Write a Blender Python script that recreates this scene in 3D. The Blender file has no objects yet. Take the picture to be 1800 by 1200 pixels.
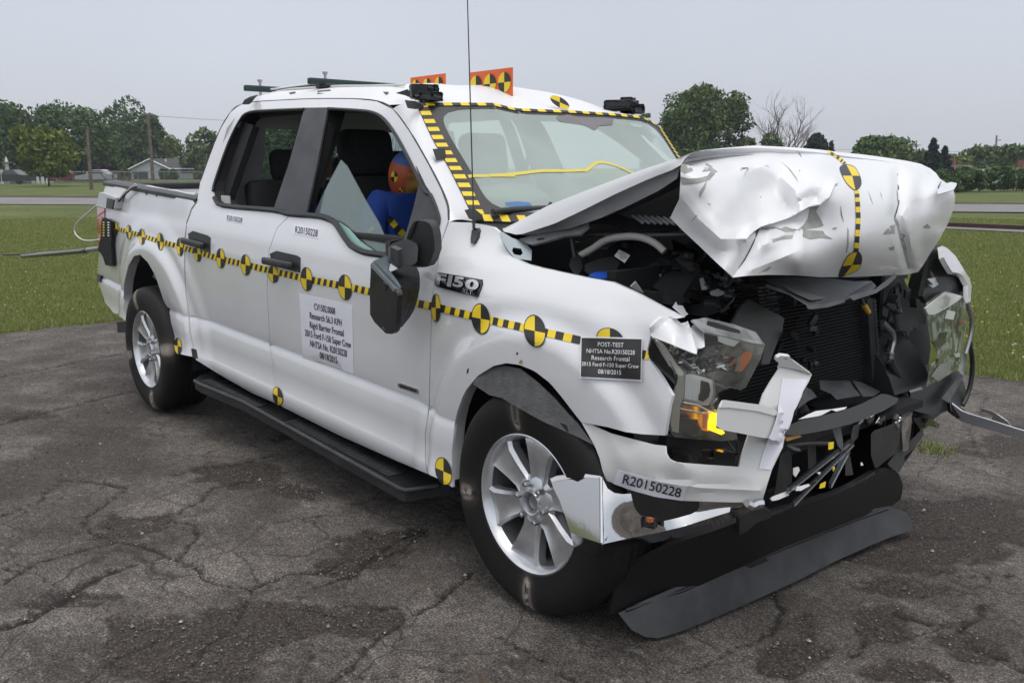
import bpy, math, random
import numpy as np
from mathutils import Vector, Matrix
from mathutils.geometry import delaunay_2d_cdt
random.seed(7); RNG = np.random.default_rng(11)
scene = bpy.context.scene
# ------------------------------------------------------------------ camera
CP = np.array([5.7712, -3.0143, 1.526]); YAW, PITCH, FPX = .71430, .1886, 1596.4
_d = np.array([-math.cos(YAW), math.sin(YAW), 0.])
_r = np.array([_d[1], -_d[0], 0.])
_f = _d*math.cos(PITCH) - np.array([0, 0, math.sin(PITCH)])
_u = np.cross(_r, _f)
CM = np.array([_r, _u, _f])
cam = bpy.data.cameras.new('camera'); camo = bpy.data.objects.new('camera', cam)
scene.collection.objects.link(camo); scene.camera = camo
cam.sensor_width = 36; cam.lens = FPX/1800*36; cam.clip_start = .05; cam.clip_end = 3000
camo.matrix_world = Matrix(((_r[0], _u[0], -_f[0], CP[0]), (_r[1], _u[1], -_f[1], CP[1]), (_r[2], _u[2], -_f[2], CP[2]), (0, 0, 0, 1)))
# ------------------------------------------------------------------ light
scene.view_settings.view_transform = 'Standard'; scene.view_settings.look = 'None'
scene.view_settings.gamma = 1; scene.view_settings.use_curve_mapping = False
scene.view_settings.exposure = 0.0
SUN_EL, SUN_AZ = math.radians(72), math.radians(-20)     # azimuth of the veiled sun, from +X
w = bpy.data.worlds.new("World"); scene.world = w; w.use_nodes = True
nt = w.node_tree; nt.nodes.clear()
out = nt.nodes.new('ShaderNodeOutputWorld'); addn = nt.nodes.new('ShaderNodeAddShader')
b1 = nt.nodes.new('ShaderNodeBackground'); b2 = nt.nodes.new('ShaderNodeBackground')
sky = nt.nodes.new('ShaderNodeTexSky'); sky.sky_type = 'NISHITA'; sky.sun_disc = False
sky.sun_elevation = SUN_EL; sky.sun_rotation = math.pi/2 - SUN_AZ
sky.air_density = 1; sky.dust_density = 6
hs = nt.nodes.new('ShaderNodeHueSaturation'); hs.inputs['Saturation'].default_value = .35
nt.links.new(sky.outputs[0], hs.inputs['Color']); nt.links.new(hs.outputs[0], b1.inputs[0]); b1.inputs[1].default_value = .05
# overcast veil: brighter towards the zenith, faint cloud mottling
tc = nt.nodes.new('ShaderNodeTexCoord'); sep = nt.nodes.new('ShaderNodeSeparateXYZ')
nt.links.new(tc.outputs['Generated'], sep.inputs[0])
ramp = nt.nodes.new('ShaderNodeValToRGB'); cr = ramp.color_ramp
cr.elements[0].position = 0.0; cr.elements[0].color = (.57, .585, .64, 1)
cr.elements[1].position = 1.0; cr.elements[1].color = (1.10, 1.10, 1.12, 1)
e = cr.elements.new(.10); e.color = (.545, .58, .65, 1)
e = cr.elements.new(.24); e.color = (.47, .52, .60, 1)
e = cr.elements.new(.5); e.color = (.70, .73, .78, 1)
nt.links.new(sep.outputs['Z'], ramp.inputs[0])
nz = nt.nodes.new('ShaderNodeTexNoise'); nz.inputs['Scale'].default_value = 1.6; nz.inputs['Detail'].default_value = 4
nt.links.new(tc.outputs['Generated'], nz.inputs['Vector'])
mr = nt.nodes.new('ShaderNodeMapRange'); mr.inputs[1].default_value = .3; mr.inputs[2].default_value = .7; mr.inputs[3].default_value = .93; mr.inputs[4].default_value = 1.07
nt.links.new(nz.outputs['Fac'], mr.inputs[0])
mx = nt.nodes.new('ShaderNodeVectorMath'); mx.operation = 'SCALE'
nt.links.new(ramp.outputs[0], mx.inputs[0]); nt.links.new(mr.outputs[0], mx.inputs['Scale'])
nt.links.new(mx.outputs[0], b2.inputs[0]); b2.inputs[1].default_value = 1.0
nt.links.new(b1.outputs[0], addn.inputs[0]); nt.links.new(b2.outputs[0], addn.inputs[1]); nt.links.new(addn.outputs[0], out.inputs[0])
sl = bpy.data.lights.new('sun', 'SUN'); slo = bpy.data.objects.new('sun', sl); scene.collection.objects.link(slo)
sl.energy = .55; sl.angle = math.radians(24); sl.color = (1, .975, .95)
sd = Vector((math.cos(SUN_EL)*math.cos(SUN_AZ), math.cos(SUN_EL)*math.sin(SUN_AZ), math.sin(SUN_EL)))
slo.rotation_euler = sd.to_track_quat('Z', 'Y').to_euler(); slo.location = (0, -8, 15)

# ------------------------------------------------------------------ pixel -> world helpers (photograph pixels, 1800x1200)
def ray(px, py):
    d = CM.T @ np.array([(px-900)/FPX, -(py-600)/FPX, 1.]); return d
def U(px, py, ax, v):
    if isinstance(ax, str): ax = 'xyz'.index(ax)
    d = ray(px, py); t = (v-CP[ax])/d[ax]; return CP + t*d
def P(s):
    return [tuple(float(c) for c in q.split(',')) for q in s.split()]
HP_C = np.array([(.20,.86),(.335,.93),(.365,.968),(.40,.988),(.44,.994),(.475,.984),(.52,.977),(.60,.980),(.655,.970),(.678,.957),(.684,.970),(.72,.976),(.80,.983),(.95,.990),(1.08,.992),(1.2,.978),(1.28,.945),(1.34,.915),(1.55,.825),(1.75,.745),(1.84,.705),(1.92,.64),(2.1,.5)])
HP_B = np.array([(.20,.90),(.335,.95),(.365,.968),(.40,.988),(.44,.994),(.475,.984),(.52,.977),(.60,.980),(.655,.970),(.678,.957),(.684,.970),(.72,.976),(.80,.983),(.95,.990),(1.08,.990),(1.18,.978),(1.22,.965),(1.30,.955),(1.42,.935),(1.6,.90),(2.1,.8)])
HP_F = np.array([(.20,.90),(.335,.95),(.365,.968),(.40,.988),(.44,.994),(.475,.984),(.52,.977),(.60,.980),(.655,.974),(.678,.965),(.684,.970),(.72,.976),(.80,.983),(.95,.988),(1.08,.985),(1.18,.965),(1.25,.92),(1.31,.85),(1.36,.80),(1.6,.72),(2.1,.6)])
def ss(a, b, x):
    t = np.clip((x-a)/(b-a), 0., 1.); return t*t*(3-2*t)
WH = [(0.0, .44, .55), (3.56, .42, .50)]
def SY(x, z, off=0.):
    zc = z + .033*(x-.6)
    c = np.interp(zc, HP_C[:, 0], HP_C[:, 1]); b = np.interp(zc, HP_B[:, 0], HP_B[:, 1]); f = np.interp(zc, HP_F[:, 0], HP_F[:, 1])
    k1 = ss(.48, .62, x); k2 = ss(2.8, 3.35, x)
    h = b*(1-k1) + k1*(c*(1-k2) + f*k2)
    for cx, cz, ra in WH:
        d = np.hypot(x-cx, z-cz)
        h = h + .040*(1-ss(ra+.045, ra+.13, d)) + .018*(1-ss(ra+.17, ra+.27, d))*ss(ra-.3, ra, d)
    h = h - .06*np.clip(-.45-x, 0, 1.2)**1.6
    h = h - .10*np.clip(x-3.75, 0, 2)**1.5
    return -(h+off)
def US(px, py, off=0.):
    d = ray(px, py); t0 = (-1.16-CP[1])/d[1]; t1 = (-.40-CP[1])/d[1]
    for rnd, k in enumerate((40, 12, 12, 12)):
        t = np.linspace(t0, t1, k+1); p = CP+t[:, None]*d
        f = p[:, 1]-SY(p[:, 0], p[:, 2], off); i = np.nonzero((f[:-1] < 0) & (f[1:] >= 0))[0]
        if rnd == 0:
            i = i[p[i, 0] > -1.5]
            if len(i) == 0: return U(px, py, 1, -.93-off)
        i = i[0] if len(i) else k-1
        t0, t1 = t[i], t[i+1]
    return CP + .5*(t0+t1)*d
class Surf:      # smooth surface through given 3-D anchors (inverse depth thin plate spline; exact for planes)
    def __init__(s, anchors, creases=()):
        A = [(a[0], a[1]) for a in anchors]; s.A = np.array(A, float)
        iv = []
        for a in anchors:
            ax = 'xyz'.index(a[2]); d = ray(a[0], a[1]); iv.append(d[ax]/(a[3]-CP[ax]))
        n = len(A); K = s.phi(np.linalg.norm(s.A[:, None]-s.A[None], axis=2))
        Pm = np.hstack([np.ones((n, 1)), s.A]); L = np.zeros((n+3, n+3)); L[:n, :n] = K; L[:n, n:] = Pm; L[n:, :n] = Pm.T
        if n == 3: s.w = np.concatenate([np.zeros(3), np.linalg.solve(Pm, iv)])
        else: s.w = np.linalg.lstsq(L, np.concatenate([iv, np.zeros(3)]), rcond=None)[0]
        s.cr = [(np.array(c[0], float), c[1], c[2], c[3] if len(c) > 3 else 0) for c in creases]
    @staticmethod
    def phi(r): r = np.maximum(r, 1e-6)/100.; return r*r*np.log(r)
    def __call__(s, px, py, off=0.):
        q = np.array([px, py]); n = len(s.A)
        v = float(s.phi(np.linalg.norm(s.A-q, axis=1)) @ s.w[:n] + s.w[n] + s.w[n+1]*px + s.w[n+2]*py)
        t = 1./v
        for poly, amp, wd, mode in s.cr:
            dmin, sg = seg_dist(q, poly)
            if mode == 0: t -= amp*max(0, 1-dmin/wd)
            elif mode == 1: t -= amp*max(0, 1-dmin/wd) if sg > 0 else 0      # left side only, sharp edge
            elif mode == -1: t -= amp*max(0, 1-dmin/wd) if sg <= 0 else 0
            elif mode == 2: t -= amp*math.exp(-(dmin/wd)**2)
        d = ray(px, py)
        return CP + d*(t-off)
def seg_dist(q, poly):
    a = poly[:-1]; b = poly[1:]; ab = b-a; L = (ab**2).sum(1)+1e-9
    t = np.clip(((q-a)*ab).sum(1)/L, 0, 1); pr = a+ab*t[:, None]; dd = np.hypot(*(q-pr).T); i = int(dd.argmin())
    sg = ab[i][0]*(q[1]-a[i][1]) - ab[i][1]*(q[0]-a[i][0])
    return float(dd[i]), sg
def plane(*a): return Surf(a)
def const(ax, v): return lambda px, py, off=0.: (lambda p: p - off*ray(px, py))(U(px, py, ax, v))

# ------------------------------------------------------------------ materials
def mat(name, col, rough=.5, metal=0., coat=0., noise=None, bump=0., bscale=40., spec=.5, emit=None):
    m = bpy.data.materials.new(name); m.use_nodes = True; n = m.node_tree; b = n.nodes['Principled BSDF']
    b.inputs['Base Color'].default_value = (*col, 1); b.inputs['Roughness'].default_value = rough
    b.inputs['Metallic'].default_value = metal; b.inputs['Coat Weight'].default_value = coat; b.inputs['Coat Roughness'].default_value = .04
    b.inputs['Specular IOR Level'].default_value = spec
    if noise:
        c2, sc, lo, hi = noise
        t = n.nodes.new('ShaderNodeTexCoord'); x = n.nodes.new('ShaderNodeTexNoise'); x.inputs['Scale'].default_value = sc; x.inputs['Detail'].default_value = 6
        r = n.nodes.new('ShaderNodeValToRGB'); r.color_ramp.elements[0].position = lo; r.color_ramp.elements[1].position = hi
        r.color_ramp.elements[0].color = (*col, 1); r.color_ramp.elements[1].color = (*c2, 1)
        n.links.new(t.outputs['Object'], x.inputs['Vector']); n.links.new(x.outputs['Fac'], r.inputs[0]); n.links.new(r.outputs[0], b.inputs['Base Color'])
    if bump:
        t = n.nodes.new('ShaderNodeTexCoord'); x = n.nodes.new('ShaderNodeTexNoise'); x.inputs['Scale'].default_value = bscale; x.inputs['Detail'].default_value = 5
        bp = n.nodes.new('ShaderNodeBump'); bp.inputs['Strength'].default_value = bump; bp.inputs['Distance'].default_value = .01
        n.links.new(t.outputs['Object'], x.inputs['Vector']); n.links.new(x.outputs['Fac'], bp.inputs['Height']); n.links.new(bp.outputs[0], b.inputs['Normal'])
    if emit: b.inputs['Emission Color'].default_value = (*emit[0], 1); b.inputs['Emission Strength'].default_value = emit[1]
    return m
M = {}
M['paint'] = mat('white_paint', (.72, .725, .74),   .26, coat=1., noise=((.68, .68, .69), 3.0, .45, .75))
M['fascia'] = mat('flat_white_plastic', (.66, .665, .65), .45, coat=.15)
M['greypaint'] = mat('grey_inner_paint', (.36, .37, .38), .4, coat=.2, noise=((.22, .22, .23), 6, .4, .7))
M['primer'] = mat('exposed_primer', (.36, .37, .34), .55, noise=((.27, .27, .25), 25, .4, .65))
M['black'] = mat('black_plastic', (.018, .019, .021), .45, noise=((.035, .035, .036), 8, .45, .7), bump=.08, bscale=300)
M['gloss'] = mat('gloss_black', (.008, .008, .009), .12, coat=.5)
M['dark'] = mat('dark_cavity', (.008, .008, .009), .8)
M['grey'] = mat('dark_grey_plastic', (.030, .031, .033), .42, noise=((.052, .053, .056), 10, .4, .7), bump=.1, bscale=200)
M['grey2'] = mat('mid_grey_plastic', (.055, .056, .058), .5, noise=((.09, .09, .09), 12, .4, .7))
M['felt'] = mat('grey_felt_liner', (.07, .07, .072), .95, noise=((.11, .11, .11), 30, .3, .7), bump=.6, bscale=160)
M['foam'] = mat('black_foam', (.045, .045, .045), .85, bump=.3, bscale=150)
M['chrome'] = mat('chrome', (.64, .645, .65), .06, metal=1., bump=.05, bscale=4)
M['steel'] = mat('bare_steel', (.42, .43, .45), .38, metal=1.)
M['alu'] = mat('cast_aluminium', (.68, .69, .71), .26, metal=.75, noise=((.52, .53, .55), 14, .4, .7))
M['aludark'] = mat('aluminium_recess', (.30, .305, .32), .5, metal=.5)
M['yellow'] = mat('tape_yellow', (.80, .58, .02), .5)
M['tblack'] = mat('tape_black', (.022, .020, .018), .5)
M['orange'] = mat('orange_board', (.72, .13, .03), .55)
M['paper'] = mat('paper_label', (.80, .80, .87), .7, noise=((.76, .76, .82), 9, .4, .7))
M['ink'] = mat('printed_ink', (.02, .02, .025), .6)
M['white'] = mat('white_print', (.82, .82, .83), .6)
M['seat'] = mat('black_seat_cloth', (.014, .014, .016), .9, noise=((.022, .022, .024), 60, .4, .6), bump=.4, bscale=200)
M['trim'] = mat('cabin_trim', (.012, .012, .013), .8)
M['airbag'] = mat('airbag_fabric', (.62, .64, .60), .85, bump=.5, bscale=8)
M['cable'] = mat('white_cable', (.62, .62, .60), .5)
M['hose'] = mat('grey_hose', (.45, .43, .40), .5)
M['blue'] = mat('blue_plastic', (.02, .10, .55), .4)
M['bag'] = mat('black_bag_film', (.010, .012, .014), .38, bump=.6, bscale=22)
M['barrail'] = mat('green_black_bar', (.012, .035, .035), .4)
M['red'] = mat('red_lens', (.38, .012, .01), .15, coat=1.)
M['amber'] = mat('amber_reflector', (.50, .14, .035), .3, coat=.5)
M['lit'] = mat('lit_turn_signal', (.9, .55, .02), .4, emit=((1., .50, .01), 2.6))
M['skin_o'] = mat('dummy_orange_head', (.46, .085, .03), .5, noise=((.52, .12, .035), 7, .4, .7))
M['shirt'] = mat('dummy_blue_shirt', (.012, .055, .30), .85, bump=.5, bscale=14)
M['bluep'] = mat('blue_head_paint', (.07, .15, .40), .6)
M['ochre'] = mat('ochre_paint', (.42, .22, .05), .6)
def glassmat(name, tint, refl, dust_glare=0., rough=.02, dust_glare_col=(.6, .65, .62)):
    m = bpy.data.materials.new(name); m.use_nodes = True; n = m.node_tree; n.nodes.clear()
    o = n.nodes.new('ShaderNodeOutputMaterial'); t = n.nodes.new('ShaderNodeBsdfTransparent'); g = n.nodes.new('ShaderNodeBsdfGlossy'); mxs = n.nodes.new('ShaderNodeMixShader')
    t.inputs[0].default_value = (*tint, 1); g.inputs['Roughness'].default_value = rough; g.inputs[0].default_value = (.95, 1, .98, 1)
    fr = n.nodes.new('ShaderNodeFresnel'); gb_ = n.nodes.new('ShaderNodeNewGeometry'); mb_ = n.nodes.new('ShaderNodeMapRange'); mb_.inputs[3].default_value = 1.5; mb_.inputs[4].default_value = .6667; n.links.new(gb_.outputs['Backfacing'], mb_.inputs[0]); n.links.new(mb_.outputs[0], fr.inputs[0])
    ma = n.nodes.new('ShaderNodeMath'); ma.operation = 'MULTIPLY'; ma.inputs[1].default_value = refl; ma.use_clamp = True
    n.links.new(fr.outputs[0], ma.inputs[0]); n.links.new(ma.outputs[0], mxs.inputs[0]); n.links.new(t.outputs[0], mxs.inputs[1]); n.links.new(g.outputs[0], mxs.inputs[2])
    last = mxs
    if dust_glare:
        d = n.nodes.new('ShaderNodeBsdfDiffuse'); d.inputs[0].default_value = (*dust_glare_col, 1); m2 = n.nodes.new('ShaderNodeMixShader')
        no = n.nodes.new('ShaderNodeTexNoise'); no.inputs['Scale'].default_value = 3; tcn = n.nodes.new('ShaderNodeTexCoord'); n.links.new(tcn.outputs['Object'], no.inputs['Vector'])
        mrr = n.nodes.new('ShaderNodeMapRange'); mrr.inputs[3].default_value = dust_glare*.6; mrr.inputs[4].default_value = dust_glare*1.4; n.links.new(no.outputs['Fac'], mrr.inputs[0])
        n.links.new(mrr.outputs[0], m2.inputs[0]); n.links.new(last.outputs[0], m2.inputs[1]); n.links.new(d.outputs[0], m2.inputs[2]); last = m2
    n.links.new(last.outputs[0], o.inputs[0]); return m
M['glass'] = glassmat('windscreen_glass', (.66, .78, .73), 2.6, .56, dust_glare_col=(.42, .49, .46))  # milky diffuse share paints glare into the glass, on top of the dust
M['sglass'] = glassmat('side_glass', (.60, .72, .69), 1.8, .20, dust_glare_col=(.36, .42, .42))
M['lens2'] = glassmat('far_lamp_lens', (.95, .96, .95), .5, .02, .05, dust_glare_col=(.5, .5, .48))
M['lens'] = glassmat('lamp_lens', (.96, .97, .96), 1.1, .03, .05, dust_glare_col=(.5, .5, .48))

# ------------------------------------------------------------------ object helpers
ROOTLOC = {}
def link(o): scene.collection.objects.link(o); return o
def thing(name, label, cat, loc=(0, 0, 0), group=None):
    o = bpy.data.objects.new(name, None); link(o); o.location = loc; o.empty_display_size = .2
    o['label'] = label; o['category'] = cat
    if group: o['group'] = group
    ROOTLOC[o.name] = np.array(loc, float); return o
def tag(o, label, cat, group=None):
    o['label'] = label; o['category'] = cat
    if group: o['group'] = group
    return o
def rootloc(o):
    while o.parent is not None: o = o.parent
    return ROOTLOC.get(o.name, np.zeros(3))
def mk(name, V, F, mats, parent=None, fm=None, smooth=False, sharp=None, origin=None, kind=None):
    V = np.asarray(V, float).reshape(-1, 3)
    if parent is not None: V = V - rootloc(parent)
    elif origin is not None: V = V - np.array(origin)
    me = bpy.data.meshes.new(name); me.from_pydata(V.tolist(), [], [list(map(int, f)) for f in F])
    if not isinstance(mats, (list, tuple)): mats = [mats]
    for m in mats: me.materials.append(m)
    if fm is not None: me.polygons.foreach_set('material_index', np.asarray(fm, dtype=np.int32))
    if smooth or sharp: me.polygons.foreach_set('use_smooth', np.ones(len(F), bool))
    me.update()
    if sharp: me.set_sharp_from_angle(angle=math.radians(sharp))
    o = bpy.data.objects.new(name, me); link(o)
    if parent is not None: o.parent = parent
    elif origin is not None: o.location = origin; ROOTLOC[o.name] = np.array(origin, float)
    if kind: o['kind'] = kind
    return o
class MB:      # mesh bag
    def __init__(s): s.V = []; s.F = []; s.m = []; s.n = 0
    def add(s, V, F, mi=0):
        V = np.asarray(V, float).reshape(-1, 3); s.V.append(V); s.F += [[i+s.n for i in f] for f in F]; s.m += [mi]*len(F); s.n += len(V); return s
    def build(s, name, mats, parent=None, **k): return mk(name, np.vstack(s.V), s.F, mats, parent, fm=s.m, **k)
BF = [(0, 3, 2, 1), (4, 5, 6, 7), (0, 1, 5, 4), (1, 2, 6, 5), (2, 3, 7, 6), (3, 0, 4, 7)]
def boxv(c, s, R=None):
    c = np.array(c, float); h = np.array(s, float)/2
    v = np.array([(-1,-1,-1),(1,-1,-1),(1,1,-1),(-1,1,-1),(-1,-1,1),(1,-1,1),(1,1,1),(-1,1,1)])*h
    if R is not None: v = v @ np.array(R).T
    return v+c
def rot(ax, deg):
    return np.array(Matrix.Rotation(math.radians(deg), 3, ax))
def rboxv(c, s, r=.02, R=None, n=3):    # rounded box
    c = np.array(c, float); h = np.array(s, float)/2; r = min(r, *(h*.999))
    us = []
    for i in range(3):
        a = h[i]; us.append(np.unique(np.round(np.concatenate([-a + r*(1-np.cos(np.linspace(0, math.pi/2, n+1))), a - r*(1-np.cos(np.linspace(0, math.pi/2, n+1)))]), 6)))
    V = []; F = []
    idx = {}
    def vid(p):
        k = tuple(np.round(p, 6))
        if k not in idx: idx[k] = len(V); V.append(p)
        return idx[k]
    for ax in range(3):
        a1, a2 = (ax+1) % 3, (ax+2) % 3
        for sg in (-1, 1):
            for i in range(len(us[a1])-1):
                for j in range(len(us[a2])-1):
                    q = []
                    for (ii, jj) in ((i, j), (i+1, j), (i+1, j+1), (i, j+1)):
                        p = np.zeros(3); p[ax] = sg*h[ax]; p[a1] = us[a1][ii]; p[a2] = us[a2][jj]; q.append(vid(p))
                    F.append(q if sg > 0 else q[::-1])
    V = np.array(V); inner = np.clip(V, -(h-r), h-r); d = V-inner; L = np.linalg.norm(d, axis=1, keepdims=True); L[L == 0] = 1
    V = inner + d/L*r
    if R is not None: V = V @ np.array(R).T
    return V+c, F
def rbox(name, c, s, m, parent, r=.02, R=None, **k):
    V, F = rboxv(c, s, r, R); return mk(name, V, F, m, parent, smooth=True, **k)
def box(name, c, s, m, parent, R=None, **k): return mk(name, boxv(c, s, R), BF, m, parent, **k)
def tubev(pts, rad, n=8, caps=True):
    pts = np.array(pts, float); k = len(pts); rad = np.full(k, rad) if np.isscalar(rad) else np.array(rad)
    T = np.gradient(pts, axis=0); T /= np.linalg.norm(T, axis=1, keepdims=True)+1e-12
    up = np.array([0, 0, 1.]) if abs(T[0][2]) < .9 else np.array([1., 0, 0]); V = []
    a = np.cross(T[0], up); a /= np.linalg.norm(a)
    for i in range(k):
        a = a - T[i]*np.dot(a, T[i]); a /= np.linalg.norm(a); b = np.cross(T[i], a)
        th = np.arange(n)*2*math.pi/n
        V.append(pts[i] + rad[i]*(np.cos(th)[:, None]*a + np.sin(th)[:, None]*b))
    F = [(i*n+j, i*n+(j+1) % n, (i+1)*n+(j+1) % n, (i+1)*n+j) for i in range(k-1) for j in range(n)]
    if caps: F += [tuple(range(n))[::-1], tuple((k-1)*n+j for j in range(n))]
    return np.vstack(V), F
def tube(name, pts, rad, m, parent=None, n=8, **k):
    V, F = tubev(pts, rad, n); return mk(name, V, F, m, parent, smooth=True, sharp=50, **k)
def spline(pts, n=8):
    pts = np.array(pts, float); q = np.vstack([2*pts[0]-pts[1], pts, 2*pts[-1]-pts[-2]]); o = []
    for i in range(1, len(q)-2):
        for t in np.linspace(0, 1, n, endpoint=False):
            a, b, c, d = q[i-1:i+3]; o.append(.5*((2*b)+(c-a)*t+(2*a-5*b+4*c-d)*t*t+(3*b-a-3*c+d)*t**3))
    o.append(pts[-1]); return np.array(o)
def pip(pts, poly):
    x, y = pts[:, 0], pts[:, 1]; ins = np.zeros(len(pts), bool); n = len(poly); j = n-1
    for i in range(n):
        xi, yi = poly[i]; xj, yj = poly[j]
        c = ((yi > y) != (yj > y)); ins ^= c & (x < (xj-xi)*(y-yi)/((yj-yi) if yj != yi else 1e-12)+xi); j = i
    return ins
def dens(poly, st):
    o = []; n = len(poly)
    for i in range(n):
        a = np.array(poly[i]); b = np.array(poly[(i+1) % n]); k = max(1, int(np.linalg.norm(b-a)/st))
        for j in range(k): o.append(a+(b-a)*j/k)
    return np.array(o)
def tri2d(poly, st, holes=(), lines=(), rows=None):
    loops = [dens(p, st) for p in [poly, *holes]]
    allp = np.vstack(loops); edges = []; k = 0
    for L in loops: edges += [(k+i, k+(i+1) % len(L)) for i in range(len(L))]; k += len(L)
    for ln in lines:
        two = False
        if isinstance(ln, tuple): ln, two = ln
        ln = np.array(ln, float); q = []
        for a, b in zip(ln[:-1], ln[1:]):
            m_ = max(1, int(np.linalg.norm(b-a)/(st*.6))); q += [a+(b-a)*j/m_ for j in range(m_)]
        q.append(ln[-1]); q = np.array(q); T = np.gradient(q, axis=0); T /= np.linalg.norm(T, axis=1, keepdims=True)+1e-9; Nn = np.stack([-T[:, 1], T[:, 0]], 1)
        for o_ in ((-.7, .7) if two else (0.,)):
            p_ = q+Nn*o_; p_ = p_[pip(p_, loops[0])]
            if len(p_) > 1: 
                dm_ = np.sqrt(((p_[:, None]-loops[0][None])**2).sum(2)).min(1); p_ = p_[dm_ > st*.3]
            if len(p_) > 1:
                edges += [(k+i, k+i+1) for i in range(len(p_)-1) if np.linalg.norm(p_[i+1]-p_[i]) < st*1.5]; k += len(p_); allp = np.vstack([allp, p_])
    lo = allp.min(0); hi = allp.max(0)
    gx = np.arange(lo[0]+st/2, hi[0], st); gy = np.arange(lo[1]+st/2, hi[1], st*.87)
    if rows is not None: gy = np.array([r_ for r_ in rows if lo[1] < r_ < hi[1]])
    G = np.array([(x+(st/2 if j % 2 and rows is None else 0), y) for j, y in enumerate(gy) for x in gx]).reshape(-1, 2)
    if len(G):
        ok = pip(G, loops[0])
        for h in loops[1:]: ok &= ~pip(G, h)
        G = G[ok]
    if len(G):
        dm = np.full(len(G), 1e9)
        for c in range(0, len(G), 400):
            dm[c:c+400] = np.sqrt(((G[c:c+400, None]-allp[None])**2).sum(2)).min(1)
        G = G[dm > st*(.55 if rows is None else .22)]
    pts = np.vstack([allp, G]) if len(G) else allp
    r = delaunay_2d_cdt([Vector(p) for p in pts], edges, [], 0, 1e-5)
    V = np.array([tuple(v) for v in r[0]]); F = np.array([f for f in r[2]])
    cen = V[F].mean(1); ok = pip(cen, loops[0])
    for h in loops[1:]: ok &= ~pip(cen, h)
    F = F[ok]
    a = V[F]; ar = (a[:, 1, 0]-a[:, 0, 0])*(a[:, 2, 1]-a[:, 0, 1])-(a[:, 1, 1]-a[:, 0, 1])*(a[:, 2, 0]-a[:, 0, 0])
    F[ar < 0] = F[ar < 0][:, ::-1]
    return V, F[np.abs(ar) > 1e-12]
def solidify(V, F, th, direction=None):
    """V 3-D, F tris: adds thickness away from the visible face. returns V,F"""
    F = np.array(F); n = len(V)
    tri = V[F]; fn = np.cross(tri[:, 1]-tri[:, 0], tri[:, 2]-tri[:, 0]); N = np.zeros_like(V)
    for i in range(3): np.add.at(N, F[:, i], fn)
    N /= np.linalg.norm(N, axis=1, keepdims=True)+1e-12
    # orient the faces to the camera side
    vd = CP - tri.mean(1); flip = (fn*vd).sum() < 0
    if flip: F = F[:, ::-1]; N = -N
    D = -N*th if direction is None else np.tile(np.array(direction, float)*th, (n, 1))
    W = np.vstack([V, V+D]); FF = [tuple(f) for f in F] + [tuple(f[::-1]+n) for f in F]
    cnt = {}
    for f in F:
        for a, b in ((f[0], f[1]), (f[1], f[2]), (f[2], f[0])): cnt[(a, b)] = 1
    for (a, b) in list(cnt):
        if (b, a) not in cnt: FF.append((b, a, a+n, b+n))
    return W, FF
def sheet(name, outline, S, th, m, parent, st=12, holes=(), direction=None, sharp=40, off=0., lines=(), **k):
    if isinstance(outline, str): outline = P(outline)
    holes = [P(h) if isinstance(h, str) else h for h in holes]
    V2, F = tri2d(outline, st, holes, [(c[0], abs(c[3]) == 1) for c in S.cr] if hasattr(S, 'cr') else lines)
    V = np.array([S(x, y, off) for x, y in V2])
    if isinstance(direction, str): direction = V.mean(0)-CP; direction = direction/np.linalg.norm(direction)
    W, FF = solidify(V, F, th, direction)
    return mk(name, W, FF, m, parent, smooth=True, sharp=sharp, **k)
ROWS = np.unique(np.round(np.concatenate([[.335, .35, .365, .382, .40, .42, .44, .458, .475, .497, .52, .56, .60, .63, .655, .668, .678, .681, .684, .70, .72], np.arange(.745, 1.45, .0225), np.arange(1.46, 2.0, .03)]), 4))
def side_panel(name, outline, m, parent, st=.035, th=.012, holes=(), off=0., sharp=30, **k):
    """outline in px traced on the right-hand body side; meshed in (x,z) and laid on the side surface"""
    if isinstance(outline, str): outline = P(outline)
    def conv(o):
        q = dens(o, 9); q = [US(x, y, off) for x, y in q]; return [(p[0], p[2]+.033*(p[0]-.6)) for p in q]
    V2, F = tri2d(conv(outline), st, [conv(P(h)) for h in holes], rows=ROWS)
    z_ = V2[:, 1]-.033*(V2[:, 0]-.6); V = np.stack([V2[:, 0], SY(V2[:, 0], z_, off), z_], 1)
    W, FF = solidify(V, F, th, (0, 1, 0))
    return mk(name, W, FF, m, parent, smooth=True, sharp=sharp, **k)
def mirror(o, parent, name=None):
    me = o.data.copy(); n = len(me.vertices); co = np.zeros(n*3); me.vertices.foreach_get('co', co); co = co.reshape(-1, 3)
    rl = rootloc(o); co = co + rl; co[:, 1] *= -1; co -= rl; me.vertices.foreach_set('co', co.ravel()); me.flip_normals(); me.update()
    c = bpy.data.objects.new(name or o.name, me); link(c); c.parent = parent; return c
def quadmap(c, S):
    c = np.array(P(c) if isinstance(c, str) else c, float)   # TL TR BR BL
    def f(u, v, off=0.):
        p = (c[0]*(1-u)+c[1]*u)*(1-v) + (c[3]*(1-u)+c[2]*u)*v
        return S(p[0], p[1], off)
    return f
_textcache = {}
def textmesh(s, bold=0.):
    k = (s, bold)
    if k not in _textcache:
        cu = bpy.data.curves.new('txt', 'FONT'); cu.body = s; cu.offset = bold; cu.resolution_u = 3
        o = bpy.data.objects.new('txt', cu); scene.collection.objects.link(o)
        dg = bpy.context.evaluated_depsgraph_get(); me = bpy.data.meshes.new_from_object(o.evaluated_get(dg))
        V = np.array([v.co[:] for v in me.vertices]); F = [tuple(p.vertices) for p in me.polygons]
        bpy.data.objects.remove(o); bpy.data.curves.remove(cu); bpy.data.meshes.remove(me); _textcache[k] = (V, F)
    return _textcache[k]
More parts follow.
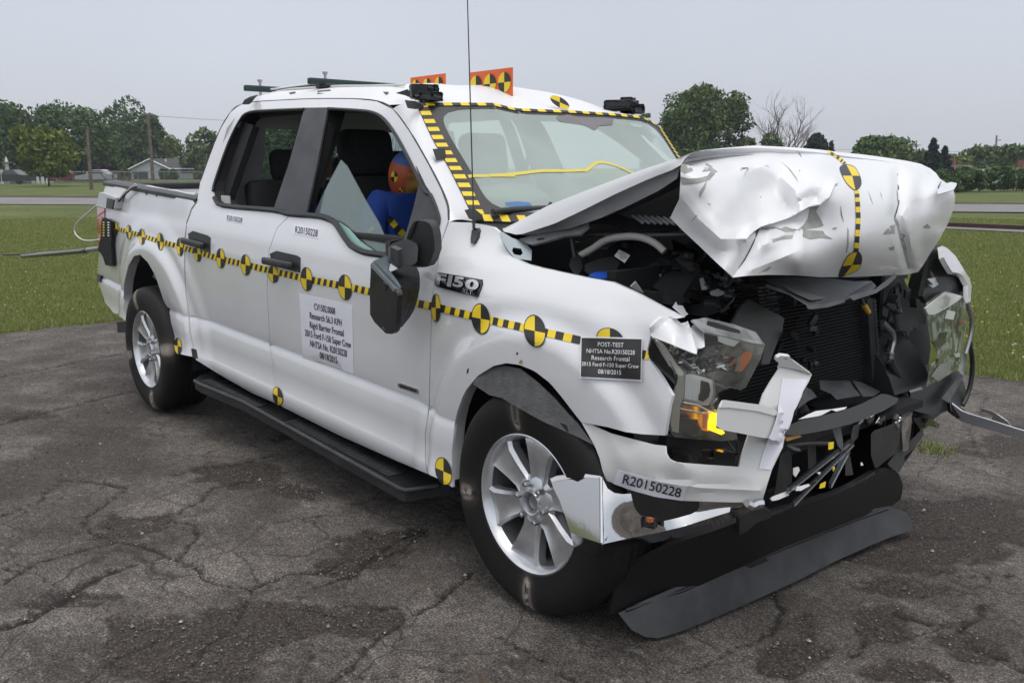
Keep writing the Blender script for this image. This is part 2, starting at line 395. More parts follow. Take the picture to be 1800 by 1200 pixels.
def text_on(parent, lines, qm, m, off=.0015, bold=.012, name='lettering'):
    """lines: (text, u0, u1, vtop, vbottom)"""
    B = MB()
    for s, u0, u1, v0, v1 in lines:
        V, F = textmesh(s, bold); x0, x1 = V[:, 0].min(), V[:, 0].max(); y0, y1 = 0., .72
        W = [qm(u0+(x-x0)/(x1-x0)*(u1-u0), v1-(y-y0)/(y1-y0)*(v1-v0), off) for x, y, _ in V]
        B.add(W, F)
    o = B.build(name, m, parent); return o
def tape(name, pts, width, S, parent, n=14, ratio=.5, off=.003, jit=0, start=0, tilt=0):
    """striped tape along px polyline; width px (number or pair start/end)"""
    pts = np.array(P(pts) if isinstance(pts, str) else pts, float); w0, w1 = (width, width) if np.isscalar(width) else width
    # equal steps in world length
    fine = []
    for a, b in zip(pts[:-1], pts[1:]):
        k = max(2, int(np.linalg.norm(b-a)/3)); fine += [a+(b-a)*t for t in np.linspace(0, 1, k, endpoint=False)]
    fine.append(pts[-1]); fine = np.array(fine); W3 = np.array([S(*q) for q in fine])
    L = np.concatenate([[0], np.cumsum(np.linalg.norm(np.diff(W3, axis=0), axis=1))])
    B = MB(); cells = n*4
    q = np.array([np.interp(np.linspace(0, L[-1], cells+1), L, fine[:, i]) for i in (0, 1)]).T
    T = np.gradient(q, axis=0); T /= np.linalg.norm(T, axis=1, keepdims=True); N = np.stack([-T[:, 1], T[:, 0]], 1)
    V = []
    for i, (c, nn) in enumerate(zip(q, N)):
        w = w0+(w1-w0)*i/cells
        for s in (-1, -.33, .33, 1):
            p = c+nn*s*w/2; V.append(S(p[0], p[1], off))
    F = []; fm = []
    for i in range(cells):
        for j in range(3):
            F.append((i*4+j, i*4+j+1, i*4+j+5, i*4+j+4)); fm.append(((i//2)+start) % 2)
    return mk(name, V, F, [M['yellow'], M['tblack']], parent, fm=fm)
def target(parent, cx, cy, rx, ry, S, ang=0., rim=1.0, flip=0, off=.0045, name='target_sticker', cut=None):
    """round quartered marker as it lies in the photograph (ellipse in px) on surface S"""
    n = 24; rr = [0, .35, .7, .93, 1.0]; V = [S(cx, cy, off)]; F = []; fm = []
    for r in rr[1:]:
        for k in range(n):
            t = 2*math.pi*k/n; x = rx*r*math.cos(t); y = ry*r*math.sin(t)
            V.append(S(cx+x, cy+y+ang*x, off))
    for i in range(len(rr)-1):
        for k in range(n):
            a = 1+(i-1)*n+k; b = 1+(i-1)*n+(k+1) % n; c = 1+i*n+(k+1) % n; d = 1+i*n+k
            F.append((0, c, d) if i == 0 else (a, b, c, d))
            fm.append(1 if i == len(rr)-2 and rim else ((k//6) + flip) % 2)
    return mk(name, V, F, [M['yellow'], M['tblack']], parent, fm=fm)

# =================================================================== THE TRUCK
truck = thing('pickup_truck', 'white crew cab pickup truck with crushed front end and yellow and black test markings', 'pickup truck', (0, 0, 0))
SIDE = US
seam_dd = P("508,379 487,400 472,440 469,507 474,608 480,650 487,709")
win_r = P("480,372.5 392,365 378,353 374,336 378,318 401,253 421,213 435,198 463,194 534,191 557,190.5")
rear_door = side_panel('rear_door', P("558,190.5 558.5,174.3 548,174.5 490,177 443,180 421,185 406,197 388,226 368,275 352,320 346.5,356 338,368 329,393 326,425 326,475 328,515 334,557 335,582 341,612 344,632 391,661 442,690 487,709.5") + seam_dd[::-1][1:] + win_r[:-1], M['paint'], truck)
win_f = P("557.8,190.5 577,190.5 628,193 656,195.5 676,208 698,238 724,286 747,334 758,341 772,375 773,392 764,417 755,454 748,468 735,470 700,462 676,453 639,448 613,436 599,417 585,394 562,385 509,379.6")
front_door = side_panel('front_door', P("559.2,190.5 559.2,174.3 619,174.5 662,178.5 690,192 718,229 752,288 775,333 785,362 787,388 775,425 766.5,470 759,520 757,560 755,640 753.5,712 747,763 747,810 751,832 698,810 595,764 498,715.5 488,709.5") + [(x+1, y) for x, y in seam_dd[::-1][1:]][:-1] + win_f[::-1][:-1], M['paint'], truck)
bedside = side_panel('bed_side', P("186,325 240,335 300,345.5 345,354 336,366 327,392 323.5,425 323.5,475 326,515 331.5,557 332,582 338,610 340,627 330,625 317,622 308,597 302,580 293,543 283,513 273,483 260,460 247,447 235,450 225,467 218,497 216,523 218,545 222,565 213,557 200,550 185,532 174,499 172,470 174,440 176,420 178,400 181,383 183,364 176,362 178,350"), M['paint'], truck, st=.020)
fender = side_panel('front_fender', P("789.5,390 826,391.5 833,393 852,396 868,400 880,410 890,440 901,453 927,464 953,471 1000,481 1033,488 1077,496 1117,514 1167,541 1200,558 1190,560 1167,557 1147,570 1142,576 1143,593 1138,613 1142,633 1163,663 1182,695 1177,713 1169,765 1130,763 1100,759 1067,750 1022,742 1007,723 987,697 967,673 940,652 913,641 890,638 867,643 840,660 820,684 813,697 804,722 799,745 795,786 794,831 795,856 774,843 752,832 748.8,810 748.8,763 755.5,712 757,640 759,560 761,520 768.5,470 777,425"), M['paint'], truck, st=.016)
for o in (rear_door, front_door, bedside): mirror(o, truck)
ff = mirror(fender, truck); import bmesh
bm_ = bmesh.new(); bm_.from_mesh(ff.data); bmesh.ops.delete(bm_, geom=[v for v in bm_.verts if v.co.x > 3.93 + .06*math.sin(v.co.z*23)], context='VERTS'); bm_.to_mesh(ff.data); bm_.free()
# door shut-line shadow gaps are real gaps: dark jamb plates behind them
jy = lambda px, py, off=0.: US(px, py, -.035)
for seg in ("325,400 345,356 350,340 342,380 336,420 334,475 336,515 342,557 348,610 352,630 335,628 322,560 320,475", "700,470 770,470 800,395 780,395 765,460 765,560 762,710 757,765 760,838 738,828 740,760 745,700 748,560"):
    sheet('door_jamb', seg, jy, .01, M['dark'], truck, st=15)
# bed: cap rail, tailgate, floor, front wall
railO = P("183,323 240,333 300,344 346,353"); railI = P("196,317 222,315 300,333 353,344")
B = MB()
pts_o = [US(*q) for q in railO]; n = 4
for sgn in (1, -1):
    Vv = []
    for (p) in pts_o:
        for dy, dz in ((-.008, -.012), (-.008, .010), (.012, .022), (.085, .026), (.10, .018), (.10, -.05)):
            Vv.append((p[0], sgn*(p[1]+dy), p[2]+dz))
    F = [(i*6+j, i*6+j+1, (i+1)*6+j+1, (i+1)*6+j) for i in range(3) for j in range(5)]
    mk('bed_rail_cap', Vv, F if sgn < 0 else [f[::-1] for f in F], M['grey'], truck, smooth=True, sharp=40)
xt, zt = -.93, 1.40
rbox('tailgate', (xt, 0, 1.10), (.07, 1.72, .56), M['paint'], truck, .02)
tg = rbox('tailgate_cap', (xt, 0, zt+.0), (.085, 1.74, .045), M['black'], truck, .012)
box('bed_floor', (-.17, 0, .80), (1.45, 1.66, .03), M['greypaint'], truck)
box('bed_front_wall', (.52, 0, 1.09), (.03, 1.74, .60), M['paint'], truck)
for s in (-1, 1):
    box('bed_inner_wall', (-.17, s*.84, 1.08), (1.44, .02, .56), M['paint'], truck)
rbox('rear_bumper', (-1.0, 0, .62), (.16, 1.78, .2), M['chrome'], truck, .03)
box('frame_rail', (1.4, -.42, .50), (4.9, .09, .16), M['dark'], truck); box('frame_rail', (1.4, .42, .50), (4.9, .09, .16), M['dark'], truck)
box('floor_pan', (1.75, 0, .50), (2.4, 1.84, .05), M['dark'], truck)
for c_, s__ in (((1.8, 0, .40), (2.3, 1.1, .18)), ((2.6, 0, .33), (1.1, .5, .2)), ((0, 0, .38), (.3, 1.5, .16)), ((3.4, 0, .36), (.9, 1.1, .2)), ((-.6, 0, .55), (.8, 1.3, .2))): rbox('underbody', c_, s__, M['dark'], truck, .04)  # stand for transmission and axles; added low to block light under the truck
# roof: Coons patch between ditch lines, rear header and windscreen header
ditch_px = P("407,195 421,185 443,180 548,174.4 619,174.4 662,178.4 690,192")
ditch = np.array([US(*q) for q in ditch_px])
hdr = np.array([U(x, y, 1, v) for x, y, v in ((731, 182.5, -.665), (800, 182, -.51), (865, 182.5, -.35), (906, 192, -.22), (1006, 196, .05), (1079, 201, .29), (1128, 206, .47), (1152, 219, .60), (1163, 228, .665))])
hdr_px_end = (1163, 228)
def lerp_arr(A, s):
    L = np.concatenate([[0], np.cumsum(np.linalg.norm(np.diff(A, axis=0), axis=1))]); L /= L[-1]
    return np.array([np.interp(s, L, A[:, i]) for i in range(3)])
NS, NT = 22, 28
rear_c = [ditch[0]*np.array([1, 1, 1]), ditch[0]*np.array([1, -1, 1])]
V = []
for i in range(NS+1):
    s = i/NS; L = lerp_arr(ditch, s)
    Rr = L*np.array([1, -1, 1])
    for j in range(NT+1):
        t = j/NT; T1 = lerp_arr(hdr, t); T0 = rear_c[0]*(1-t)+rear_c[1]*t + np.array([-.03*math.sin(math.pi*t), 0, .03*math.sin(math.pi*t)])
        c = (1-s)*T0 + s*T1 + (1-t)*L + t*Rr - ((1-s)*(1-t)*T0_0 if False else ((1-s)*((1-t)*rear_c[0]+t*rear_c[1]) + s*((1-t)*ditch[-1]+t*ditch[-1]*np.array([1, -1, 1]))))
        c = c - ((1-t)*(s-s**40)*(hdr[0]-ditch[-1]) + t*(s-s**40)*(hdr[-1]-ditch[-1]*np.array([1, -1, 1])))*max(abs(2*t-1)-.0, 0)**2
        u = 2*t-1; side = 1-abs(u)**6; br = min(1, s/.12); fr = min(1, (1-s)/.22); fr = fr*fr*(3-2*fr)
        c[2] += (.050*side**.6 + .018*(1-u*u))*math.sqrt(max(0, br*(2-br)))*fr
        if i == NS: c = T1
        c[2] += .006*math.sin(9*t+4*s)*fr*side
        V.append(c)
F = [(i*(NT+1)+j, (i+1)*(NT+1)+j, (i+1)*(NT+1)+j+1, i*(NT+1)+j+1) for i in range(NS) for j in range(NT)]
M['roofp'] = mat('white_roof_paint', (.74, .745, .76), .42, coat=.0, noise=((.70, .70, .71), 3.0, .45, .75))
roof = mk('roof', V, F, M['roofp'], truck, smooth=True)
roofV = np.array(V).reshape(NS+1, NT+1, 3)
headliner = mk('headliner', np.array(V)-np.array([0, 0, .05]), F, M['trim'], truck, smooth=True)
# roof side moulding (dark ditch line)
dl = np.array([US(*q) for q in P("352,319 368,273 388,224 407,195 421,185 443,180 490,177 548,174.4 619,174.4 662,178.4 690,192 718,229 752,288 775,333 786,362 788,388")])
for sg in (1, -1): tube('door_seal', spline(dl*np.array([1, sg, 1])+np.array([0, .004*sg, .0]), 3), .0045, M['black'], truck, n=6)
# rear cab corner / back wall
back = np.array([U(x, y, 1, v) for x, y, v in ((349, 330, -.90), (352, 318, -.88), (368, 272, -.84), (388, 221, -.79), (405, 194, -.745))])
side_b = np.array([US(*q) for q in P("346,356 352,320 368,275 388,226 407,195")])
def loft(name, A, Bc, m, parent, k=4, nx=10, bulge=0., th=0, **kw):
    A = np.array([lerp_arr(np.array(A, float), t) for t in np.linspace(0, 1, nx+1)]); Bc = np.array([lerp_arr(np.array(Bc, float), t) for t in np.linspace(0, 1, nx+1)])
    V = []
    for i in range(nx+1):
        for j in range(k+1): V.append(A[i]*(1-j/k)+Bc[i]*j/k)
    F = [(i*(k+1)+j, (i+1)*(k+1)+j, (i+1)*(k+1)+j+1, i*(k+1)+j+1) for i in range(nx) for j in range(k)]
    V = np.array(V)
    if bulge:
        fn = np.cross(A[nx//2]-A[0], Bc[0]-A[0]); fn /= np.linalg.norm(fn)
        if np.dot(fn, CP-V[0]) < 0: fn = -fn
        for i in range(nx+1):
            for j in range(k+1): V[i*(k+1)+j] += fn*bulge*math.sin(math.pi*j/k)
    return mk(name, V, F, m, parent, smooth=True, **kw)
bk2 = side_b.copy(); bk2[:, 0] -= .03; bk2[:, 1] += .05
cp = loft('cab_corner', side_b, bk2, M['paint'], truck, k=3, nx=10, bulge=.01); mirror(cp, truck)
zb = [.80, 1.34, 1.40, 1.75, 1.86]; bw = [.90, .86, .84, .76, .68]
rx_ = [.56, .56, .57, .69, .73]
V = []; 
for z, b_, x_ in zip(zb, bw, rx_): V += [(x_, -b_, z), (x_, -.52, z), (x_, .52, z), (x_, b_, z)]
F = [(i*4+j, i*4+j+1, (i+1)*4+j+1, (i+1)*4+j) for i in range(4) for j in range(3) if not (i == 2 and j == 1)]
mk('cab_back_wall', V, F, M['paint'], truck)
mk('rear_window', [V[9], V[10], V[14], V[13]], [(0, 1, 2, 3)], M['sglass'], truck)
# A pillar between door seal and windscreen edge
pb_px = P("731,183 745,214 761,247 792,301 817,352 835,390"); yv = np.interp([q[1] for q in pb_px], [183, 390], [-.665, -.765])
pil_b = np.array([U(x, y, 1, v) for (x, y), v in zip(pb_px, yv)])
pil_a = np.array([US(*q) for q in P("690,192 718,229 752,288 775,333 786,362 789,390")])
ap = loft('windscreen_pillar', pil_a, pil_b, M['paint'], truck, k=5, nx=14, bulge=.016); mirror(ap, truck)
# windscreen
wb = []
for t in np.linspace(0, 1, 9):
    u = 2*t-1; wb.append((pil_b[-1][0] + .20*(1-u*u), -.765+1.53*t, pil_b[-1][2] - .02*(1-u*u)))
wb = np.array(wb); NW = 24
def wsp(s, t, o=0.):     # s 0 bottom..1 top ; t 0 near..1 far
    Bm = lerp_arr(wb, t); Tp = lerp_arr(hdr, t); Ln = lerp_arr(pil_b[::-1], s); Rn = Ln*np.array([1, -1, 1])
    Rn = lerp_arr(np.array([pil_b[-1]*np.array([1, -1, 1]), hdr[-1]]), s)
    c00, c01, c10, c11 = wb[0], wb[-1], hdr[0], hdr[-1]
    p = (1-s)*Bm+s*Tp+(1-t)*Ln+t*Rn-((1-s)*(1-t)*c00+(1-s)*t*c01+s*(1-t)*c10+s*t*c11)
    n = np.array([.62, 0, .78]); return p + n*(o+.012*math.sin(math.pi*s)*math.sin(math.pi*t))
V = [wsp(i/NW, j/NW) for i in range(NW+1) for j in range(NW+1)]
F = [(i*(NW+1)+j, i*(NW+1)+j+1, (i+1)*(NW+1)+j+1, (i+1)*(NW+1)+j) for i in range(NW) for j in range(NW)]
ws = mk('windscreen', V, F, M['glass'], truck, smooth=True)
def ringstrip(name, path, wdt, m, o, rnd=0, parent=truck, striped=0):
    V = []; F = []; fm = []; n = len(path)
    for (s, t, ns, ntt) in path: V += [wsp(s, t, o), wsp(s+ns*wdt, t+ntt*wdt, o)]
    for i in range(n-1): F.append((2*i, 2*i+1, 2*i+3, 2*i+2)); fm.append((i//2) % 2 if striped else 0)
    return mk(name, V, F, m, parent, fm=fm, smooth=not striped)
# black ceramic band, drawn as one ring in windscreen coordinates with rounded inner corners
inner = []; outer = []
b0, b1_, l0, l1 = .075, .955, .055, .945
for k in range(97):
    a = 2*math.pi*k/96; c, s_ = math.cos(a), math.sin(a); q = max(abs(c), abs(s_)); outer.append((.5+.5*s_/q, .5+.5*c/q))
    e = (abs(c)**9+abs(s_)**9)**(-1/9.); inner.append(((b0+b1_)/2+(b1_-b0)/2*s_*e, (l0+l1)/2+(l1-l0)/2*c*e))
V = []; K = 3
for (o_, i_) in zip(outer, inner):
    for k in range(K+1): V.append(wsp(o_[0]*(1-k/K)+i_[0]*k/K, o_[1]*(1-k/K)+i_[1]*k/K, .002))
F = [(i*(K+1)+k, i*(K+1)+k+1, (i+1)*(K+1)+k+1, (i+1)*(K+1)+k) for i in range(96) for k in range(K)]
mk('black_glass_border', V, F, mat('glass_border', (.022, .02, .02), .35), ws)
# mirror mount patch at the top centre

def tline(s0, t0, s1, t1, n): return [(s0+(s1-s0)*k/n, t0+(t1-t0)*k/n) for k in range(n+1)]
tp = [(s, t, 0, -1) for s, t in tline(.02, -.004, 1.0, -.004, 76)]
ringstrip('border_tape', [(s, t-.002, 0, .034) for s, t in tline(.02, 0, 1, 0, 56)], 1, [M['tblack'], M['yellow']], .005, striped=1)
ringstrip('border_tape', [(s, t, .032, 0) for s, t in tline(.975, 0, .975, 1, 72)], 1, [M['tblack'], M['yellow']], .006, striped=1)
ringstrip('border_tape', [(s, t, 0, -.04) for s, t in tline(.02, 1.0, 1, 1.0, 80)], 1, [M['tblack'], M['yellow']], .005, striped=1)
ringstrip('border_tape', [(s, t, .05, 0) for s, t in tline(.0, .0, .0, 1, 88)], 1, [M['tblack'], M['yellow']], .006, striped=1)
# yellow line across the glass
yl = [(865-5, 309), (900, 307), (960, 301), (1020, 300), (1030, 300), (1048, 287), (1065, 287), (1085, 293), (1107, 303), (1122, 309)]
def inv_ws(px, py):
    best = None
    s, t = .5, .5; step = .25
    def pr_(p): q = CM @ (p-CP); return np.array([900+FPX*q[0]/q[2], 600-FPX*q[1]/q[2]])
    for _ in range(90):
        c = [(np.linalg.norm(pr_(wsp(s+a*step, t+b*step))-np.array([px, py])), s+a*step, t+b*step) for a in (-1, 0, 1) for b in (-1, 0, 1)]
        m_ = min(c); 
        if (m_[1], m_[2]) == (s, t): step *= .6
        s, t = m_[1], m_[2]
    return s, t
V = [wsp(*inv_ws(*q), .003) for q in P('955,199 1000,203 1050,206 1078,209 1076,220 1052,222 1045,230 1030,222 985,215')]
mk('sensor_patch', V, [tuple(range(len(V)))], mat('sensor_patch', (.16, .15, .16), .4), ws)
st_ = [inv_ws(806, 311), inv_ws(830, 310)] + [inv_ws(*q) for q in yl] + [inv_ws(1135, 296), inv_ws(1160, 290)]
YG = mat('yellow_line_tape', (.62, .52, .10), .6)
V = []; 
for s, t in spline([(a, b, 0) for a, b in st_[:-2]], 4)[:, :2]: V += [wsp(s-.012, max(t, .04), .003), wsp(s+.012, max(t, .04), .003)]
mk('glass_tape', V, [(2*i, 2*i+1, 2*i+3, 2*i+2) for i in range(len(V)//2-1)], YG, ws)
# dark tape patches at the glass edge
for q in ("712,176 731,178 750,190 731,192 717,190", "761,262 782,261 785,279 768,282", "817,369 833,366 848,378 850,386 836,387 825,384"):
    c = np.mean(P(q), 0); s, t = inv_ws(max(c[0], 735), max(c[1], 185)); p0 = wsp(s, t)
    yy = -.70 if c[1] < 200 else (-.725 if c[1] < 300 else -.775)
    S_ = plane((c[0], c[1], 'y', yy-.01), (c[0]+10, c[1], 'y', yy+.03), (c[0]+5, c[1]+20, 'y', yy-.012))
    sheet('tape_patch', q, S_, .002, M['tblack'], truck, st=8)
# wiper and cowl
cw = plane((850, 385, 'z', 1.30), (1100, 400, 'z', 1.28), (900, 410, 'z', 1.285))
wp = [U(x, y, 1, v) for x, y, v in ((866, 372, -.70), (900, 369, -.60), (960, 366, -.44), (1040, 362, -.2))]
tube('wiper_blade', wp, .012, M['black'], truck)
tube('wiper_arm', [wp[2]+np.array([.02, 0, .02]), U(1000, 388, 1, -.35)], .009, M['black'], truck)
wbl = [tuple(p + np.array([0, 0, -.004])) for p in wb]; cb2 = [(p[0]+.10, p[1]*1.02, p[2]-.035) for p in wb]
loft('cowl', wbl, cb2, M['black'], truck, k=2, nx=8)
# firewall
box('firewall', (2.98, 0, .85), (.04, 1.66, .82), M['dark'], truck)

# ------------------------------------------------------------------ window trim and glass
bpan = sheet('pillar_applique', "535,189.5 576,189 557,290 537,378 479,372.5 507,290", lambda x, y, o=0.: US(x, y, .004+o), .01, M['grey'], truck, st=18, direction=(0, 1, 0))
sail = sheet('mirror_sail_panel', "731,292 738,306 747,325 757,340 771,374 772.5,392 764,417 755,453 748,467 735,469 712,462 700,455 707,430 715,405 727,364 738,315", lambda x, y, o=0.: US(x, y, .003+o), .02, M['grey'], truck, st=14, direction=(0, 1, 0))
for o in (bpan, sail): mirror(o, truck)
def trimtube(px, r, offy=.004): return tube('window_seal', spline([US(x, y, offy) for x, y in P(px)], 3), r, M['black'], truck, n=6)
for q, r in (("374,336 378,318 401,253 421,213 435,199 463,195 534,192", .008), ("377,348 392,361 480,369 509,376 562,380 587,390 603,413 617,431 640,443 676,449 730,464", .014), ("577,191 628,194 655,198 675,210 697,240 722,287 746,335 757,343 770,376 771,392 763,416", .008)):
    o = trimtube(q, r); mirror(o, truck)
# inner window surround (the dark reveal)
def reveal(name, outl, dy, m):
    q = [US(x, y, -.005) for x, y in dens(P(outl), 15)]; n = len(q); V = list(q)+[p+np.array([0, dy, 0]) for p in q]
    o = mk(name, V, [(i, (i+1) % n, n+(i+1) % n, n+i) for i in range(n)], m, truck); mirror(o, truck)
reveal('window_reveal', "480,370 392,362 379,350 376,336 380,318 403,253 422,214 436,200 463,196 534,193", .10, M['trim'])
reveal('window_reveal', "509,378 562,383 587,392 603,415 640,446 676,451 700,460 748,466 755,453 764,417 773,392 757,341 722,286 697,239 675,209 655,197 628,194 577,192 560,250 537,330", .10, M['trim'])
# door cards inside + B pillars inside
for s in (-1, 1):
    rbox('door_card', (1.72, s*.885, 1.0), (2.2, .05, .50), M['trim'], truck, .02)
    box('inner_pillar', (1.70, s*.775, 1.50), (.12, .04, .50), M['trim'], truck, R=rot('X', 19*s))
    box('inner_rear_pillar', (.80, s*.755, 1.54), (.12, .04, .48), M['trim'], truck, R=rot('X', 19*s) @ rot('Y', 10))
    tube('seat_belt', [(1.62, s*.73, 1.66), (1.60, s*.70, 1.45), (1.58, s*.68, 1.1)], .014, M['trim'], truck, n=6)
for s in (-1, 1): rbox('roof_side_rail', (1.3, s*.60, 1.83), (1.1, .10, .04), M['trim'], truck, .02)
# broken piece of door glass standing in the front window
gs = sheet('broken_glass_shard', "599,281 610,292 640,348 665,390 676,415 679,432 677,449 640,443 613,430 601,411 588,388 551,379 565,347 583,311", lambda x, y, o=0.: US(x, y, -.035+o), .004, M['sglass'], truck, st=20, direction=(0, 1, 0))
sheet('glass_edge_strip', "588,390 597,392 612,402 632,424 655,440 640,442 615,431 602,412", lambda x, y, o=0.: US(x, y, -.012+o), .004, mat('pale_green_edge', (.25, .42, .37), .2), truck, st=10, direction=(0, 1, 0))
box('rear_glass_remnant', US(397, 352, -.03), (.10, .01, .05), M['airbag'], truck)
# interior: seats, dash, wheel, airbag
def seat(x, y, name='front_seat'):
    b, F = rboxv((x, y, .93), (.52, .50, .16), .06); s = mk(name, b, F, M['seat'], truck, smooth=True)
    rbox('backrest', (x-.27, y, 1.19), (.15, .50, .60), M['seat'], s, .06, rot('Y', -14))
    rbox('headrest', (x-.40, y, 1.60), (.13, .31, .25), M['seat'], s, .055, rot('Y', -10))
    for d in (-.07, .07): tube('headrest_post', [(x-.385, y+d, 1.42), (x-.395, y+d, 1.52)], .007, M['steel'], s, n=6)
seat(1.98, -.40); seat(1.98, .40)
rb, Fb = rboxv((1.02, 0, .93), (.45, 1.40, .16), .06); rs = mk('rear_bench', rb, Fb, M['seat'], truck, smooth=True)
rbox('backrest', (.83, 0, 1.18), (.13, 1.42, .56), M['seat'], rs, .05, rot('Y', -10))
for y in (-.40, 0, .40): rbox('headrest', (.76, y, 1.54 if y else 1.50), (.11, .27, .19), M['seat'], rs, .05, rot('Y', -10))
rbox('dashboard', (2.78, 0, 1.12), (.46, 1.52, .34), M['trim'], truck, .09)
rbox('centre_console', (2.2, 0, .95), (.9, .22, .3), M['trim'], truck, .05)
th = np.linspace(0, 2*math.pi, 25); cR = rot('Y', -62)
tube('steering_wheel', [(np.array([.0, .185*math.cos(a), .185*math.sin(a)]) @ rot('Y', -28).T) + np.array([2.44, .40, 1.20]) for a in th], .016, M['trim'], truck)
def blob(name, c, s, m, parent, seed=0, amp=.12, n=20, **k):
    r = np.random.default_rng(seed); ph = r.uniform(0, 6.28, (6,)); V = []; 
    for i in range(n+1):
        for j in range(2*n):
            a = math.pi*i/n; b = math.pi*j/n; d = np.array([math.sin(a)*math.cos(b), math.sin(a)*math.sin(b), math.cos(a)])
            f = 1+amp*(math.sin(5*d[0]+ph[0]+3*d[1])+math.sin(6*d[1]+ph[1]-4*d[2])+math.sin(7*d[2]+ph[2]+2*d[0]))/2
            V.append(np.array(c)+d*np.array(s)*f)
    F = [(i*2*n+j, (i+1)*2*n+j, (i+1)*2*n+(j+1) % (2*n), i*2*n+(j+1) % (2*n)) for i in range(n) for j in range(2*n)]
    return mk(name, V, F, m, parent, smooth=True, **k)
ab = U(925, 348, 1, -.38)
blob('passenger_airbag', tuple(U(898, 352, 1, -.45)), (.13, .20, .075), M['airbag'], truck, 3, .10)
blob('driver_airbag', (2.40, .40, 1.28), (.10, .24, .20), M['airbag'], truck, 5, .10)
V = [wsp(s, t, .0015) for s, t in ((.090, .10), (.090, .19), (.118, .19), (.118, .10))]
o = mk('glass_label', V, [(0, 1, 2, 3)], mat('glass_label', (.35, .45, .55), .5), ws)
sheet('dash_sticker', "888,356 912,354 931,356 935,361 915,363 890,362", plane((888, 356, 'y', -.62), (935, 358, 'y', -.50), (910, 363, 'y', -.565)), .002, mat('blue_sticker', (.16, .32, .62), .5), truck, st=8)

# ------------------------------------------------------------------ wheels
def lathe(prof, c, n=96, ax=(0, -1, 0)):       # prof (r, y outward)
    V = []
    for r, y in prof:
        for k in range(n):
            a = 2*math.pi*k/n; V.append((c[0]+r*math.cos(a), c[1]-y, c[2]+r*math.sin(a)))
    F = [(i*n+k, i*n+(k+1) % n, (i+1)*n+(k+1) % n, (i+1)*n+k) for i in range(len(prof)-1) for k in range(n)]
    return np.array(V), F
tyrem = mat('tyre_rubber', (.009, .009, .009), .62, spec=.3); 
def tyre_mat():
    m = tyrem; n = m.node_tree; b = n.nodes['Principled BSDF']; at = n.nodes.new('ShaderNodeAttribute'); at.attribute_name = 'scuff'
    nz = n.nodes.new('ShaderNodeTexNoise'); nz.inputs['Scale'].default_value = 38; nz.inputs['Detail'].default_value = 4; tcx = n.nodes.new('ShaderNodeTexCoord'); n.links.new(tcx.outputs['Object'], nz.inputs['Vector'])
    sm = n.nodes.new('ShaderNodeMapRange'); sm.inputs[1].default_value = .42; sm.inputs[2].default_value = .50; n.links.new(nz.outputs['Fac'], sm.inputs[0])
    r = n.nodes.new('ShaderNodeValToRGB'); r.color_ramp.elements[0].color = (.009, .0085, .008, 1); r.color_ramp.elements[1].color = (.42, .38, .34, 1); r.color_ramp.elements[1].position = .8; em_ = r.color_ramp.elements.new(.4); em_.color = (.045, .038, .033, 1)
    core = n.nodes.new('ShaderNodeAttribute'); core.attribute_name = 'flake'
    mul = n.nodes.new('ShaderNodeMath'); mul.operation = 'MULTIPLY'; n.links.new(core.outputs['Fac'], mul.inputs[0]); n.links.new(sm.outputs[0], mul.inputs[1])
    mxx = n.nodes.new('ShaderNodeMixRGB'); mxx.inputs[2].default_value = (.012, .011, .011, 1)
    n.links.new(at.outputs['Fac'], r.inputs[0]); n.links.new(r.outputs[0], mxx.inputs[1]); n.links.new(mul.outputs[0], mxx.inputs[0]); n.links.new(mxx.outputs[0], b.inputs['Base Color'])
tyre_mat()
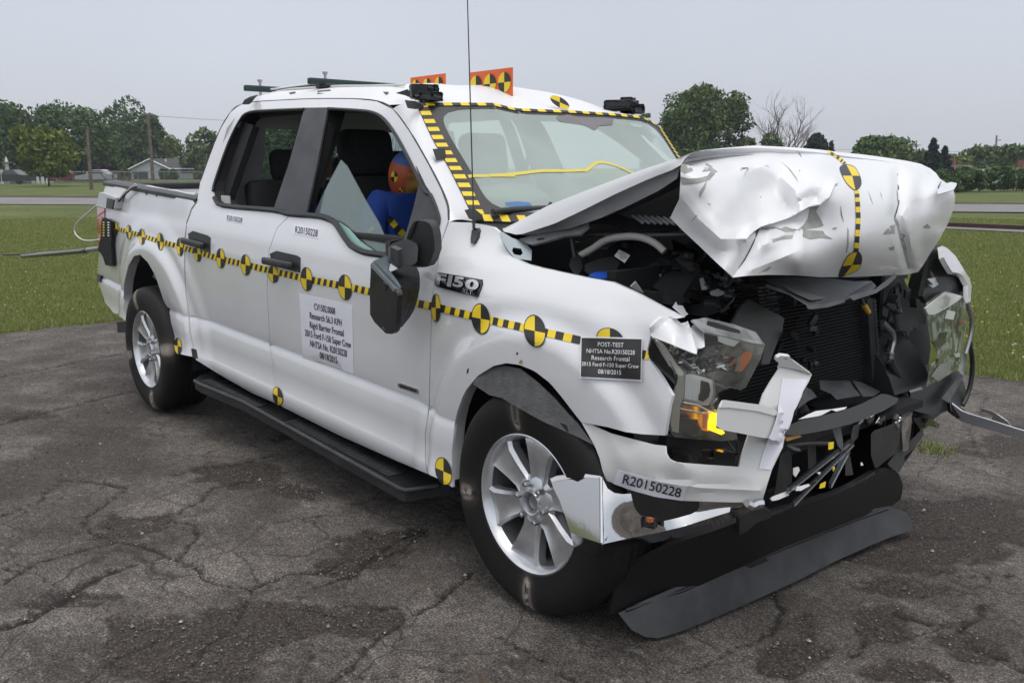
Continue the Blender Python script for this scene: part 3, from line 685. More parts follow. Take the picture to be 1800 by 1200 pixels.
def wheel(x, z, ysign, spoke0, scuffs, steer=0., yo=1.03, tr=.397):
    """outer rim plane at |y| = yo; built on the right and mirrored for the left"""
    c = (x, -yo, z); R0 = .243
    prof = [(R0-.004, .0), (R0+.005, .016), (R0+.03, .020), (.30, .026), (.335, .026), (.365, .018), (.385, .002), (.393, -.02), (tr, -.06), (tr, -.12)]
    groove = []
    for k in range(5):
        y = -.06-.036*k; groove += [(tr, y-.002), (tr, y-.024), (tr-.009, y-.026), (tr-.009, y-.034)]
    prof = prof[:9] + groove + [(tr, -.245), (.385, -.27), (.35, -.29), (R0, -.27)]
    V, F = lathe(prof, c, 160)
    wh = mk('wheel', V, F, tyrem, truck, smooth=True, sharp=50)
    sc = np.zeros(len(V)); fl = np.zeros(len(V)); r = np.hypot(V[:, 0]-x, V[:, 2]-z); a = np.degrees(np.arctan2(V[:, 2]-z, V[:, 0]-x)) % 360
    for (a0, wd, r0, r1, f) in scuffs:
        d = np.abs((a-a0+180) % 360-180); g = np.exp(-(d/wd)**2)*(1/(1+np.exp(-(r-r0)*160)))*(1/(1+np.exp((r-r1)*160)))*(V[:, 1] < c[1]+.03)
        sc = np.maximum(sc, g*.75); fl = np.maximum(fl, np.exp(-(d/(wd*.35))**4)*(r > r0)*(r < r1)*f)
    for nme, arr in (('scuff', sc), ('flake', fl)):
        at = wh.data.attributes.new(nme, 'FLOAT', 'POINT'); at.data.foreach_set('value', arr.astype(np.float32))
    rimp = [(R0+.004, -.001), (R0+.006, .010), (R0-.002, .014), (R0-.008, .008), (R0-.014, -.004), (.222, -.02), (.214, -.06), (.205, -.12), (.20, -.19)]
    V, F = lathe(rimp[:6], c, 96); rim = mk('rim', V, F, M['alu'], wh, smooth=True, sharp=45)
    V, F = lathe(rimp[5:], c, 96); mk('rim_barrel', V, F, mat('rim_barrel_shade', (.13, .13, .135), .5, metal=.5), wh, smooth=True)
    # dished spokes
    for k in range(6):
        a = math.radians(spoke0+60*k); ca, sa = math.cos(a), math.sin(a); Bk = MB()
        sec = []
        for r_, wf, wb_, yf in ((.060, .034, .040, -.020), (.095, .033, .041, -.022), (.140, .040, .050, -.014), (.190, .052, .064, -.006), (.218, .068, .080, -.008), (.232, .080, .090, -.012)):
            row = []
            for (w_, y_) in ((-wb_, yf-.045), (-wb_, yf-.012), (-wf, yf), (-wf*.45, yf-.008), (wf*.45, yf-.008), (wf, yf), (wb_, yf-.012), (wb_, yf-.045)):
                row.append((c[0]+r_*ca-w_*sa, c[1]-y_, c[2]+r_*sa+w_*ca))
            sec.append(row)
        V = np.array(sec).reshape(-1, 3); F = [(i*8+j, i*8+j+1, (i+1)*8+j+1, (i+1)*8+j) for i in range(5) for j in range(7)]
        mk('spoke', V, F, M['alu'], wh, smooth=True, sharp=28)
    V, F = lathe([(.0001, -.045), (.030, -.045), (.034, -.040), (.036, -.006), (.042, -.004), (.047, -.014), (.062, -.020), (.082, -.024), (.095, -.034), (.098, -.075)], c, 48)
    mk('hub', V, F, M['alu'], wh, smooth=True, sharp=30)
    V, F = lathe([(.0001, -.022), (.024, -.022), (.027, -.028), (.027, -.046)], c, 24); mk('axle_end', V, F, M['steel'], wh, smooth=True, sharp=30)
    for k in range(6):
        a = math.radians(spoke0+30+60*k); cc = (c[0]+.067*math.cos(a), c[1], c[2]+.067*math.sin(a))
        V, F = lathe([(.0001, .006), (.007, .006), (.011, .0), (.0115, -.025)], cc, 6); mk('lug_nut', V, F, M['steel'], wh)
    V, F = lathe([(.0001, -.115), (.165, -.115), (.168, -.12), (.168, -.14)], c, 48); mk('brake_disc', V, F, M['steel'], wh, smooth=True, sharp=30)
    V, F = lathe([(.22, -.15), (.0001, -.16)], c, 48); mk('inner_barrel', V, F, M['dark'], wh)
    mk('brake_caliper', *(lambda q: (q[0], q[1]))(rboxv((x-.12, -yo+.115, z+.05), (.09, .05, .17), .015)), M['aludark'], wh)
    return wh
def mirror_tree(o, parent):
    c = mirror(o, parent)
    for ch in list(o.children): mirror_tree(ch, c)
    return c
fw = wheel(3.583, .40, -1, 20, [(98, 5, .25, .385, 1), (187, 8, .27, .36, 1), (187, 5, .36, .40, 1), (273, 5.5, .25, .40, 1)], yo=1.04)
rw = wheel(0, .40, -1, 15, [(108, 7, .25, .40, .6), (8, 9, .265, .40, .2), (195, 8, .26, .40, .6), (282, 8, .25, .40, .8)], yo=1.06)
mirror_tree(fw, truck); mirror_tree(rw, truck)
# wheel housings
def housing(x, z, r, y0, y1, a0=-10, a1=190):
    V = []; n = 20
    for k in range(n+1):
        a = math.radians(a0+(a1-a0)*k/n); V += [(x+r*math.cos(a), y0, z+r*math.sin(a)), (x+r*math.cos(a), y1, z+r*math.sin(a))]
    F = [(2*k, 2*k+2, 2*k+3, 2*k+1) for k in range(n)]
    F.append(tuple(2*k+1 for k in range(n+1)))
    o = mk('wheel_housing', V, F, M['black'], truck, smooth=True, sharp=30); mirror(o, truck)
housing(0, .44, .56, -1.00, -.60); housing(3.56, .42, .50, -.95, -.62, 20, 190)
# arch returns (white inner lip)
for cx, cz, arch in ((0, .44, "222,560 217,523 219,497 226,467 236,451 247,448 260,461 273,484 283,514 293,544 302,581 308,598"), (3.56, .42, "794.5,845 794.5,786 799,745 804,722 813,697 820,684 840,660 867,643 890,638 913,641 940,652 967,673 987,697 1007,723 1022,742")):
    q = np.array([US(*p, .0) for p in P(arch)]); q2 = q.copy(); q2[:, 1] += .06; d = q2[:, [0, 2]]-np.array([cx, cz]); q2[:, 0] += d[:, 0]*.02; q2[:, 2] += d[:, 1]*.02
    o = loft('arch_lip', q, q2, M['paint'], truck, k=2, nx=40); mirror(o, truck)
sheet('wheel_arch_liner', "832,675 840,657 858,646 887,642 915,648 945,672 975,700 1000,728 1015,743 1035,772 1040,780 1010,765 953,740 910,716 882,699 860,694", Surf([(840, 662, 'y', -1.04), (940, 655, 'y', -1.035), (1010, 730, 'y', -1.03), (882, 697, 'y', -1.075), (953, 740, 'y', -1.08), (1035, 778, 'y', -1.05)]), .012, M['felt'], truck, st=12)
sheet('mud_flap', "205,566 226,564 226,584 207,585", const('y', -.86), .02, M['black'], truck, st=12)
sheet('side_marker_black_tape', "336,612 345,614 348,630 338,628", lambda x, y, o=0.: US(x, y, .002), .002, M['tblack'], truck, st=8)

# ------------------------------------------------------------------ door handles, badges, running board
def handle(cx, cy, w):
    h = sheet('door_handle', f"{cx-.52*w},{cy-15} {cx-.30*w},{cy-20} {cx+.38*w},{cy-12} {cx+.5*w},{cy-8} {cx+.5*w},{cy+18} {cx+.35*w},{cy+17} {cx-.45*w},{cy+4}", lambda x, y, o=0.: US(x, y, .004+o), .004, M['black'], truck, st=10, direction=(0, 1, 0))
    a = US(cx-.55*w, cy-4); b = US(cx+.42*w, cy+6)
    m_ = (a+b)/2; L = np.linalg.norm(b-a); V, F = rboxv((m_[0], m_[1]-.030, m_[2]), (L, .028, .036), .012, rot('Y', math.degrees(math.atan2(-(b-a)[2], (b-a)[0]))))
    g = mk('grip', V, F, M['black'], h, smooth=True); return h
handle(350, 426, 38); handle(501, 461, 52)
bd = sheet('model_badge', "768,479 776,479.5 845,491.5 846,500 838,522 832,520 766,504 764,500", lambda x, y, o=0.: US(x, y, .010+o), .010, M['gloss'], truck, st=7, direction=(0, 1, 0))
qb = quadmap("766,478.5 848,491 840,523 762,505", SIDE)
text_on(bd, [('F', .03, .24, .03, .74), ('1', .28, .37, .03, .70), ('5', .40, .62, .05, .64), ('0', .66, .95, .08, .62)], qb, M['alu'], .016, .045)
text_on(bd, [('XLT', .62, .86, .66, .92)], qb, M['alu'], .0125, .02)
eb = sheet('engine_badge', "699,674 703,673.5 734,684 734.5,691 731,691 700,680", lambda x, y, o=0.: US(x, y, .006+o), .006, M['steel'], truck, st=6, direction=(0, 1, 0))
sheet('badge_face', "703,677 731,685.5 731,689 703,680", lambda x, y, o=0.: US(x, y, .0075+o), .0015, M['ink'], eb, st=6, direction=(0, 1, 0))
# running board: top plane traced, ribs as ridges
rbS = plane((345, 670, 'z', .315), (375, 655, 'z', .335), (715, 863, 'z', .215))
rbo = sheet('running_board', "342,668 350,660 372,652 395,657 442,686 498,712 595,760 700,806 765,838 790,850 762,853 712,862 704,859 560,779 430,707 352,675", rbS, .05, M['black'], truck, st=22, direction=(0, 0, -1))
rib = MB()
for (x0, y0, x1, y1, n_) in ((356, 672, 446, 717, 22), (503, 744, 680, 838, 38)):
    for k in range(n_):
        t = k/(n_-1); px = x0+(x1-x0)*t; py = y0+(y1-y0)*t; ln = 34 if x0 < 400 else 48
        p0 = rbS(px, py); p1 = rbS(px+ln, py-ln*.32)
        q = [p0*(1-u)+p1*u + np.array([.012*math.sin(u*3), 0, .004]) for u in (0, .5, 1)]
        for dx in (-1,):
            Vt, Ft = tubev(q, .006, 5); rib.add(Vt, Ft)
rib.build('tread_ribs', M['grey'], rbo, smooth=True)['kind'] = 'stuff'
tube('edge_trim', [rbS(*q) for q in P("343,669 352,675 430,707 560,779 704,859 714,862 770,853")], .012, M['grey'], rbo)
for y_ in (1.02,):
    box('running_board', (1.75, .97, .26), (2.1, .16, .05), M['black'], truck)
# antenna
base = US(834, 410); 
an = sheet('antenna_base', "829,405 833,401 838,401 840.5,406 838,418 832,428.5 827.5,428 827,421", lambda x, y, o=0.: US(x, y, .015+o), .02, M['gloss'], truck, st=6, direction=(0, 1, 0))
a0 = US(833, 402, .02); dep = CM[2] @ (a0-CP); topd = ray(820, -60)*dep; a1 = CP+topd
tube('mast', [a0, a0+(a1-a0)*.04, a0+(a1-a0)*.08, a0+(a1-a0)*.5, a1], [.006, .0055, .0028, .0025, .002], M['black'], an, n=8)
# ------------------------------------------------------------------ striped measuring tape and targets along the side
tp_px = [(198, 401), (225, 407), (248, 414), (281, 424.5), (316, 433.5), (347, 443), (387, 455), (431, 465), (480, 477), (538, 490), (605, 503), (653, 513)]
tape('measuring_tape', tp_px, (6.5, 12.5), SIDE, truck, n=62)
tape('measuring_tape', [(727, 532), (765, 539.5), (845, 559), (940, 580), (1020, 598)], (13, 14), SIDE, truck, n=14)
tape('measuring_tape', [(1128, 622), (1141, 625)], (15, 15), SIDE, truck, n=1, start=1)
for cx, cy, rx, ry, sh, fl in ((202.5, 402, 4.2, 13, .28, 1), (226, 408, 4.6, 13, .28, 0), (249, 416, 5.5, 14, .28, 1), (281.5, 424.5, 5.5, 15.5, .28, 0), (316, 434, 6, 16, .28, 1), (387.5, 454, 7.5, 17.5, .25, 1),
                               (431.5, 465.5, 8.5, 18.5, .25, 1), (538.5, 490.5, 10.5, 21, .23, 1), (606, 505, 12, 22.5, .22, 1), (845, 560, 16.5, 27, .2, 0), (940, 581.5, 19.5, 28.5, .2, 0), (766, 541, 8.5, 25, .1, 1)):
    target(truck, cx, cy, rx, ry, SIDE, sh, flip=fl)
def part_target(cx, cy, rx, ry, sh, poly, fl=0):
    target(truck, cx, cy, rx, ry, SIDE, sh, flip=fl)
part_target(347, 446, 6.5, 14, .25, None, 1); part_target(480, 482, 9, 15, .23, None, 1)
target(truck, 1072, 596, 24, 20, lambda x, y, o=0.: US(x, min(y, 598), .0+o), .15, flip=0)
target(truck, 312.5, 608, 6.5, 14.5, SIDE, .3, flip=1); target(truck, 488, 696, 9, 16.5, SIDE, .45, flip=0); target(truck, 779.5, 828, 15, 24, SIDE, .45, flip=0)
# paper labels
def label(name, quad, lines, m=M['paper'], ink=M['ink'], S=SIDE, off=.002, bold=.012, frame=None, th=.0012):
    q = P(quad); o = sheet(name, q, lambda x, y, o_=0.: S(x, y, off+o_), th, m, truck, st=14)
    if lines: text_on(o, lines, quadmap(quad, S), ink, off+.0018, bold)
    return o
label('paper_label', "526,516 619,536 621.5,657 532,629", [("CV1502.0008", .27, .67, .095, .195), ("Research 56.3 KPH", .18, .79, .245, .345), ("Rigid Barrier Frontal", .17, .82, .39, .49), ("2015 Ford F-150 Super Crew", .07, .96, .535, .635), ("NHTSA No. R20150228", .16, .875, .68, .78), ("08/18/2015", .34, .68, .82, .92)])
label('paper_label', "398,375 428,380.5 426.5,393.5 397,388", [("R20150228", .05, .95, .18, .85)], bold=.004)
label('paper_label', "517,393.5 562,401 560,419.5 515.5,411", [("R20150228", .06, .94, .15, .85)], bold=.004)
PST = lambda x, y, o=0.: US(x, y, o)
pc = label('test_placard', "1021,591 1129,594 1127,670 1019,664", [], m=M['white'], off=.012)
pk = sheet('placard_face', "1022.5,593.5 1127.5,596 1125.5,667 1020.8,661.5", lambda x, y, o=0.: US(x, y, .0145+o), .001, mat('placard_black', (.025, .023, .023), .35), pc, st=14)
text_on(pc, [("POST-TEST", .28, .70, .12, .225), ("NHTSA No.R20150228", .10, .885, .285, .39), ("Research Frontal", .185, .80, .44, .55), ("2015 Ford F-150 Super Crew", .025, .955, .605, .70), ("08/18/2015", .295, .67, .765, .87)], quadmap("1021,591 1129,594 1127,670 1019,664", PST), M['white'], .018, .0)
# small soot marks on the white paint
for q in ("908,618 911,621 909,624 907,622", "821,649 824,647 823,655 820,657"):
    sheet('soot_mark', q, lambda x, y, o=0.: US(x, y, .001), .001, M['ink'], truck, st=5)
target(truck, 915, 636, 2.6, 3.6, SIDE, .1)

# ------------------------------------------------------------------ knocked-off door mirror
mS = plane((652, 463, 'y', -1.21), (693, 507, 'y', -1.24), (680, 587, 'y', -1.18))
mir = sheet('door_mirror', "652,463 672,484 693,507 697,513 699,520 694,582 689,587 678,586 658,566 650.5,553 650,510", mS, .02, mat('mirror_back_shell', (.012, .013, .014), .4, bump=.15, bscale=60), truck, st=14)
sheet('mirror_shell', "693,507 704,506 713,508 725,500 738,495 738,505 735,522 728,545 720,558 708,573 690,587 694,582 698,522 697,513", plane((695, 512, 'y', -1.22), (737, 500, 'y', -1.06), (692, 586, 'y', -1.16)), .05, M['bag'], mir, st=10)
sheet('mirror_cap', "652,463 659,457 668,454 680,449 687,458 684,474 690,482 700,495 705,504 701,508 693,507 672,484", plane((652, 463, 'y', -1.215), (693, 507, 'y', -1.245), (680, 449, 'y', -1.10)), .012, mat('glossy_grey_shell', (.14, .165, .19), .15, coat=.8), mir, st=10)
sheet('mirror_shell', "686,478 702,471 718,466 733,470 737,480 738,490 738,496 725,501 712,508 705,506 697,492", plane((686, 478, 'y', -1.12), (737, 480, 'y', -1.02), (705, 506, 'y', -1.16)), .03, M['bag'], mir, st=9)
blk = sheet('fold_joint', "686,434 692,427 702,423 712,421 723,423 733,429 735,436 733,460 726,466 716,467 703,471 690,462 686,457", plane((686, 440, 'y', -1.15), (734, 440, 'y', -1.06), (700, 470, 'y', -1.13)), .07, M['grey'], mir, st=9)
sheet('joint_facet', "686,434 699,440 700,470 692,464 686,457", plane((686, 440, 'y', -1.155), (700, 440, 'y', -1.165), (700, 470, 'y', -1.14)), .02, M['grey2'], mir, st=8)
sheet('fold_joint', "677.5,424 686,424 686,450 678,449", plane((677, 424, 'y', -1.10), (686, 424, 'y', -1.12), (680, 450, 'y', -1.09)), .04, M['black'], mir, st=8)
arm = sheet('mirror_arm', "714,420 720,403 727,390 735,387.5 748,389 755,393 760,402 763,417 764,440 757,460 751,469 742,470 730,466 735,440 732,428", plane((714, 420, 'y', -1.06), (760, 400, 'y', -1.02), (742, 470, 'y', -1.03)), .05, M['black'], mir, st=9)
sheet('arm_slot', "716,417 722,402 728,390 732,389 726,405 719,420", plane((714, 420, 'y', -1.065), (760, 400, 'y', -1.03), (742, 470, 'y', -1.04)), .01, M['dark'], mir, st=7)

# ------------------------------------------------------------------ tail: lamp, instrument hardware
tl = sheet('tail_light', "171,364 183.5,366 183.5,388 179,402 177,440 172,440 170.5,400", lambda x, y, o=0.: US(x, y, .006+o), .05, M['red'], truck, st=8, direction=(0, 1, 0))
sheet('reverse_lens', "174,380 180,382 177,396 174,395", lambda x, y, o=0.: US(x, y, .009+o), .003, M['amber'], tl, st=6)
sheet('bumper_end', "170.5,482 177,484 176,496 171,495", lambda x, y, o=0.: US(x, y, .012+o), .05, M['black'], truck, st=6, direction=(0, 1, 0))
jb = sheet('junction_box', "174,338 182,340 204,348 201,367 193,367 170,362", lambda x, y, o=0.: US(x, y, .05+o), .05, mat('pale_grey_box', (.50, .52, .52), .45), truck, st=9, direction=(0, 1, 0))
sheet('connector_plate', "188,348 200,351 197,368 186,366", lambda x, y, o=0.: US(x, y, .058+o), .01, M['black'], jb, st=8)
wires = MB()
for k, (r_, c_) in enumerate(((.004, 0), (.004, 1), (.004, 2))):
    Vt, Ft = tubev(spline([US(x, y+k*1.5, .03) for x, y in P("193,356 200,355 208,351 214,345 219,339 225,334 232,328 240,325")], 4), .006, 6); wires.add(Vt, Ft, k)
wires.build('wire_bundle', [M['red'], M['cable'], M['black']], truck, smooth=True)
tube('bed_cable', spline([U(x, y, 1, -.89) for x, y in P("238,326 250,330 262,329 275,332 295,336 310,337 322,340 345,343")], 4), .012, M['cable'], truck)
for q in ("213,344 219,336 224,334 219,346 215,357", "252,336 260,338 257,343", "272,340 279,341 274,346"):
    sheet('cable_tape', q, lambda x, y, o=0.: US(x, y, .003), .002, M['tblack'], truck, st=8)
tube('looped_cable', spline([US(x, y, .05) for x, y in P("170,361 160,370 148,380 137,390 131,400 132,410 138,417 147,422 160,423 174,421")], 4), .0055, M['cable'], truck)
pl = sheet('target_plate', "178,389 182,383 189,387 193,388 195,391 196,420 195,430 198,468 185,466 181,452 177,445 172,440 175,425 178,415", lambda x, y, o=0.: US(x, y, .03+o), .02, M['dark'], truck, st=8, direction=(0, 1, 0))
B = MB()
for k in range(6):
    for x_ in (182, 190.5):
        V = [US(x_+dx, 391+k*4.6+dy, .048) for dx, dy in ((-1.5, -1.2), (1.5, -1.2), (1.5, 1.2), (-1.5, 1.2))]; B.add(V, [(0, 1, 2, 3)], 0 if x_ < 185 else 1)
B.build('plate_marks', [M['yellow'], M['white']], pl)
bm0 = US(184, 438, .05)
def onx(px, py, y): return U(px, py, 1, y)
bo = thing('sensor_boom', 'thin black sensor rod sticking out behind the tail of the truck', 'rod', tuple(onx(172, 437, -.98)))
tube('rod', [onx(176, 436.5, -.97), onx(150, 440, -.99)], .018, M['steel'], bo)
tube('rod_sleeve', [onx(152, 440, -.99), onx(145, 441.5, -1.0), onx(40, 450.5, -1.04)], .020, M['gloss'], bo)
tube('rod_tip', [onx(60, 446, -1.035), onx(6, 448, -1.06)], .008, M['black'], bo)
# ------------------------------------------------------------------ things on the roof
def rz(x, y):      # roof height
    d = (roofV[:, :, 0]-x)**2+(roofV[:, :, 1]-y)**2; i = np.unravel_index(d.argmin(), d.shape); return roofV[i][2]
xB, xA = 1.364, .60
for nm, x_, y0, y1, z_, lab in (('roof_bar', xB, -.60, .62, 1.972, 'dark green roof bar nearest the windscreen, held on a bolt'), ('roof_bar', xA, -.60, .45, 1.985, 'dark green roof bar over the rear edge of the cab')):
    t_ = thing(nm, lab, 'roof bar', (x_, y0, rz(x_, y0)), 'roof bars across the cab')
    rbox('bar', (x_, (y0+y1)/2, z_), (.035, y1-y0, .034), M['barrail'], t_, .008)
    for yy in (y0+.10, y1-.1):
        tube('post', [(x_, yy, z_+.045), (x_, yy, rz(x_, yy)-.005)], .008, M['steel'], t_)
        rbox('foot', (x_, yy, rz(x_, yy)+.012), (.12, .06, .02), M['tblack'], t_, .008)
        tube('nut', [(x_, yy, z_+.040), (x_, yy, z_+.052)], .016, M['steel'], t_, n=6)
rbox('roof_panel', (1.0, -.25, 1.975), (.55, .5, .008), M['white'], truck, .003)
tube('roof_cable', spline([(x, -.50, rz(x, -.50)+.008) for x in (.70, .95, 1.2, 1.5, 1.8, 2.1)], 4), .006, M['cable'], truck)
sheet('roof_tape', "426,184 430,176 440,170.5 449,168 455,167 450,171 441,182 437,184", plane((430, 180, 'y', -.74), (450, 168, 'y', -.64), (440, 175, 'y', -.69)), .003, M['tblack'], truck, st=8)
for q in ("508,163 519,161 519,165 510,166", "558,160 580,157.5 582,160 572,164.5 558,165", "673,161.5 683,161.5 679,165.5"):
    c = np.mean(P(q), 0); sheet('roof_tape', q, plane((c[0]-20, c[1], 'y', -.60), (c[0]+20, c[1], 'y', -.60), (c[0], c[1]+10, 'y', -.66)), .003, M['tblack'], truck, st=8)
def board(x0, x1, y, z0, z1, lab, grp, quad):
    t = tag(mk('target_board', boxv(((x0+x1)/2, y, (z0+z1)/2), (x1-x0, .006, z1-z0)), BF, M['orange'], None, origin=((x0+x1)/2, y, z0)), lab, 'target board', grp)
    S_ = lambda px, py, o=0.: None
    n = 20; h = (z1-z0); r = h*.36
    for k in range(3):
        cx = x0+(x1-x0)*(k+.5)/3; cz = (z0+z1)/2; V = [(cx, y-.006, cz)]; F = []; fm = []
        for j in range(n): V.append((cx+r*math.cos(2*math.pi*j/n), y-.006, cz+r*math.sin(2*math.pi*j/n)))
        for j in range(n): F.append((0, 1+j, 1+(j+1) % n)); fm.append((j//5+1) % 2)
        mk('round_target', V, F, [M['yellow'], M['tblack']], t, fm=fm)
    return t
a = U(826, 128, 1, -.10); b = U(901, 122.5, 1, -.10); c = U(900, 161, 1, -.10)
board(a[0], b[0], -.10, c[2]-.02, a[2], 'orange board with three round yellow and black targets, right behind the antenna mast', 'orange target boards', None)
a = U(722, 137, 1, -.05); b = U(783, 132, 1, -.05)
board(a[0], b[0], -.05, a[2]-.10, a[2], 'orange target board partly hidden behind the wrapped roof camera', 'orange target boards', None)
def crumple(c, s, R, seed, name, m, parent, amp=.12, n=10):
    s = tuple(v*.82 for v in s)
    V, F = rboxv(c, s, min(s)*.2, R, 5); r = np.random.default_rng(seed); V = V + (r.random(V.shape)-.5)*min(s)*amp; return mk(name, V, F, m, parent, smooth=True, sharp=25)
CS_ = .8
cm = thing('roof_camera', 'black wrapped camera taped to the roof corner nearest the side windows', 'camera', tuple(U(742, 176, 1, -.60)), 'wrapped roof cameras')
p = U(736, 161, 1, -.62); crumple(p, (.075, .09, .075), rot('Z', -20), 1, 'wrapped_body', M['bag'], cm, .10)
p2 = U(752, 163, 1, -.56); crumple(p2, (.11, .10, .07), rot('Z', -35), 2, 'bag_fold', M['bag'], cm, .35)
p3 = U(758, 170, 1, -.60); crumple(p3, (.09, .08, .04), rot('Z', 10), 4, 'bag_fold', M['bag'], cm, .35)
sheet('tape_base', "695,164 716,157 722,165 735,172 765,170 762,175 745,177 730,176 712,168", const('y', -.63), .004, M['tblack'], cm, st=8)
cm = thing('roof_camera', 'black wrapped camera on the far roof corner above the windscreen', 'camera', tuple(U(1100, 190, 1, .52)), 'wrapped roof cameras')
p = U(1104, 180, 1, .55); crumple(p, (.08, .08, .055), rot('Z', 25), 6, 'wrapped_body', M['bag'], cm, .15)
p = U(1092, 186, 1, .50); crumple(p, (.17, .13, .05), rot('Z', 20), 7, 'bag_fold', M['bag'], cm, .4)
p = U(1112, 192, 1, .56); crumple(p, (.10, .10, .05), rot('Z', 0), 8, 'bag_fold', M['bag'], cm, .4)
# target sticker on the roof above the windscreen and tape running back
rS = plane((960, 170, 'y', -.02), (1000, 180, 'y', .08), (980, 190, 'y', .02))
def roofpt(px, py, o=0.):
    # intersect the roof by marching
    d = ray(px, py); best = None
    for t in np.linspace(3.0, 6.0, 400):
        p = CP+d*t
        dd = (roofV[:, :, 0]-p[0])**2+(roofV[:, :, 1]-p[1])**2; i = np.unravel_index(dd.argmin(), dd.shape)
        if dd[i] < .01 and p[2] < roofV[i][2]: return CP+d*(t-.01-o)
    return CP+d*(3.35-o)
target(truck, 984, 180, 17, 9.5, lambda x, y, o=0.: rS(x, y, .03), .45, off=.0, rim=0)

# ------------------------------------------------------------------ crash dummy in the front passenger seat
dm = thing('crash_test_dummy', 'crash test dummy with orange head and blue shirt in the front passenger seat', 'dummy', (2.0, -.40, 1.0))
def skinbody(name, pts, edges, radii, m, parent, sub=2):
    rl = rootloc(parent); me = bpy.data.meshes.new(name); me.from_pydata([tuple(np.array(p)-rl) for p in pts], edges, []); o = bpy.data.objects.new(name, me); link(o)
    o.parent = parent
    o.modifiers.new('s', 'SKIN'); o.modifiers.new('u', 'SUBSURF').levels = sub; o.modifiers['u'].render_levels = sub
    for i, r in enumerate(radii):
        me.skin_vertices[0].data[i].radius = r if hasattr(r, '__len__') else (r, r)
    me.skin_vertices[0].data[0].use_root = True; me.materials.append(m)
    dg = bpy.context.evaluated_depsgraph_get(); me2 = bpy.data.meshes.new_from_object(o.evaluated_get(dg)); o.modifiers.clear(); o.data = me2
    me2.polygons.foreach_set('use_smooth', np.ones(len(me2.polygons), bool)); return o
def dummy(x, y, z, parent, s=1.):
    px_ = lambda a, b, c: (x+a, y+b, z+c)
    pts = [px_(-.02, 0, .02), px_(-.01, 0, .16), px_(.0, 0, .30), px_(.02, 0, .40), px_(.03, 0, .47),
           px_(.0, -.15, .38), px_(.02, -.205, .30), px_(.10, -.24, .12), px_(.28, -.20, .08), px_(.36, -.17, .08),
           px_(.0, .15, .38), px_(.02, .205, .30), px_(.10, .24, .12), px_(.28, .20, .08), px_(.36, .17, .08),
           px_(.12, -.10, .0), px_(.45, -.12, .06), px_(.52, -.12, -.25), px_(.12, .10, .0), px_(.45, .12, .06), px_(.52, .12, -.25)]
    ed = [(0, 1), (1, 2), (2, 3), (3, 4), (2, 5), (5, 6), (6, 7), (7, 8), (8, 9), (2, 10), (10, 11), (11, 12), (12, 13), (13, 14), (0, 15), (15, 16), (16, 17), (0, 18), (18, 19), (19, 20)]
    rd = [.14, .145, .155, .08, .05, .09, .075, .05, .042, .035, .09, .075, .05, .042, .035, .09, .07, .05, .09, .07, .05]
    return skinbody('body', pts, ed, rd, M['shirt'], parent)
def onobj(o, px, py, off=.003):
    from mathutils.bvhtree import BVHTree
    rl = rootloc(o); t = BVHTree.FromPolygons([tuple(v.co) for v in o.data.vertices], [tuple(p.vertices) for p in o.data.polygons])
    d = ray(px, py); d = d/np.linalg.norm(d); h = t.ray_cast(Vector(CP-rl), Vector(d)); return np.array(h[0])+rl-d*off if h[0] is not None else None
body_ = dummy(1.96, -.42, .97, dm)
hc = U(712, 309, 1, -.42)
hc = hc + np.array([.01, 0, 0])
def head(c, parent):
    n = 24; V = []; F = []; fm = []
    for i in range(n+1):
        for j in range(2*n):
            a = math.pi*i/n; b = math.pi*j/n; d = np.array([math.sin(a)*math.cos(b), math.sin(a)*math.sin(b), math.cos(a)])
            r = np.array([.102, .082, .125])*d
            if d[0] > 0 and d[2] < 0: r[0] += .012*max(0, -d[2])*d[0]; 
            nose = math.exp(-((d[1]/.16)**2+((d[2]+.12)/.18)**2))*(d[0] > 0); r[0] += .026*nose
            brow = math.exp(-((d[2]-.15)/.10)**2)*(d[0] > .5); r[0] += .006*brow
            eye = math.exp(-(((abs(d[1])-.38)/.16)**2+((d[2]-.0)/.12)**2))*(d[0] > 0); r[0] -= .010*eye
            mouth = math.exp(-((d[1]/.35)**2+((d[2]+.50)/.05)**2))*(d[0] > 0); r[0] -= .006*mouth
            ear = math.exp(-(((d[0]+.05)/.16)**2+((d[2]+.05)/.22)**2)); r[1] += .012*ear*np.sign(d[1])
            V.append(c+(rot('Y', 14) @ r))
    for i in range(n):
        for j in range(2*n):
            F.append((i*2*n+j, (i+1)*2*n+j, (i+1)*2*n+(j+1) % (2*n), i*2*n+(j+1) % (2*n)))
            a = (i+.5)/n; b = j/(2*n)*360
            fm.append(1 if a < .34 else (2 if (b < 38 or b > 322) and .42 < a < .72 else 0))
    return mk('head', V, F, [M['skin_o'], M['bluep'], M['ochre']], parent, fm=fm, smooth=True)
hd = head(hc, dm)
def disc(parent, c, nrm, r, name='round_target', seg=20):
    nrm = np.array(nrm, float); nrm /= np.linalg.norm(nrm); a = np.cross(nrm, (0, 0, 1)); a /= np.linalg.norm(a); b = np.cross(nrm, a); V = [c]
    for k in range(seg): t = 2*math.pi*k/seg; V.append(c+r*(math.cos(t)*a+math.sin(t)*b))
    return mk(name, V, [(0, 1+k, 1+(k+1) % seg) for k in range(seg)], [M['yellow'], M['tblack']], parent, fm=[(k//(seg//4)) % 2 for k in range(seg)])
tube('neck', [hc+np.array([-.02, 0, -.10]), hc+np.array([-.03, 0, -.17])], .05, M['black'], dm)
tube('neck_ring', [hc+np.array([-.03, 0, -.145]), hc+np.array([-.03, 0, -.152])], .062, M['steel'], dm, n=16)
tube('collar', [hc+np.array([-.03, 0, -.165]), hc+np.array([-.035, 0, -.20])], [.075, .105], M['skin_o'], dm, n=16)
V = []
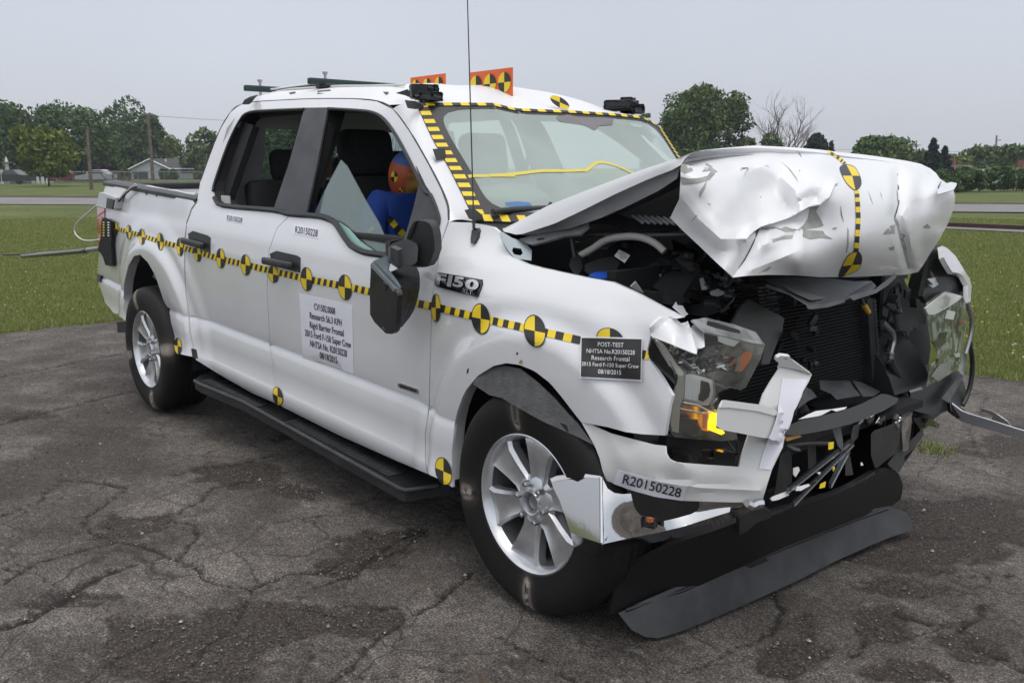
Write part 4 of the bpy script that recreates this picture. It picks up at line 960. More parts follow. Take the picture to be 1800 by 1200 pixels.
for (x, y) in P("683,383 689,390 696,398 703,406 710,413 716,419"):
    for dx, dy in ((-4, 4), (4, -4)):
        q = onobj(body_, x+dx, y+dy, .006); V.append(q if q is not None else U(x+dx, y+dy, 1, -.72))
mk('striped_tape', V, [(2*i, 2*i+1, 2*i+3, 2*i+2) for i in range(5)], [M['tblack'], M['yellow']], dm, fm=[0, 1, 0, 1, 1])
tx = [onobj(body_, x, y, .006) for x, y in P("644,412 650,400 656,398 658,402 652,408 647,416")]
if all(t_ is not None for t_ in tx): mk('striped_tape', tx, [tuple(range(6))], [M['yellow']], dm)
for cx, cy, rx, ry in ((693, 311, 6, 10), (705, 334, 3.5, 5)):
    V = [onobj(hd, cx, cy, .004)]; seg = 20
    for k in range(seg):
        q = onobj(hd, cx+rx*math.cos(2*math.pi*k/seg), cy+ry*math.sin(2*math.pi*k/seg), .004); V.append(q if q is not None else V[0])
    if V[0] is not None: mk('round_target', V, [(0, 1+k, 1+(k+1) % seg) for k in range(seg)], [M['yellow'], M['tblack']], hd, fm=[(k//5) % 2 for k in range(seg)])
d2 = thing('crash_test_dummy', 'second crash test dummy on the rear seat, half hidden by the black door pillar', 'dummy', (1.1, -.40, .95))
dummy(1.02, -.40, .98, d2); h2 = head(np.array([1.10, -.42, 1.57]), d2)
tube('neck', [(1.09, -.42, 1.48), (1.07, -.42, 1.38)], .05, M['black'], d2)

# =================================================================== HOOD
HX = [(1197,290,3.98),(1194,315,3.99),(1186,350,3.96),(1180,382,3.93),(1215,415,4.0),(1250,450,4.09),(1288,487,4.17),
      (1220,268,3.90),(1270,260,3.84),(1330,256,3.80),(1400,259,3.80),(1480,268,3.84),(1560,277,3.90),(1620,288,3.96),(1645,302,3.99),
      (1240,300,4.02),(1240,350,4.06),(1240,400,4.07),(1265,420,4.12),(1290,300,3.99),(1300,340,4.06),(1310,385,4.10),(1313,415,4.13),
      (1335,337,3.99),(1370,320,4.00),(1380,360,4.04),(1402,345,4.10),(1360,380,4.08),(1345,290,3.95),(1400,300,4.01),(1440,290,4.02),
      (1430,350,4.12),(1465,335,4.15),(1450,400,4.15),(1400,420,4.14),(1350,440,4.15),(1330,465,4.15),(1400,462,4.18),(1470,300,4.04),
      (1500,340,4.14),(1500,380,4.18),(1500,420,4.20),(1505,455,4.17),(1490,486,4.10),(1400,484,4.12),(1340,484,4.15),
      (1560,310,4.04),(1560,350,4.14),(1560,400,4.18),(1560,450,4.15),(1560,480,4.08),(1610,320,4.06),(1615,360,4.13),(1620,400,4.14),(1618,440,4.10),(1612,476,4.04),
      (1640,340,4.12),(1648,380,4.13),(1650,410,4.11),(1679,333,4.06),(1678,361,4.06),(1662,400,4.07)]
HS = Surf([(x, y, 'x', v) for x, y, v in HX], [
    (P("1313,420 1325,408 1338,399 1362,392 1389,383 1422,364 1442,361 1459,346 1467,327"), .045, 18, -1),
    (P("1336,400 1325,425 1310,455 1290,485"), -.030, 18, 0),
    (P("1196,344 1228,385 1267,420 1313,420"), .016, 22, 0),
    (P("1304,296 1309,327 1313,370 1317,411"), .018, 22, 0),
    (P("1312,300 1345,292 1378,316 1398,335 1405,366"), .012, 12, 0),
    (P("1345,372 1325,345 1325,318"), -.014, 30, 0),
    (P("1578,305 1579,361 1572,379 1585,424 1599,472"), -.042, 15, 0),
    (P("1566,330 1568,372 1576,430 1588,470"), .012, 12, 0),
    (P("1604,316 1600,360 1598,410 1606,460"), .020, 16, 0),
    (P("1625,330 1620,380 1622,430"), -.012, 18, 0),
    (P("1645,305 1648,350 1650,411"), .014, 10, 0),
    (P("1400,269 1410,300 1424,328 1440,330"), .012, 22, 0),
    (P("1430,262 1445,290 1460,320 1467,330"), -.012, 24, 0),
    (P("1345,430 1400,400 1405,440 1370,455 1322,474"), .014, 14, 0),
    (P("1360,418 1395,412"), -.012, 14, 0),
    (P("1240,300 1300,296"), -.008, 14, 0), (P("1230,390 1270,372 1290,350"), .006, 30, 0),
    (P("1408,400 1412,440 1404,478"), .012, 14, 0), (P("1425,368 1432,385"), -.014, 16, 0),
    (P("1202,290 1255,300 1262,310"), .007, 9, 0)])
HO = "1197,290 1208,276 1230,265 1270,260.5 1300,258 1325,256 1365,257.5 1400,259.5 1440,263 1480,268 1520,272 1560,277.5 1595,283 1618,288 1635,296 1645,304 1652,314 1664,322 1676,334 1679,345 1678,362 1667,392 1652,420 1636,444 1624,464 1614,478 1590,483 1560,484 1500,487 1440,487 1400,484 1350,483 1310,485 1289,487.5 1283,482 1260,462 1230,433 1204,409 1178,383 1186,366 1194,350 1196,320"
def hs(x, y, o=0.):
    return HS(x, y, o)
M['hoodp'] = mat('hood_white_paint', (.75, .755, .765), .38, coat=.35, noise=((.71, .71, .72), 5.0, .45, .75))
hood = sheet('hood', HO, HS, .003, M['hoodp'], truck, st=6, sharp=28)
HSO = lambda x, y, o=0.: HS(x, y, .0018+o)
for q in ("1664,322 1672,320 1682,322 1681,327 1676,334 1662,338 1650,341 1648,333", ):
    sheet('hood_corner_tab', q, plane((1648, 335, 'x', 4.15), (1682, 322, 'x', 4.10), (1664, 340, 'x', 4.17)), .004, M['paint'], hood, st=8)
chips = ["1197,290 1218,289 1218,300 1204,305 1197,300", "1196,311 1212,314 1228,313 1244,309 1250,300 1234,302 1238,295 1252,295 1262,302 1255,308 1248,316 1228,322 1199,325", "1241,286 1253,293 1250,296 1240,290", "1243,317 1240,330 1232,344 1229,347 1230,336",
         "1226,379 1215,390 1218,385 1224,378", "1244,356 1250,360 1246,359", "1210,276 1232,270 1222,277 1210,278", "1337,401 1360,398 1372,402 1381,398 1393,402 1402,404 1420,390 1424,398 1412,404 1398,405 1381,408 1365,401 1350,404 1336,404",
         "1356,421 1380,414 1395,413 1393,419 1376,421 1358,426", "1424,366 1440,362 1434,372 1442,384 1448,396 1442,399 1414,404 1412,396 1420,384", "1412,404 1447,406 1450,412 1464,420 1442,418 1424,421 1411,416", "1335,480 1352,468 1356,470 1350,476 1334,479",
         "1551,412 1566,396 1574,394 1573,412 1563,412", "1572,378 1578,388 1582,398 1584,410 1592,414 1588,420 1592,430 1596,455 1600,470 1597,474 1590,450 1584,430 1577,400 1571,385", "1622,399 1630,393 1636,399 1634,402 1626,401",
         "1561,436 1572,432 1572,439 1566,441", "1547,336 1550,344 1551,350 1548,342", "1526,335 1532,350 1535,360 1530,350", "1490,400 1492,405 1492,430 1489,443 1487,445 1489,430", "1404,298 1407,300 1405,302", "1373,284 1388,296 1400,312 1403,320 1396,310 1384,294", "1301,297 1306,294 1308,297 1303,301", "1312,297 1317,295 1315,299 1311,304 1308,312", "1336,345 1339,346 1337,348", "1576,333 1579,340 1580,360 1577,352", "1463,401 1471,399 1470,403 1464,403"]
chb = MB()
for q in chips:
    V2, F2 = tri2d(P(q), 6); V = np.array([HSO(x, y) for x, y in V2]); Vs, Fs = solidify(V, F2, .0008); chb.add(Vs, Fs)
CK = MB()
for q, w_k in (("1336,400 1330,412 1325,425 1318,440 1308,458 1298,472", 1.1), ("1578,305 1579,330 1580,355 1576,372 1573,382 1580,400 1586,424 1592,446 1598,470", 1.2), ("1313,420 1325,408 1338,399", .9), ("1402,264 1405,270 1409,276", 1.0), ("1302,296 1308,296 1315,295", 1.2), ("1212,276 1222,273 1233,270", 1.6), ("1345,291 1352,293", .7), ("1405,357 1404,366", .7), ("1478,362 1479,376 1483,390", .7), ("1655,318 1650,328 1648,338", 1.2)):
    pp = np.array(P(q)); T = np.gradient(pp, axis=0); T /= np.linalg.norm(T, axis=1, keepdims=True); Nk = np.stack([-T[:, 1], T[:, 0]], 1); V = []
    for i, (c_, n_) in enumerate(zip(pp, Nk)):
        wv = w_k*(.35 if i in (0, len(pp)-1) else 1)
        for s_ in (-1, 1): V.append(HS(*(c_+n_*wv*s_), .0022))
    CK.add(V, [(2*i, 2*i+1, 2*i+3, 2*i+2) for i in range(len(pp)-1)])
CK.build('paint_cracks', M['ink'], hood)['kind'] = 'stuff'
chb.build('scraped_patches', M['primer'], hood)['kind'] = 'stuff'
tape('hood_tape', "1455,266 1470,275 1478,281 1485,288", (5, 7), HSO, hood, n=4)
tape('hood_tape', "1506,335 1508,360 1509,385 1507,420 1505,444", (8, 8), HSO, hood, n=6)
def hood_target(cx, cy, pts, fl):
    pts = np.array(pts); V = [HS(cx, cy, .004)]; F = []; fm = []; L = 40; sp = spline(np.array([(a_, b_, 0) for a_, b_ in np.vstack([pts, pts[:1]])]), 10)
    for r_ in (.25, .5, .75, .93, 1.):
        for k in range(L):
            p = sp[int(k/L*len(pts)*10)][:2]; V.append(HS(cx+(p[0]-cx)*r_, cy+(p[1]-cy)*r_, .004))
    for k in range(L):
        F.append((0, 1+k, 1+(k+1) % L)); fm.append((k*4//L+fl) % 2)
        for i in range(4): F.append((1+i*L+k, 1+(i+1)*L+k, 1+(i+1)*L+(k+1) % L, 1+i*L+(k+1) % L)); fm.append(1 if i == 3 else (k*4//L+fl) % 2)
    mk('target_sticker', V, F, [M['yellow'], M['tblack']], hood, fm=fm)
hood_target(1498, 309, P("1487,288 1502,293 1512,309 1514,325 1504,335 1490,325 1480,309 1476,294"), 0)
hood_target(1498, 466, P("1508,440 1515,450 1514,465 1505,477 1483,486 1474,486 1480,468 1492,448"), 1)
# rear part of the hood, from the hinges up to the fold
near_top = np.array([U(x, y, 1, v) for x, y, v in ((884, 402, -.80), (905, 392, -.80), (966, 360, -.79), (1040, 331, -.785), (1110, 305, -.785), (1160, 288, -.785), (1195, 277, -.785), (1222, 266.5, -.74))])
near_bot = np.array([U(x, y, 1, v) for x, y, v in ((886, 407, -.83), (912, 413.5, -.83), (975, 393, -.82), (1030, 367, -.81), (1082, 341, -.80), (1140, 315, -.795), (1189, 296, -.79), (1197, 290, -.785))])
# near_top is the crease between the top skin and the side flange
rpx = P("1222,268 1250,263.5 1285,260 1325,257.6 1365,259 1400,261 1440,264.5 1480,269.5 1520,274 1560,279 1595,285 1618,290 1640,303")
RC = np.array([HS(x, y+5) for x, y in rpx]); H0 = near_top[0]
top = []; N1 = 18
for i in range(N1+1):
    t = i/N1; a = lerp_arr(near_top, t); row = []
    for j in range(17):
        u = j/16; Hu = H0*np.array([1, 1-2*u, 1])+np.array([.16*math.sin(math.pi*u), 0, -.04*math.sin(math.pi*u)]); Ru = lerp_arr(RC, u)
        c = (1-t)*Hu + t*Ru + (1-u)**2*(a-((1-t)*H0+t*RC[0])); c[2] -= .07*math.sin(math.pi*u)*math.sin(math.pi*t)
        row.append(c)
    top.append(row)
V = np.array(top).reshape(-1, 3); F = [(i*17+j, (i+1)*17+j, (i+1)*17+j+1, i*17+j+1) for i in range(N1) for j in range(16)]
hr = mk('hood_rear_section', V, F, M['hoodp'], truck, smooth=True)
V2 = V-np.array([0, 0, .022]); mk('hood_inner_panel', V2, [f[::-1] for f in F], M['greypaint'], hr, smooth=True)
loft('hood_side_flange', near_top, near_bot, M['paint'], hr, k=3, nx=24, bulge=.006)
gb = np.array([U(x, y, 1, v) for x, y, v in ((900, 411, -.80), (926, 414, -.79), (1000, 402, -.77), (1054, 384, -.76), (1100, 364, -.75), (1128, 350, -.75), (1160, 334, -.76), (1190, 314, -.775))])
loft('hood_inner_rim', near_bot+np.array([0, .004, -.001]), gb, M['greypaint'], hr, k=3, nx=24, bulge=-.01)
gb2 = gb+np.array([-.02, .16, .02]); loft('hood_inner_rim', gb, gb2, M['grey'], hr, k=2, nx=24)
# hinge bracket and cowl-side metal
hp = sheet('hood_hinge', "879,409 884,408 900,418 922,425 935,440 934,458 918,456 905,455 893,440 884,425", plane((879, 409, 'y', -.86), (935, 440, 'y', -.80), (905, 455, 'y', -.86)), .012, mat('blue_grey_metal', (.17, .20, .22), .35, metal=.6), truck, st=9, holes=["902,435 916,437 919,445 915,449 904,447 900,441"])
sheet('hinge_arm', "912,420 940,413 985,402 1020,393 1032,389 1034,398 1018,412 990,415 960,424 935,430 922,427", plane((912, 420, 'y', -.80), (1034, 392, 'y', -.72), (935, 430, 'y', -.80)), .012, M['greypaint'], truck, st=10, holes=["944,419 957,417 957,421 944,423"])

# =================================================================== ENGINE BAY
EB = truck
tb = lambda nm, pts, r, m, n=8: tube(nm, spline(pts, 5), r, m, EB, n)
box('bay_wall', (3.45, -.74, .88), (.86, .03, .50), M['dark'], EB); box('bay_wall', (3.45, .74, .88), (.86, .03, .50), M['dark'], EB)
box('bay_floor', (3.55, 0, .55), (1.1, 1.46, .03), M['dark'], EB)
cs = [("1030,388 1085,376 1110,384 1200,384 1192,400 1105,408 1095,402 1070,388", .02, 'grey'), ("1128,378 1150,379 1180,388 1190,392 1186,397 1165,390 1140,384", .01, 'grey2'), ("1160,378 1180,380 1196,386 1194,391 1176,385", .01, 'grey2')]
for q, th_, m_ in cs: sheet('cowl_grille', q, plane((1030, 388, 'y', -.66), (1200, 384, 'y', -.50), (1105, 408, 'y', -.62)), th_, M[m_], EB, st=14)
for k in range(7):
    a = U(1112+k*11, 379+k*.6, 1, -.64); b = U(1130+k*11, 391+k*.5, 1, -.67); tube('grille_slat', [a, b], .006, M['greypaint'], EB, n=5)
tb('cross_brace', [U(x, y, 1, v) for x, y, v in ((1020, 411, -.68), (1100, 413, -.66), (1200, 412, -.62), (1260, 405, -.5))], .007, M['grey2'])
tb('heater_hose', [U(x, y, 1, v) for x, y, v in ((1014, 452, -.70), (1040, 438, -.69), (1065, 422, -.68), (1095, 416, -.67), (1125, 417, -.66), (1150, 427, -.65), (1168, 442, -.64))], .013, M['hose'])
tb('strut_rod', [U(1004, 418, 1, -.72), U(1008, 440, 1, -.72), U(1013, 470, 1, -.72)], .008, M['black'])
for q, y0, th_, m_ in (("1000,466 1008,440 1018,438 1024,470 1016,484 1008,480", -.72, .05, 'black'), ("1018,470 1050,455 1075,450 1090,462 1080,480 1040,485", -.66, .10, 'grey'),
                      ("1060,440 1095,420 1150,428 1185,455 1190,500 1150,520 1110,500 1085,482", -.52, .20, 'black'), ("1135,470 1160,452 1215,470 1222,482 1200,520 1160,512 1140,500 1120,505 1105,496", -.55, .18, 'grey'),
                      ("1095,500 1112,490 1138,462 1150,470 1130,500 1108,508", -.62, .06, 'black'), ("1185,455 1200,448 1225,470 1215,478 1200,468", -.50, .05, 'grey2'),
                      ("1145,520 1180,512 1200,520 1205,530 1190,537 1160,533", -.62, .06, 'black'), ("1200,518 1260,520 1268,528 1250,534 1205,530", -.40, .06, 'grey'),
                      ("1205,538 1250,530 1265,548 1240,556 1210,552", -.5, .10, 'black'), ("1225,500 1260,470 1330,500 1340,560 1290,545 1240,530", -.2, .3, 'black'),
                      ("1180,420 1240,445 1260,470 1230,480 1200,470 1185,440", -.30, .3, 'dark')):
    c = np.mean(P(q), 0); S_ = plane((c[0]-40, c[1]-20, 'y', y0-.03), (c[0]+40, c[1], 'y', y0+.02), (c[0], c[1]+40, 'y', y0-.09))
    sheet('engine_part', q, S_, th_, M[m_], EB, st=16, direction=(-.3, .9, -.2))
tb('ignition_hose', [U(x, y, 1, v) for x, y, v in ((1189, 512, -.5), (1198, 518, -.5), (1202, 528, -.5), (1196, 536, -.5))], .006, M['hose'])
tb('air_hose', [U(x, y, 1, v) for x, y, v in ((1210, 430, -.3), (1235, 445, -.3), (1222, 464, -.35))], .012, M['black'])
sheet('washer_cap', "1035,483 1046,478 1078,476 1086,478 1078,488 1060,489 1046,487", plane((1035, 480, 'y', -.80), (1086, 480, 'y', -.70), (1060, 489, 'y', -.80)), .03, M['blue'], EB, st=8)
lb = sheet('warning_label', "1088,438.5 1107.5,448.5 1098.5,461.5 1080,449.5", plane((1080, 449, 'y', -.66), (1107, 448, 'y', -.62), (1098, 461, 'y', -.665)), .002, M['white'], EB, st=8)
text_on(lb, [("WARNING", .25, .75, .12, .30), ("HOT PARTS AREA", .10, .90, .38, .56), ("CODES", .32, .70, .64, .82)], quadmap("1088,438.5 1107.5,448.5 1098.5,461.5 1080,449.5", plane((1080, 449, 'y', -.663), (1107, 448, 'y', -.623), (1098, 461, 'y', -.668))), M['ink'], .001, .0)
for q in ("1102,480 1108,478 1112,484 1106,486 1110,492 1104,490", "1159,482 1163,481 1161,486", "1230,490 1236,487 1240,498 1243,507 1234,508 1232,498", "1248,512 1262,507 1275,515 1262,519 1250,517"):
    c = np.mean(P(q), 0); sheet('torn_scrap', q, plane((c[0]-9, c[1], 'y', -.62), (c[0]+9, c[1]-3, 'y', -.58), (c[0], c[1]+9, 'y', -.63)), .004, M['greypaint'], EB, st=6)
rnd = random.Random(5)
for k in range(150):      # small loose engine clutter
    px = rnd.uniform(1010, 1300); py = rnd.uniform(425, 545)
    if py < 415+(px-1010)*.12 or py > 478+(px-1010)*.38 or (1076 < px < 1112 and 434 < py < 466): continue
    p = U(px, py, 1, rnd.uniform(-.60, -.30)); s_ = rnd.uniform(.008, .028)
    V_, F_ = rboxv(p, (s_*rnd.uniform(.6, 2), s_, s_*rnd.uniform(.4, 1)), s_*.2, rot('Z', rnd.uniform(0, 180)) @ rot('X', rnd.uniform(-40, 40)), 2)
    mk('engine_fitting', V_, F_, M[rnd.choice(['black', 'black', 'dark', 'grey', 'black' if k % 4 else 'steel'])], EB, smooth=True)
for k in range(34):
    p = U(rnd.uniform(1040, 1290), rnd.uniform(470, 540), 1, rnd.uniform(-.5, -.2)); q_ = [p]
    for _ in range(4): q_.append(q_[-1]+np.array([rnd.uniform(-.07, .07), rnd.uniform(-.05, .09), rnd.uniform(-.05, .03)]))
    tb('wiring', q_, rnd.choice([.004, .006, .009]), M[rnd.choice(['black', 'grey', 'black'])], 6)
# fender top flange with torn bits
sheet('torn_fender_edge', "1183,538 1188,530 1191,536 1200,537 1206,548 1210,552 1203,556 1192,546", plane((1183, 538, 'y', -.90), (1206, 548, 'y', -.84), (1190, 545, 'y', -.90)), .003, M['paint'], truck, st=6)
sheet('torn_fender_edge', "1108,504 1117,495 1124,504 1131,515 1116,509", plane((1108, 504, 'y', -.86), (1131, 510, 'y', -.82), (1117, 495, 'y', -.86)), .003, M['paint'], truck, st=6)
flS = Surf([(1142, 574, 'y', -.985), (1160, 552, 'y', -.95), (1178, 556, 'y', -.93), (1209, 564, 'y', -.875), (1143, 591, 'y', -.99), (1190, 590, 'y', -.965), (1225, 623, 'y', -.93), (1213, 580, 'y', -.88), (1237, 600, 'y', -.86)],
           [(P("1143,575 1160,560 1180,556"), .012, 10, 0), (P("1212,575 1220,600 1225,620"), .012, 7, 0), (P("1175,558 1200,570 1212,576"), -.01, 9, 0)])
sheet('crumpled_fender_flap', "1141,575 1149,563 1160,555 1178,556 1188,560 1197,568 1206,566 1209,564 1214,576 1223,567 1229,578 1237,583 1239,609 1233,612 1226,612 1225,623 1200,613 1170,601 1144,591", flS, .003, M['paint'], truck, st=5, sharp=25)

# ------------------------------------------------------------------ right headlight
hS = lambda x0: plane((1180, 760, 'y', -.935+x0), (1180, 600, 'y', -.955+x0), (1300, 690, 'y', -.72+x0))
hl = sheet('headlight', "1148,592 1165,600 1200,614 1226,624 1240,610 1300,600 1345,606 1337,631 1311,681 1302,686 1283,681 1262,690 1258,700 1262,722 1290,740 1297,772 1269,775 1185,768 1176,754 1178,718 1183,694 1188,668 1183,652", hS(.05), .05, mat('lamp_housing', (.42, .42, .39), (.22), metal=.9, noise=((.17, .17, .16), 14, .45, .6)), truck, st=14)
sheet('black_trim', "1148,591 1140,612 1139,631 1163,663 1182,694 1188,668 1184,653 1166,622", plane((1139, 631, 'y', -.972), (1148, 591, 'y', -.985), (1184, 660, 'y', -.955)), .01, M['gloss'], hl, st=10)
tube('chrome_rim', [hS(-.006)(*q) for q in P("1149,593 1166,622 1184,652 1188.5,668 1186,682 1183,694")], .004, M['chrome'], hl)
sheet('side_reflector', "1150,594 1165,603 1172,612 1190,640 1202,655 1200,664 1192,660 1186,650 1168,621", hS(.0), .006, mat('satin_reflector', (.60, .58, .52), .35, metal=.15), hl, st=9)
sheet('side_reflector', "1192,661 1204,661 1200,703 1196,712 1193,760 1182,758 1179,745 1181,718 1186,695", hS(.0), .006, mat('satin_reflector_low', (.42, .40, .35), .35, metal=.15), hl, st=9)
refl = sheet('low_beam_reflector', "1205,659 1215,657 1252,667 1256,672 1253,695 1246,712 1232,712 1202,703 1200,695", hS(.015), .03, mat('bright_reflector', (.80, .81, .83), .2, metal=.35), hl, st=8)
for k in range(10):
    x = 1206+k*2.7; a = hS(.005)(x, 662+k*.5); b = hS(.005)(x-1.5, 700+k*.6); tube('reflector_rib', [a, b], .0022, M['white'], refl, n=5)
sheet('projector_bowl', "1236,669 1246,672 1249,685 1246,698 1236,706 1228,703", hS(.0), .01, M['gloss'], hl, st=7)
sheet('upper_reflector', "1170,603 1180,607 1224,624 1226,612 1240,608 1250,620 1252,640 1242,655 1225,652 1205,650 1190,632", hS(.02), .02, mat('lamp_dark', (.34, .34, .32), .2, metal=.85, noise=((.03, .03, .03), 16, .46, .54)), hl, st=9)
for k in range(60):
    px = rnd.uniform(1172, 1300); py = rnd.uniform(612, 655) if px > 1195 else rnd.uniform(606, 628); 
    p = hS(.005)(px, py); L_ = rnd.uniform(.008, .03); V_ = boxv(p, (L_, .004, rnd.uniform(.003, .012)), rot('Y', rnd.uniform(-60, 60)) @ rot('Z', rnd.uniform(0, 90)))
    mk('lamp_fragment', V_, BF, M[rnd.choice(['chrome', 'black', 'chrome', 'steel', 'gloss'])], hl)
sheet('amber_reflector', "1284,641 1296,630 1312,618 1323,621 1318,634 1304,653 1290,650", hS(.03), .01, M['amber'], hl, st=8)
sheet('chrome_bar', "1250,644 1270,637 1290,641 1278,645 1255,650", hS(.01), .01, M['chrome'], hl, st=8)
sheet('chrome_bar', "1298,628 1302,627 1298,653 1290,654", hS(.01), .01, M['chrome'], hl, st=7)
sheet('chrome_bar', "1256,651 1262,650 1254,664 1242,658", hS(.01), .01, M['chrome'], hl, st=7)
for a_, b_ in (("1200,707 1225,712 1245,722 1254,724", .004), ("1254,668 1256,690 1250,715 1254,724 1270,724", .004), ("1260,700 1252,712 1256,720 1268,722", .003), ("1195,718 1240,727", .003)):
    tube('chrome_rim', [hS(.0)(*q) for q in P(a_)], b_, M['chrome'], hl, n=6)
sheet('high_beam_cavity', "1260,668 1285,684 1300,690 1290,700 1268,716 1256,712 1254,690", hS(.02), .01, M['gloss'], hl, st=9)
ts = sheet('turn_signal_bowl', "1232,725 1246,724 1250,735 1246,758 1236,756 1229,742", hS(.0), .008, mat('amber_lit', (.45, .16, .03), .3, emit=((1, .30, .02), .5)), hl, st=7)
sheet('lit_turn_signal', "1248,727 1262,727 1260,742 1258,752 1272,757 1274,761 1268,764 1250,757 1245,755 1246,740", hS(-.008), .006, M['lit'], hl, st=7)
for k in range(7):
    x = 1236+k*1.6; tube('bulb_fin', [hS(-.004)(x, 727), hS(-.004)(x-1, 753)], .0012, M['steel'], ts, n=4)
sheet('lower_reflector', "1196,735 1228,738 1228,758 1218,766 1192,760", hS(.02), .01, mat('smoky_reflector', (.10, .11, .10), .15, metal=.7), hl, st=9)
sheet('lens', "1149,593 1226,625 1240,611 1237,583 1228,570 1241,558.5 1328,583 1345,605.5 1337,631 1311,681 1302,686 1283,681 1262,690 1268,722 1290,730 1297,772 1269,775 1185,768 1176,754 1178,718 1183,694 1188,668 1183,652", hS(-.012), .004, M['lens'], hl, st=16)
LB = plane((1220, 561, 'y', -.86), (1345, 605, 'y', -.60), (1240, 590, 'y', -.88))
sheet('lens_top_edge', "1216,562 1241,558 1290,570 1328,583 1337,596 1345,605 1330,604 1290,595 1240,583", LB, .006, mat('clear_plastic_edge', (.40, .41, .42), .2, coat=.5, noise=((.22, .23, .24), 20, .4, .6)), hl, st=9)
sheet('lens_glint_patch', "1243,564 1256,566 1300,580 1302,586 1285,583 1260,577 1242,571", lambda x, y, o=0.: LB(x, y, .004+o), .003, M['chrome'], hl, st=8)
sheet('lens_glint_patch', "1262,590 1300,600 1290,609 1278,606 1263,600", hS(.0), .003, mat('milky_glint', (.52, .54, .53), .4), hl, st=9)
sheet('lens_edge', "1330,604 1345,606 1337,631 1311,681 1302,686 1318,650 1328,628", hS(-.02), .012, M['lens'], hl, st=9)
sheet('lamp_back_plate', "1287,568 1302,539 1316,526 1345,541 1379,559 1374,583 1365,605 1352,640 1338,640 1345,606 1328,583", plane((1287, 568, 'x', 4.02), (1379, 559, 'x', 3.98), (1350, 640, 'x', 4.04)), .01, M['grey'], truck, st=14)
# black area beneath the lamp
sheet('bumper_bracket', "1172,768 1300,773 1318,790 1300,822 1260,818 1185,812 1170,800", plane((1172, 768, 'y', -.86), (1300, 773, 'y', -.58), (1185, 812, 'y', -.84)), .04, M['black'], truck, st=14)
for k in range(10):
    p = U(rnd.uniform(1185, 1300), rnd.uniform(778, 815), 1, rnd.uniform(-.88, -.74)); mk('clip_fragment', boxv(p, (rnd.uniform(.02, .08), .02, rnd.uniform(.01, .03)), rot('Y', rnd.uniform(-30, 30))), BF, M[rnd.choice(['grey', 'black', 'gloss'])], truck)
for a_ in ("1278,775 1290,790 1296,818", "1308,776 1304,800 1300,822", "1296,776 1297,800"): tube('wiring', [U(x, y, 1, -.66) for x, y in P(a_)], .004, M['grey'], truck, 6)

# ------------------------------------------------------------------ white bumper cover, torn, with a standing leg
fS = Surf([(1022, 742, 'y', -1.035), (1047, 787, 'y', -1.035), (1066, 843, 'y', -1.03), (1110, 800, 'x', 4.02), (1100, 757, 'x', 3.98), (1100, 855, 'x', 3.99), (1170, 790, 'x', 4.14), (1170, 870, 'x', 4.15), (1187, 811, 'x', 4.19), (1240, 815, 'x', 4.24), (1240, 880, 'x', 4.25), (1300, 820, 'x', 4.28), (1340, 860, 'x', 4.32), (1330, 880, 'x', 4.31), (1375, 770, 'x', 4.31), (1400, 700, 'x', 4.30), (1427, 658, 'x', 4.28), (1371, 645, 'x', 4.26), (1340, 700, 'x', 4.27)],
          [(P("1178,780 1186,808 1232,832 1300,838 1330,850"), .014, 22, 2), (P("1150,845 1232,857 1339,862"), .010, 8, 0), (P("1075,760 1090,800 1110,835"), .008, 20, 0)])
FO = "1022,742 1040,746 1073,761 1100,768 1127,775 1150,781 1169,783 1170,796 1174,804 1180,808 1190,812 1240,816 1299,820 1302,807 1308,788 1315,767 1325,740 1336,710 1342,692 1355,670 1370,647 1369,642 1400,648 1427,658 1421,672 1412,687 1409,697 1401,714 1396,722 1392,738 1388,750 1382,762 1378,775 1376,786 1366,806 1357,825 1349,850 1341,877 1339,882 1290,882.5 1240,881 1197,879.5 1150,872.5 1103,859.5 1066,844 1059,826 1054,805 1047,787 1033,761"
fc = sheet('bumper_cover', FO, fS, .006, M['fascia'], truck, st=9, sharp=24)
sheet('mounting_tab', "1364,634 1366,629 1373,625 1389,627 1394,634 1427,658 1400,649 1371,644 1374,641", plane((1364, 634, 'x', 4.27), (1427, 658, 'x', 4.285), (1371, 644, 'x', 4.265)), .012, M['fascia'], fc, st=8, holes=["1375,629 1383,629 1384,633 1378,632"])
bS = lambda o_: plane((1260, 750, 'x', 4.36+o_), (1370, 720, 'x', 4.345+o_), (1330, 768, 'x', 4.355+o_))
bV = P("1259,748 1260,722 1264,710 1270,704 1276,703 1337,711 1362,719 1371,729 1366,771 1340,769 1300,761 1268,755")
bk = sheet('bumper_cover_block', bV, bS(0), .10, M['fascia'], fc, st=9, direction='v', sharp=60)
sheet('block_top_bevel', "1270,704 1276,703 1337,711 1362,719 1371,729 1360,730 1330,722 1282,716 1266,716", bS(.004), .004, mat('flat_white_plastic_lit', (.74, .745, .73), .45), bk, st=8)  # same plastic in a lighter tone: light on the top edge painted in
lab = lambda x, y, o=0.: fS(x, y, .003+o)
sheet('paper_strip', "1375,665 1420,667 1411,688 1400,715 1396,722 1392,738 1386,750 1382,762 1376,775 1375,786 1363,805 1355,825 1334,824 1340,800 1347,780 1357,760 1364,740 1368,725 1369,710", lambda x, y, o=0.: (bS(.012)(x, y, o) if 712 < y < 774 and x < 1374 else fS(x, y, .004+o)), .0012, M['paper'], fc, st=8)
text_on(fc, [("20", .0, .82, .0, 1.), ("1", .86, .98, .0, 1.)], quadmap("1373,752 1386,753 1382,767 1368,766", fS), M['ink'], .008, .0)
pq = "1086,826 1208,854 1201,880 1078,850"
sheet('paper_label', "1086,826 1120,835.5 1160,846 1208,854.5 1200,879.5 1158,874 1116,863 1078,850", lambda x, y, o=0.: fS(x, y, .002+o), .001, M['paper'], fc, st=10)
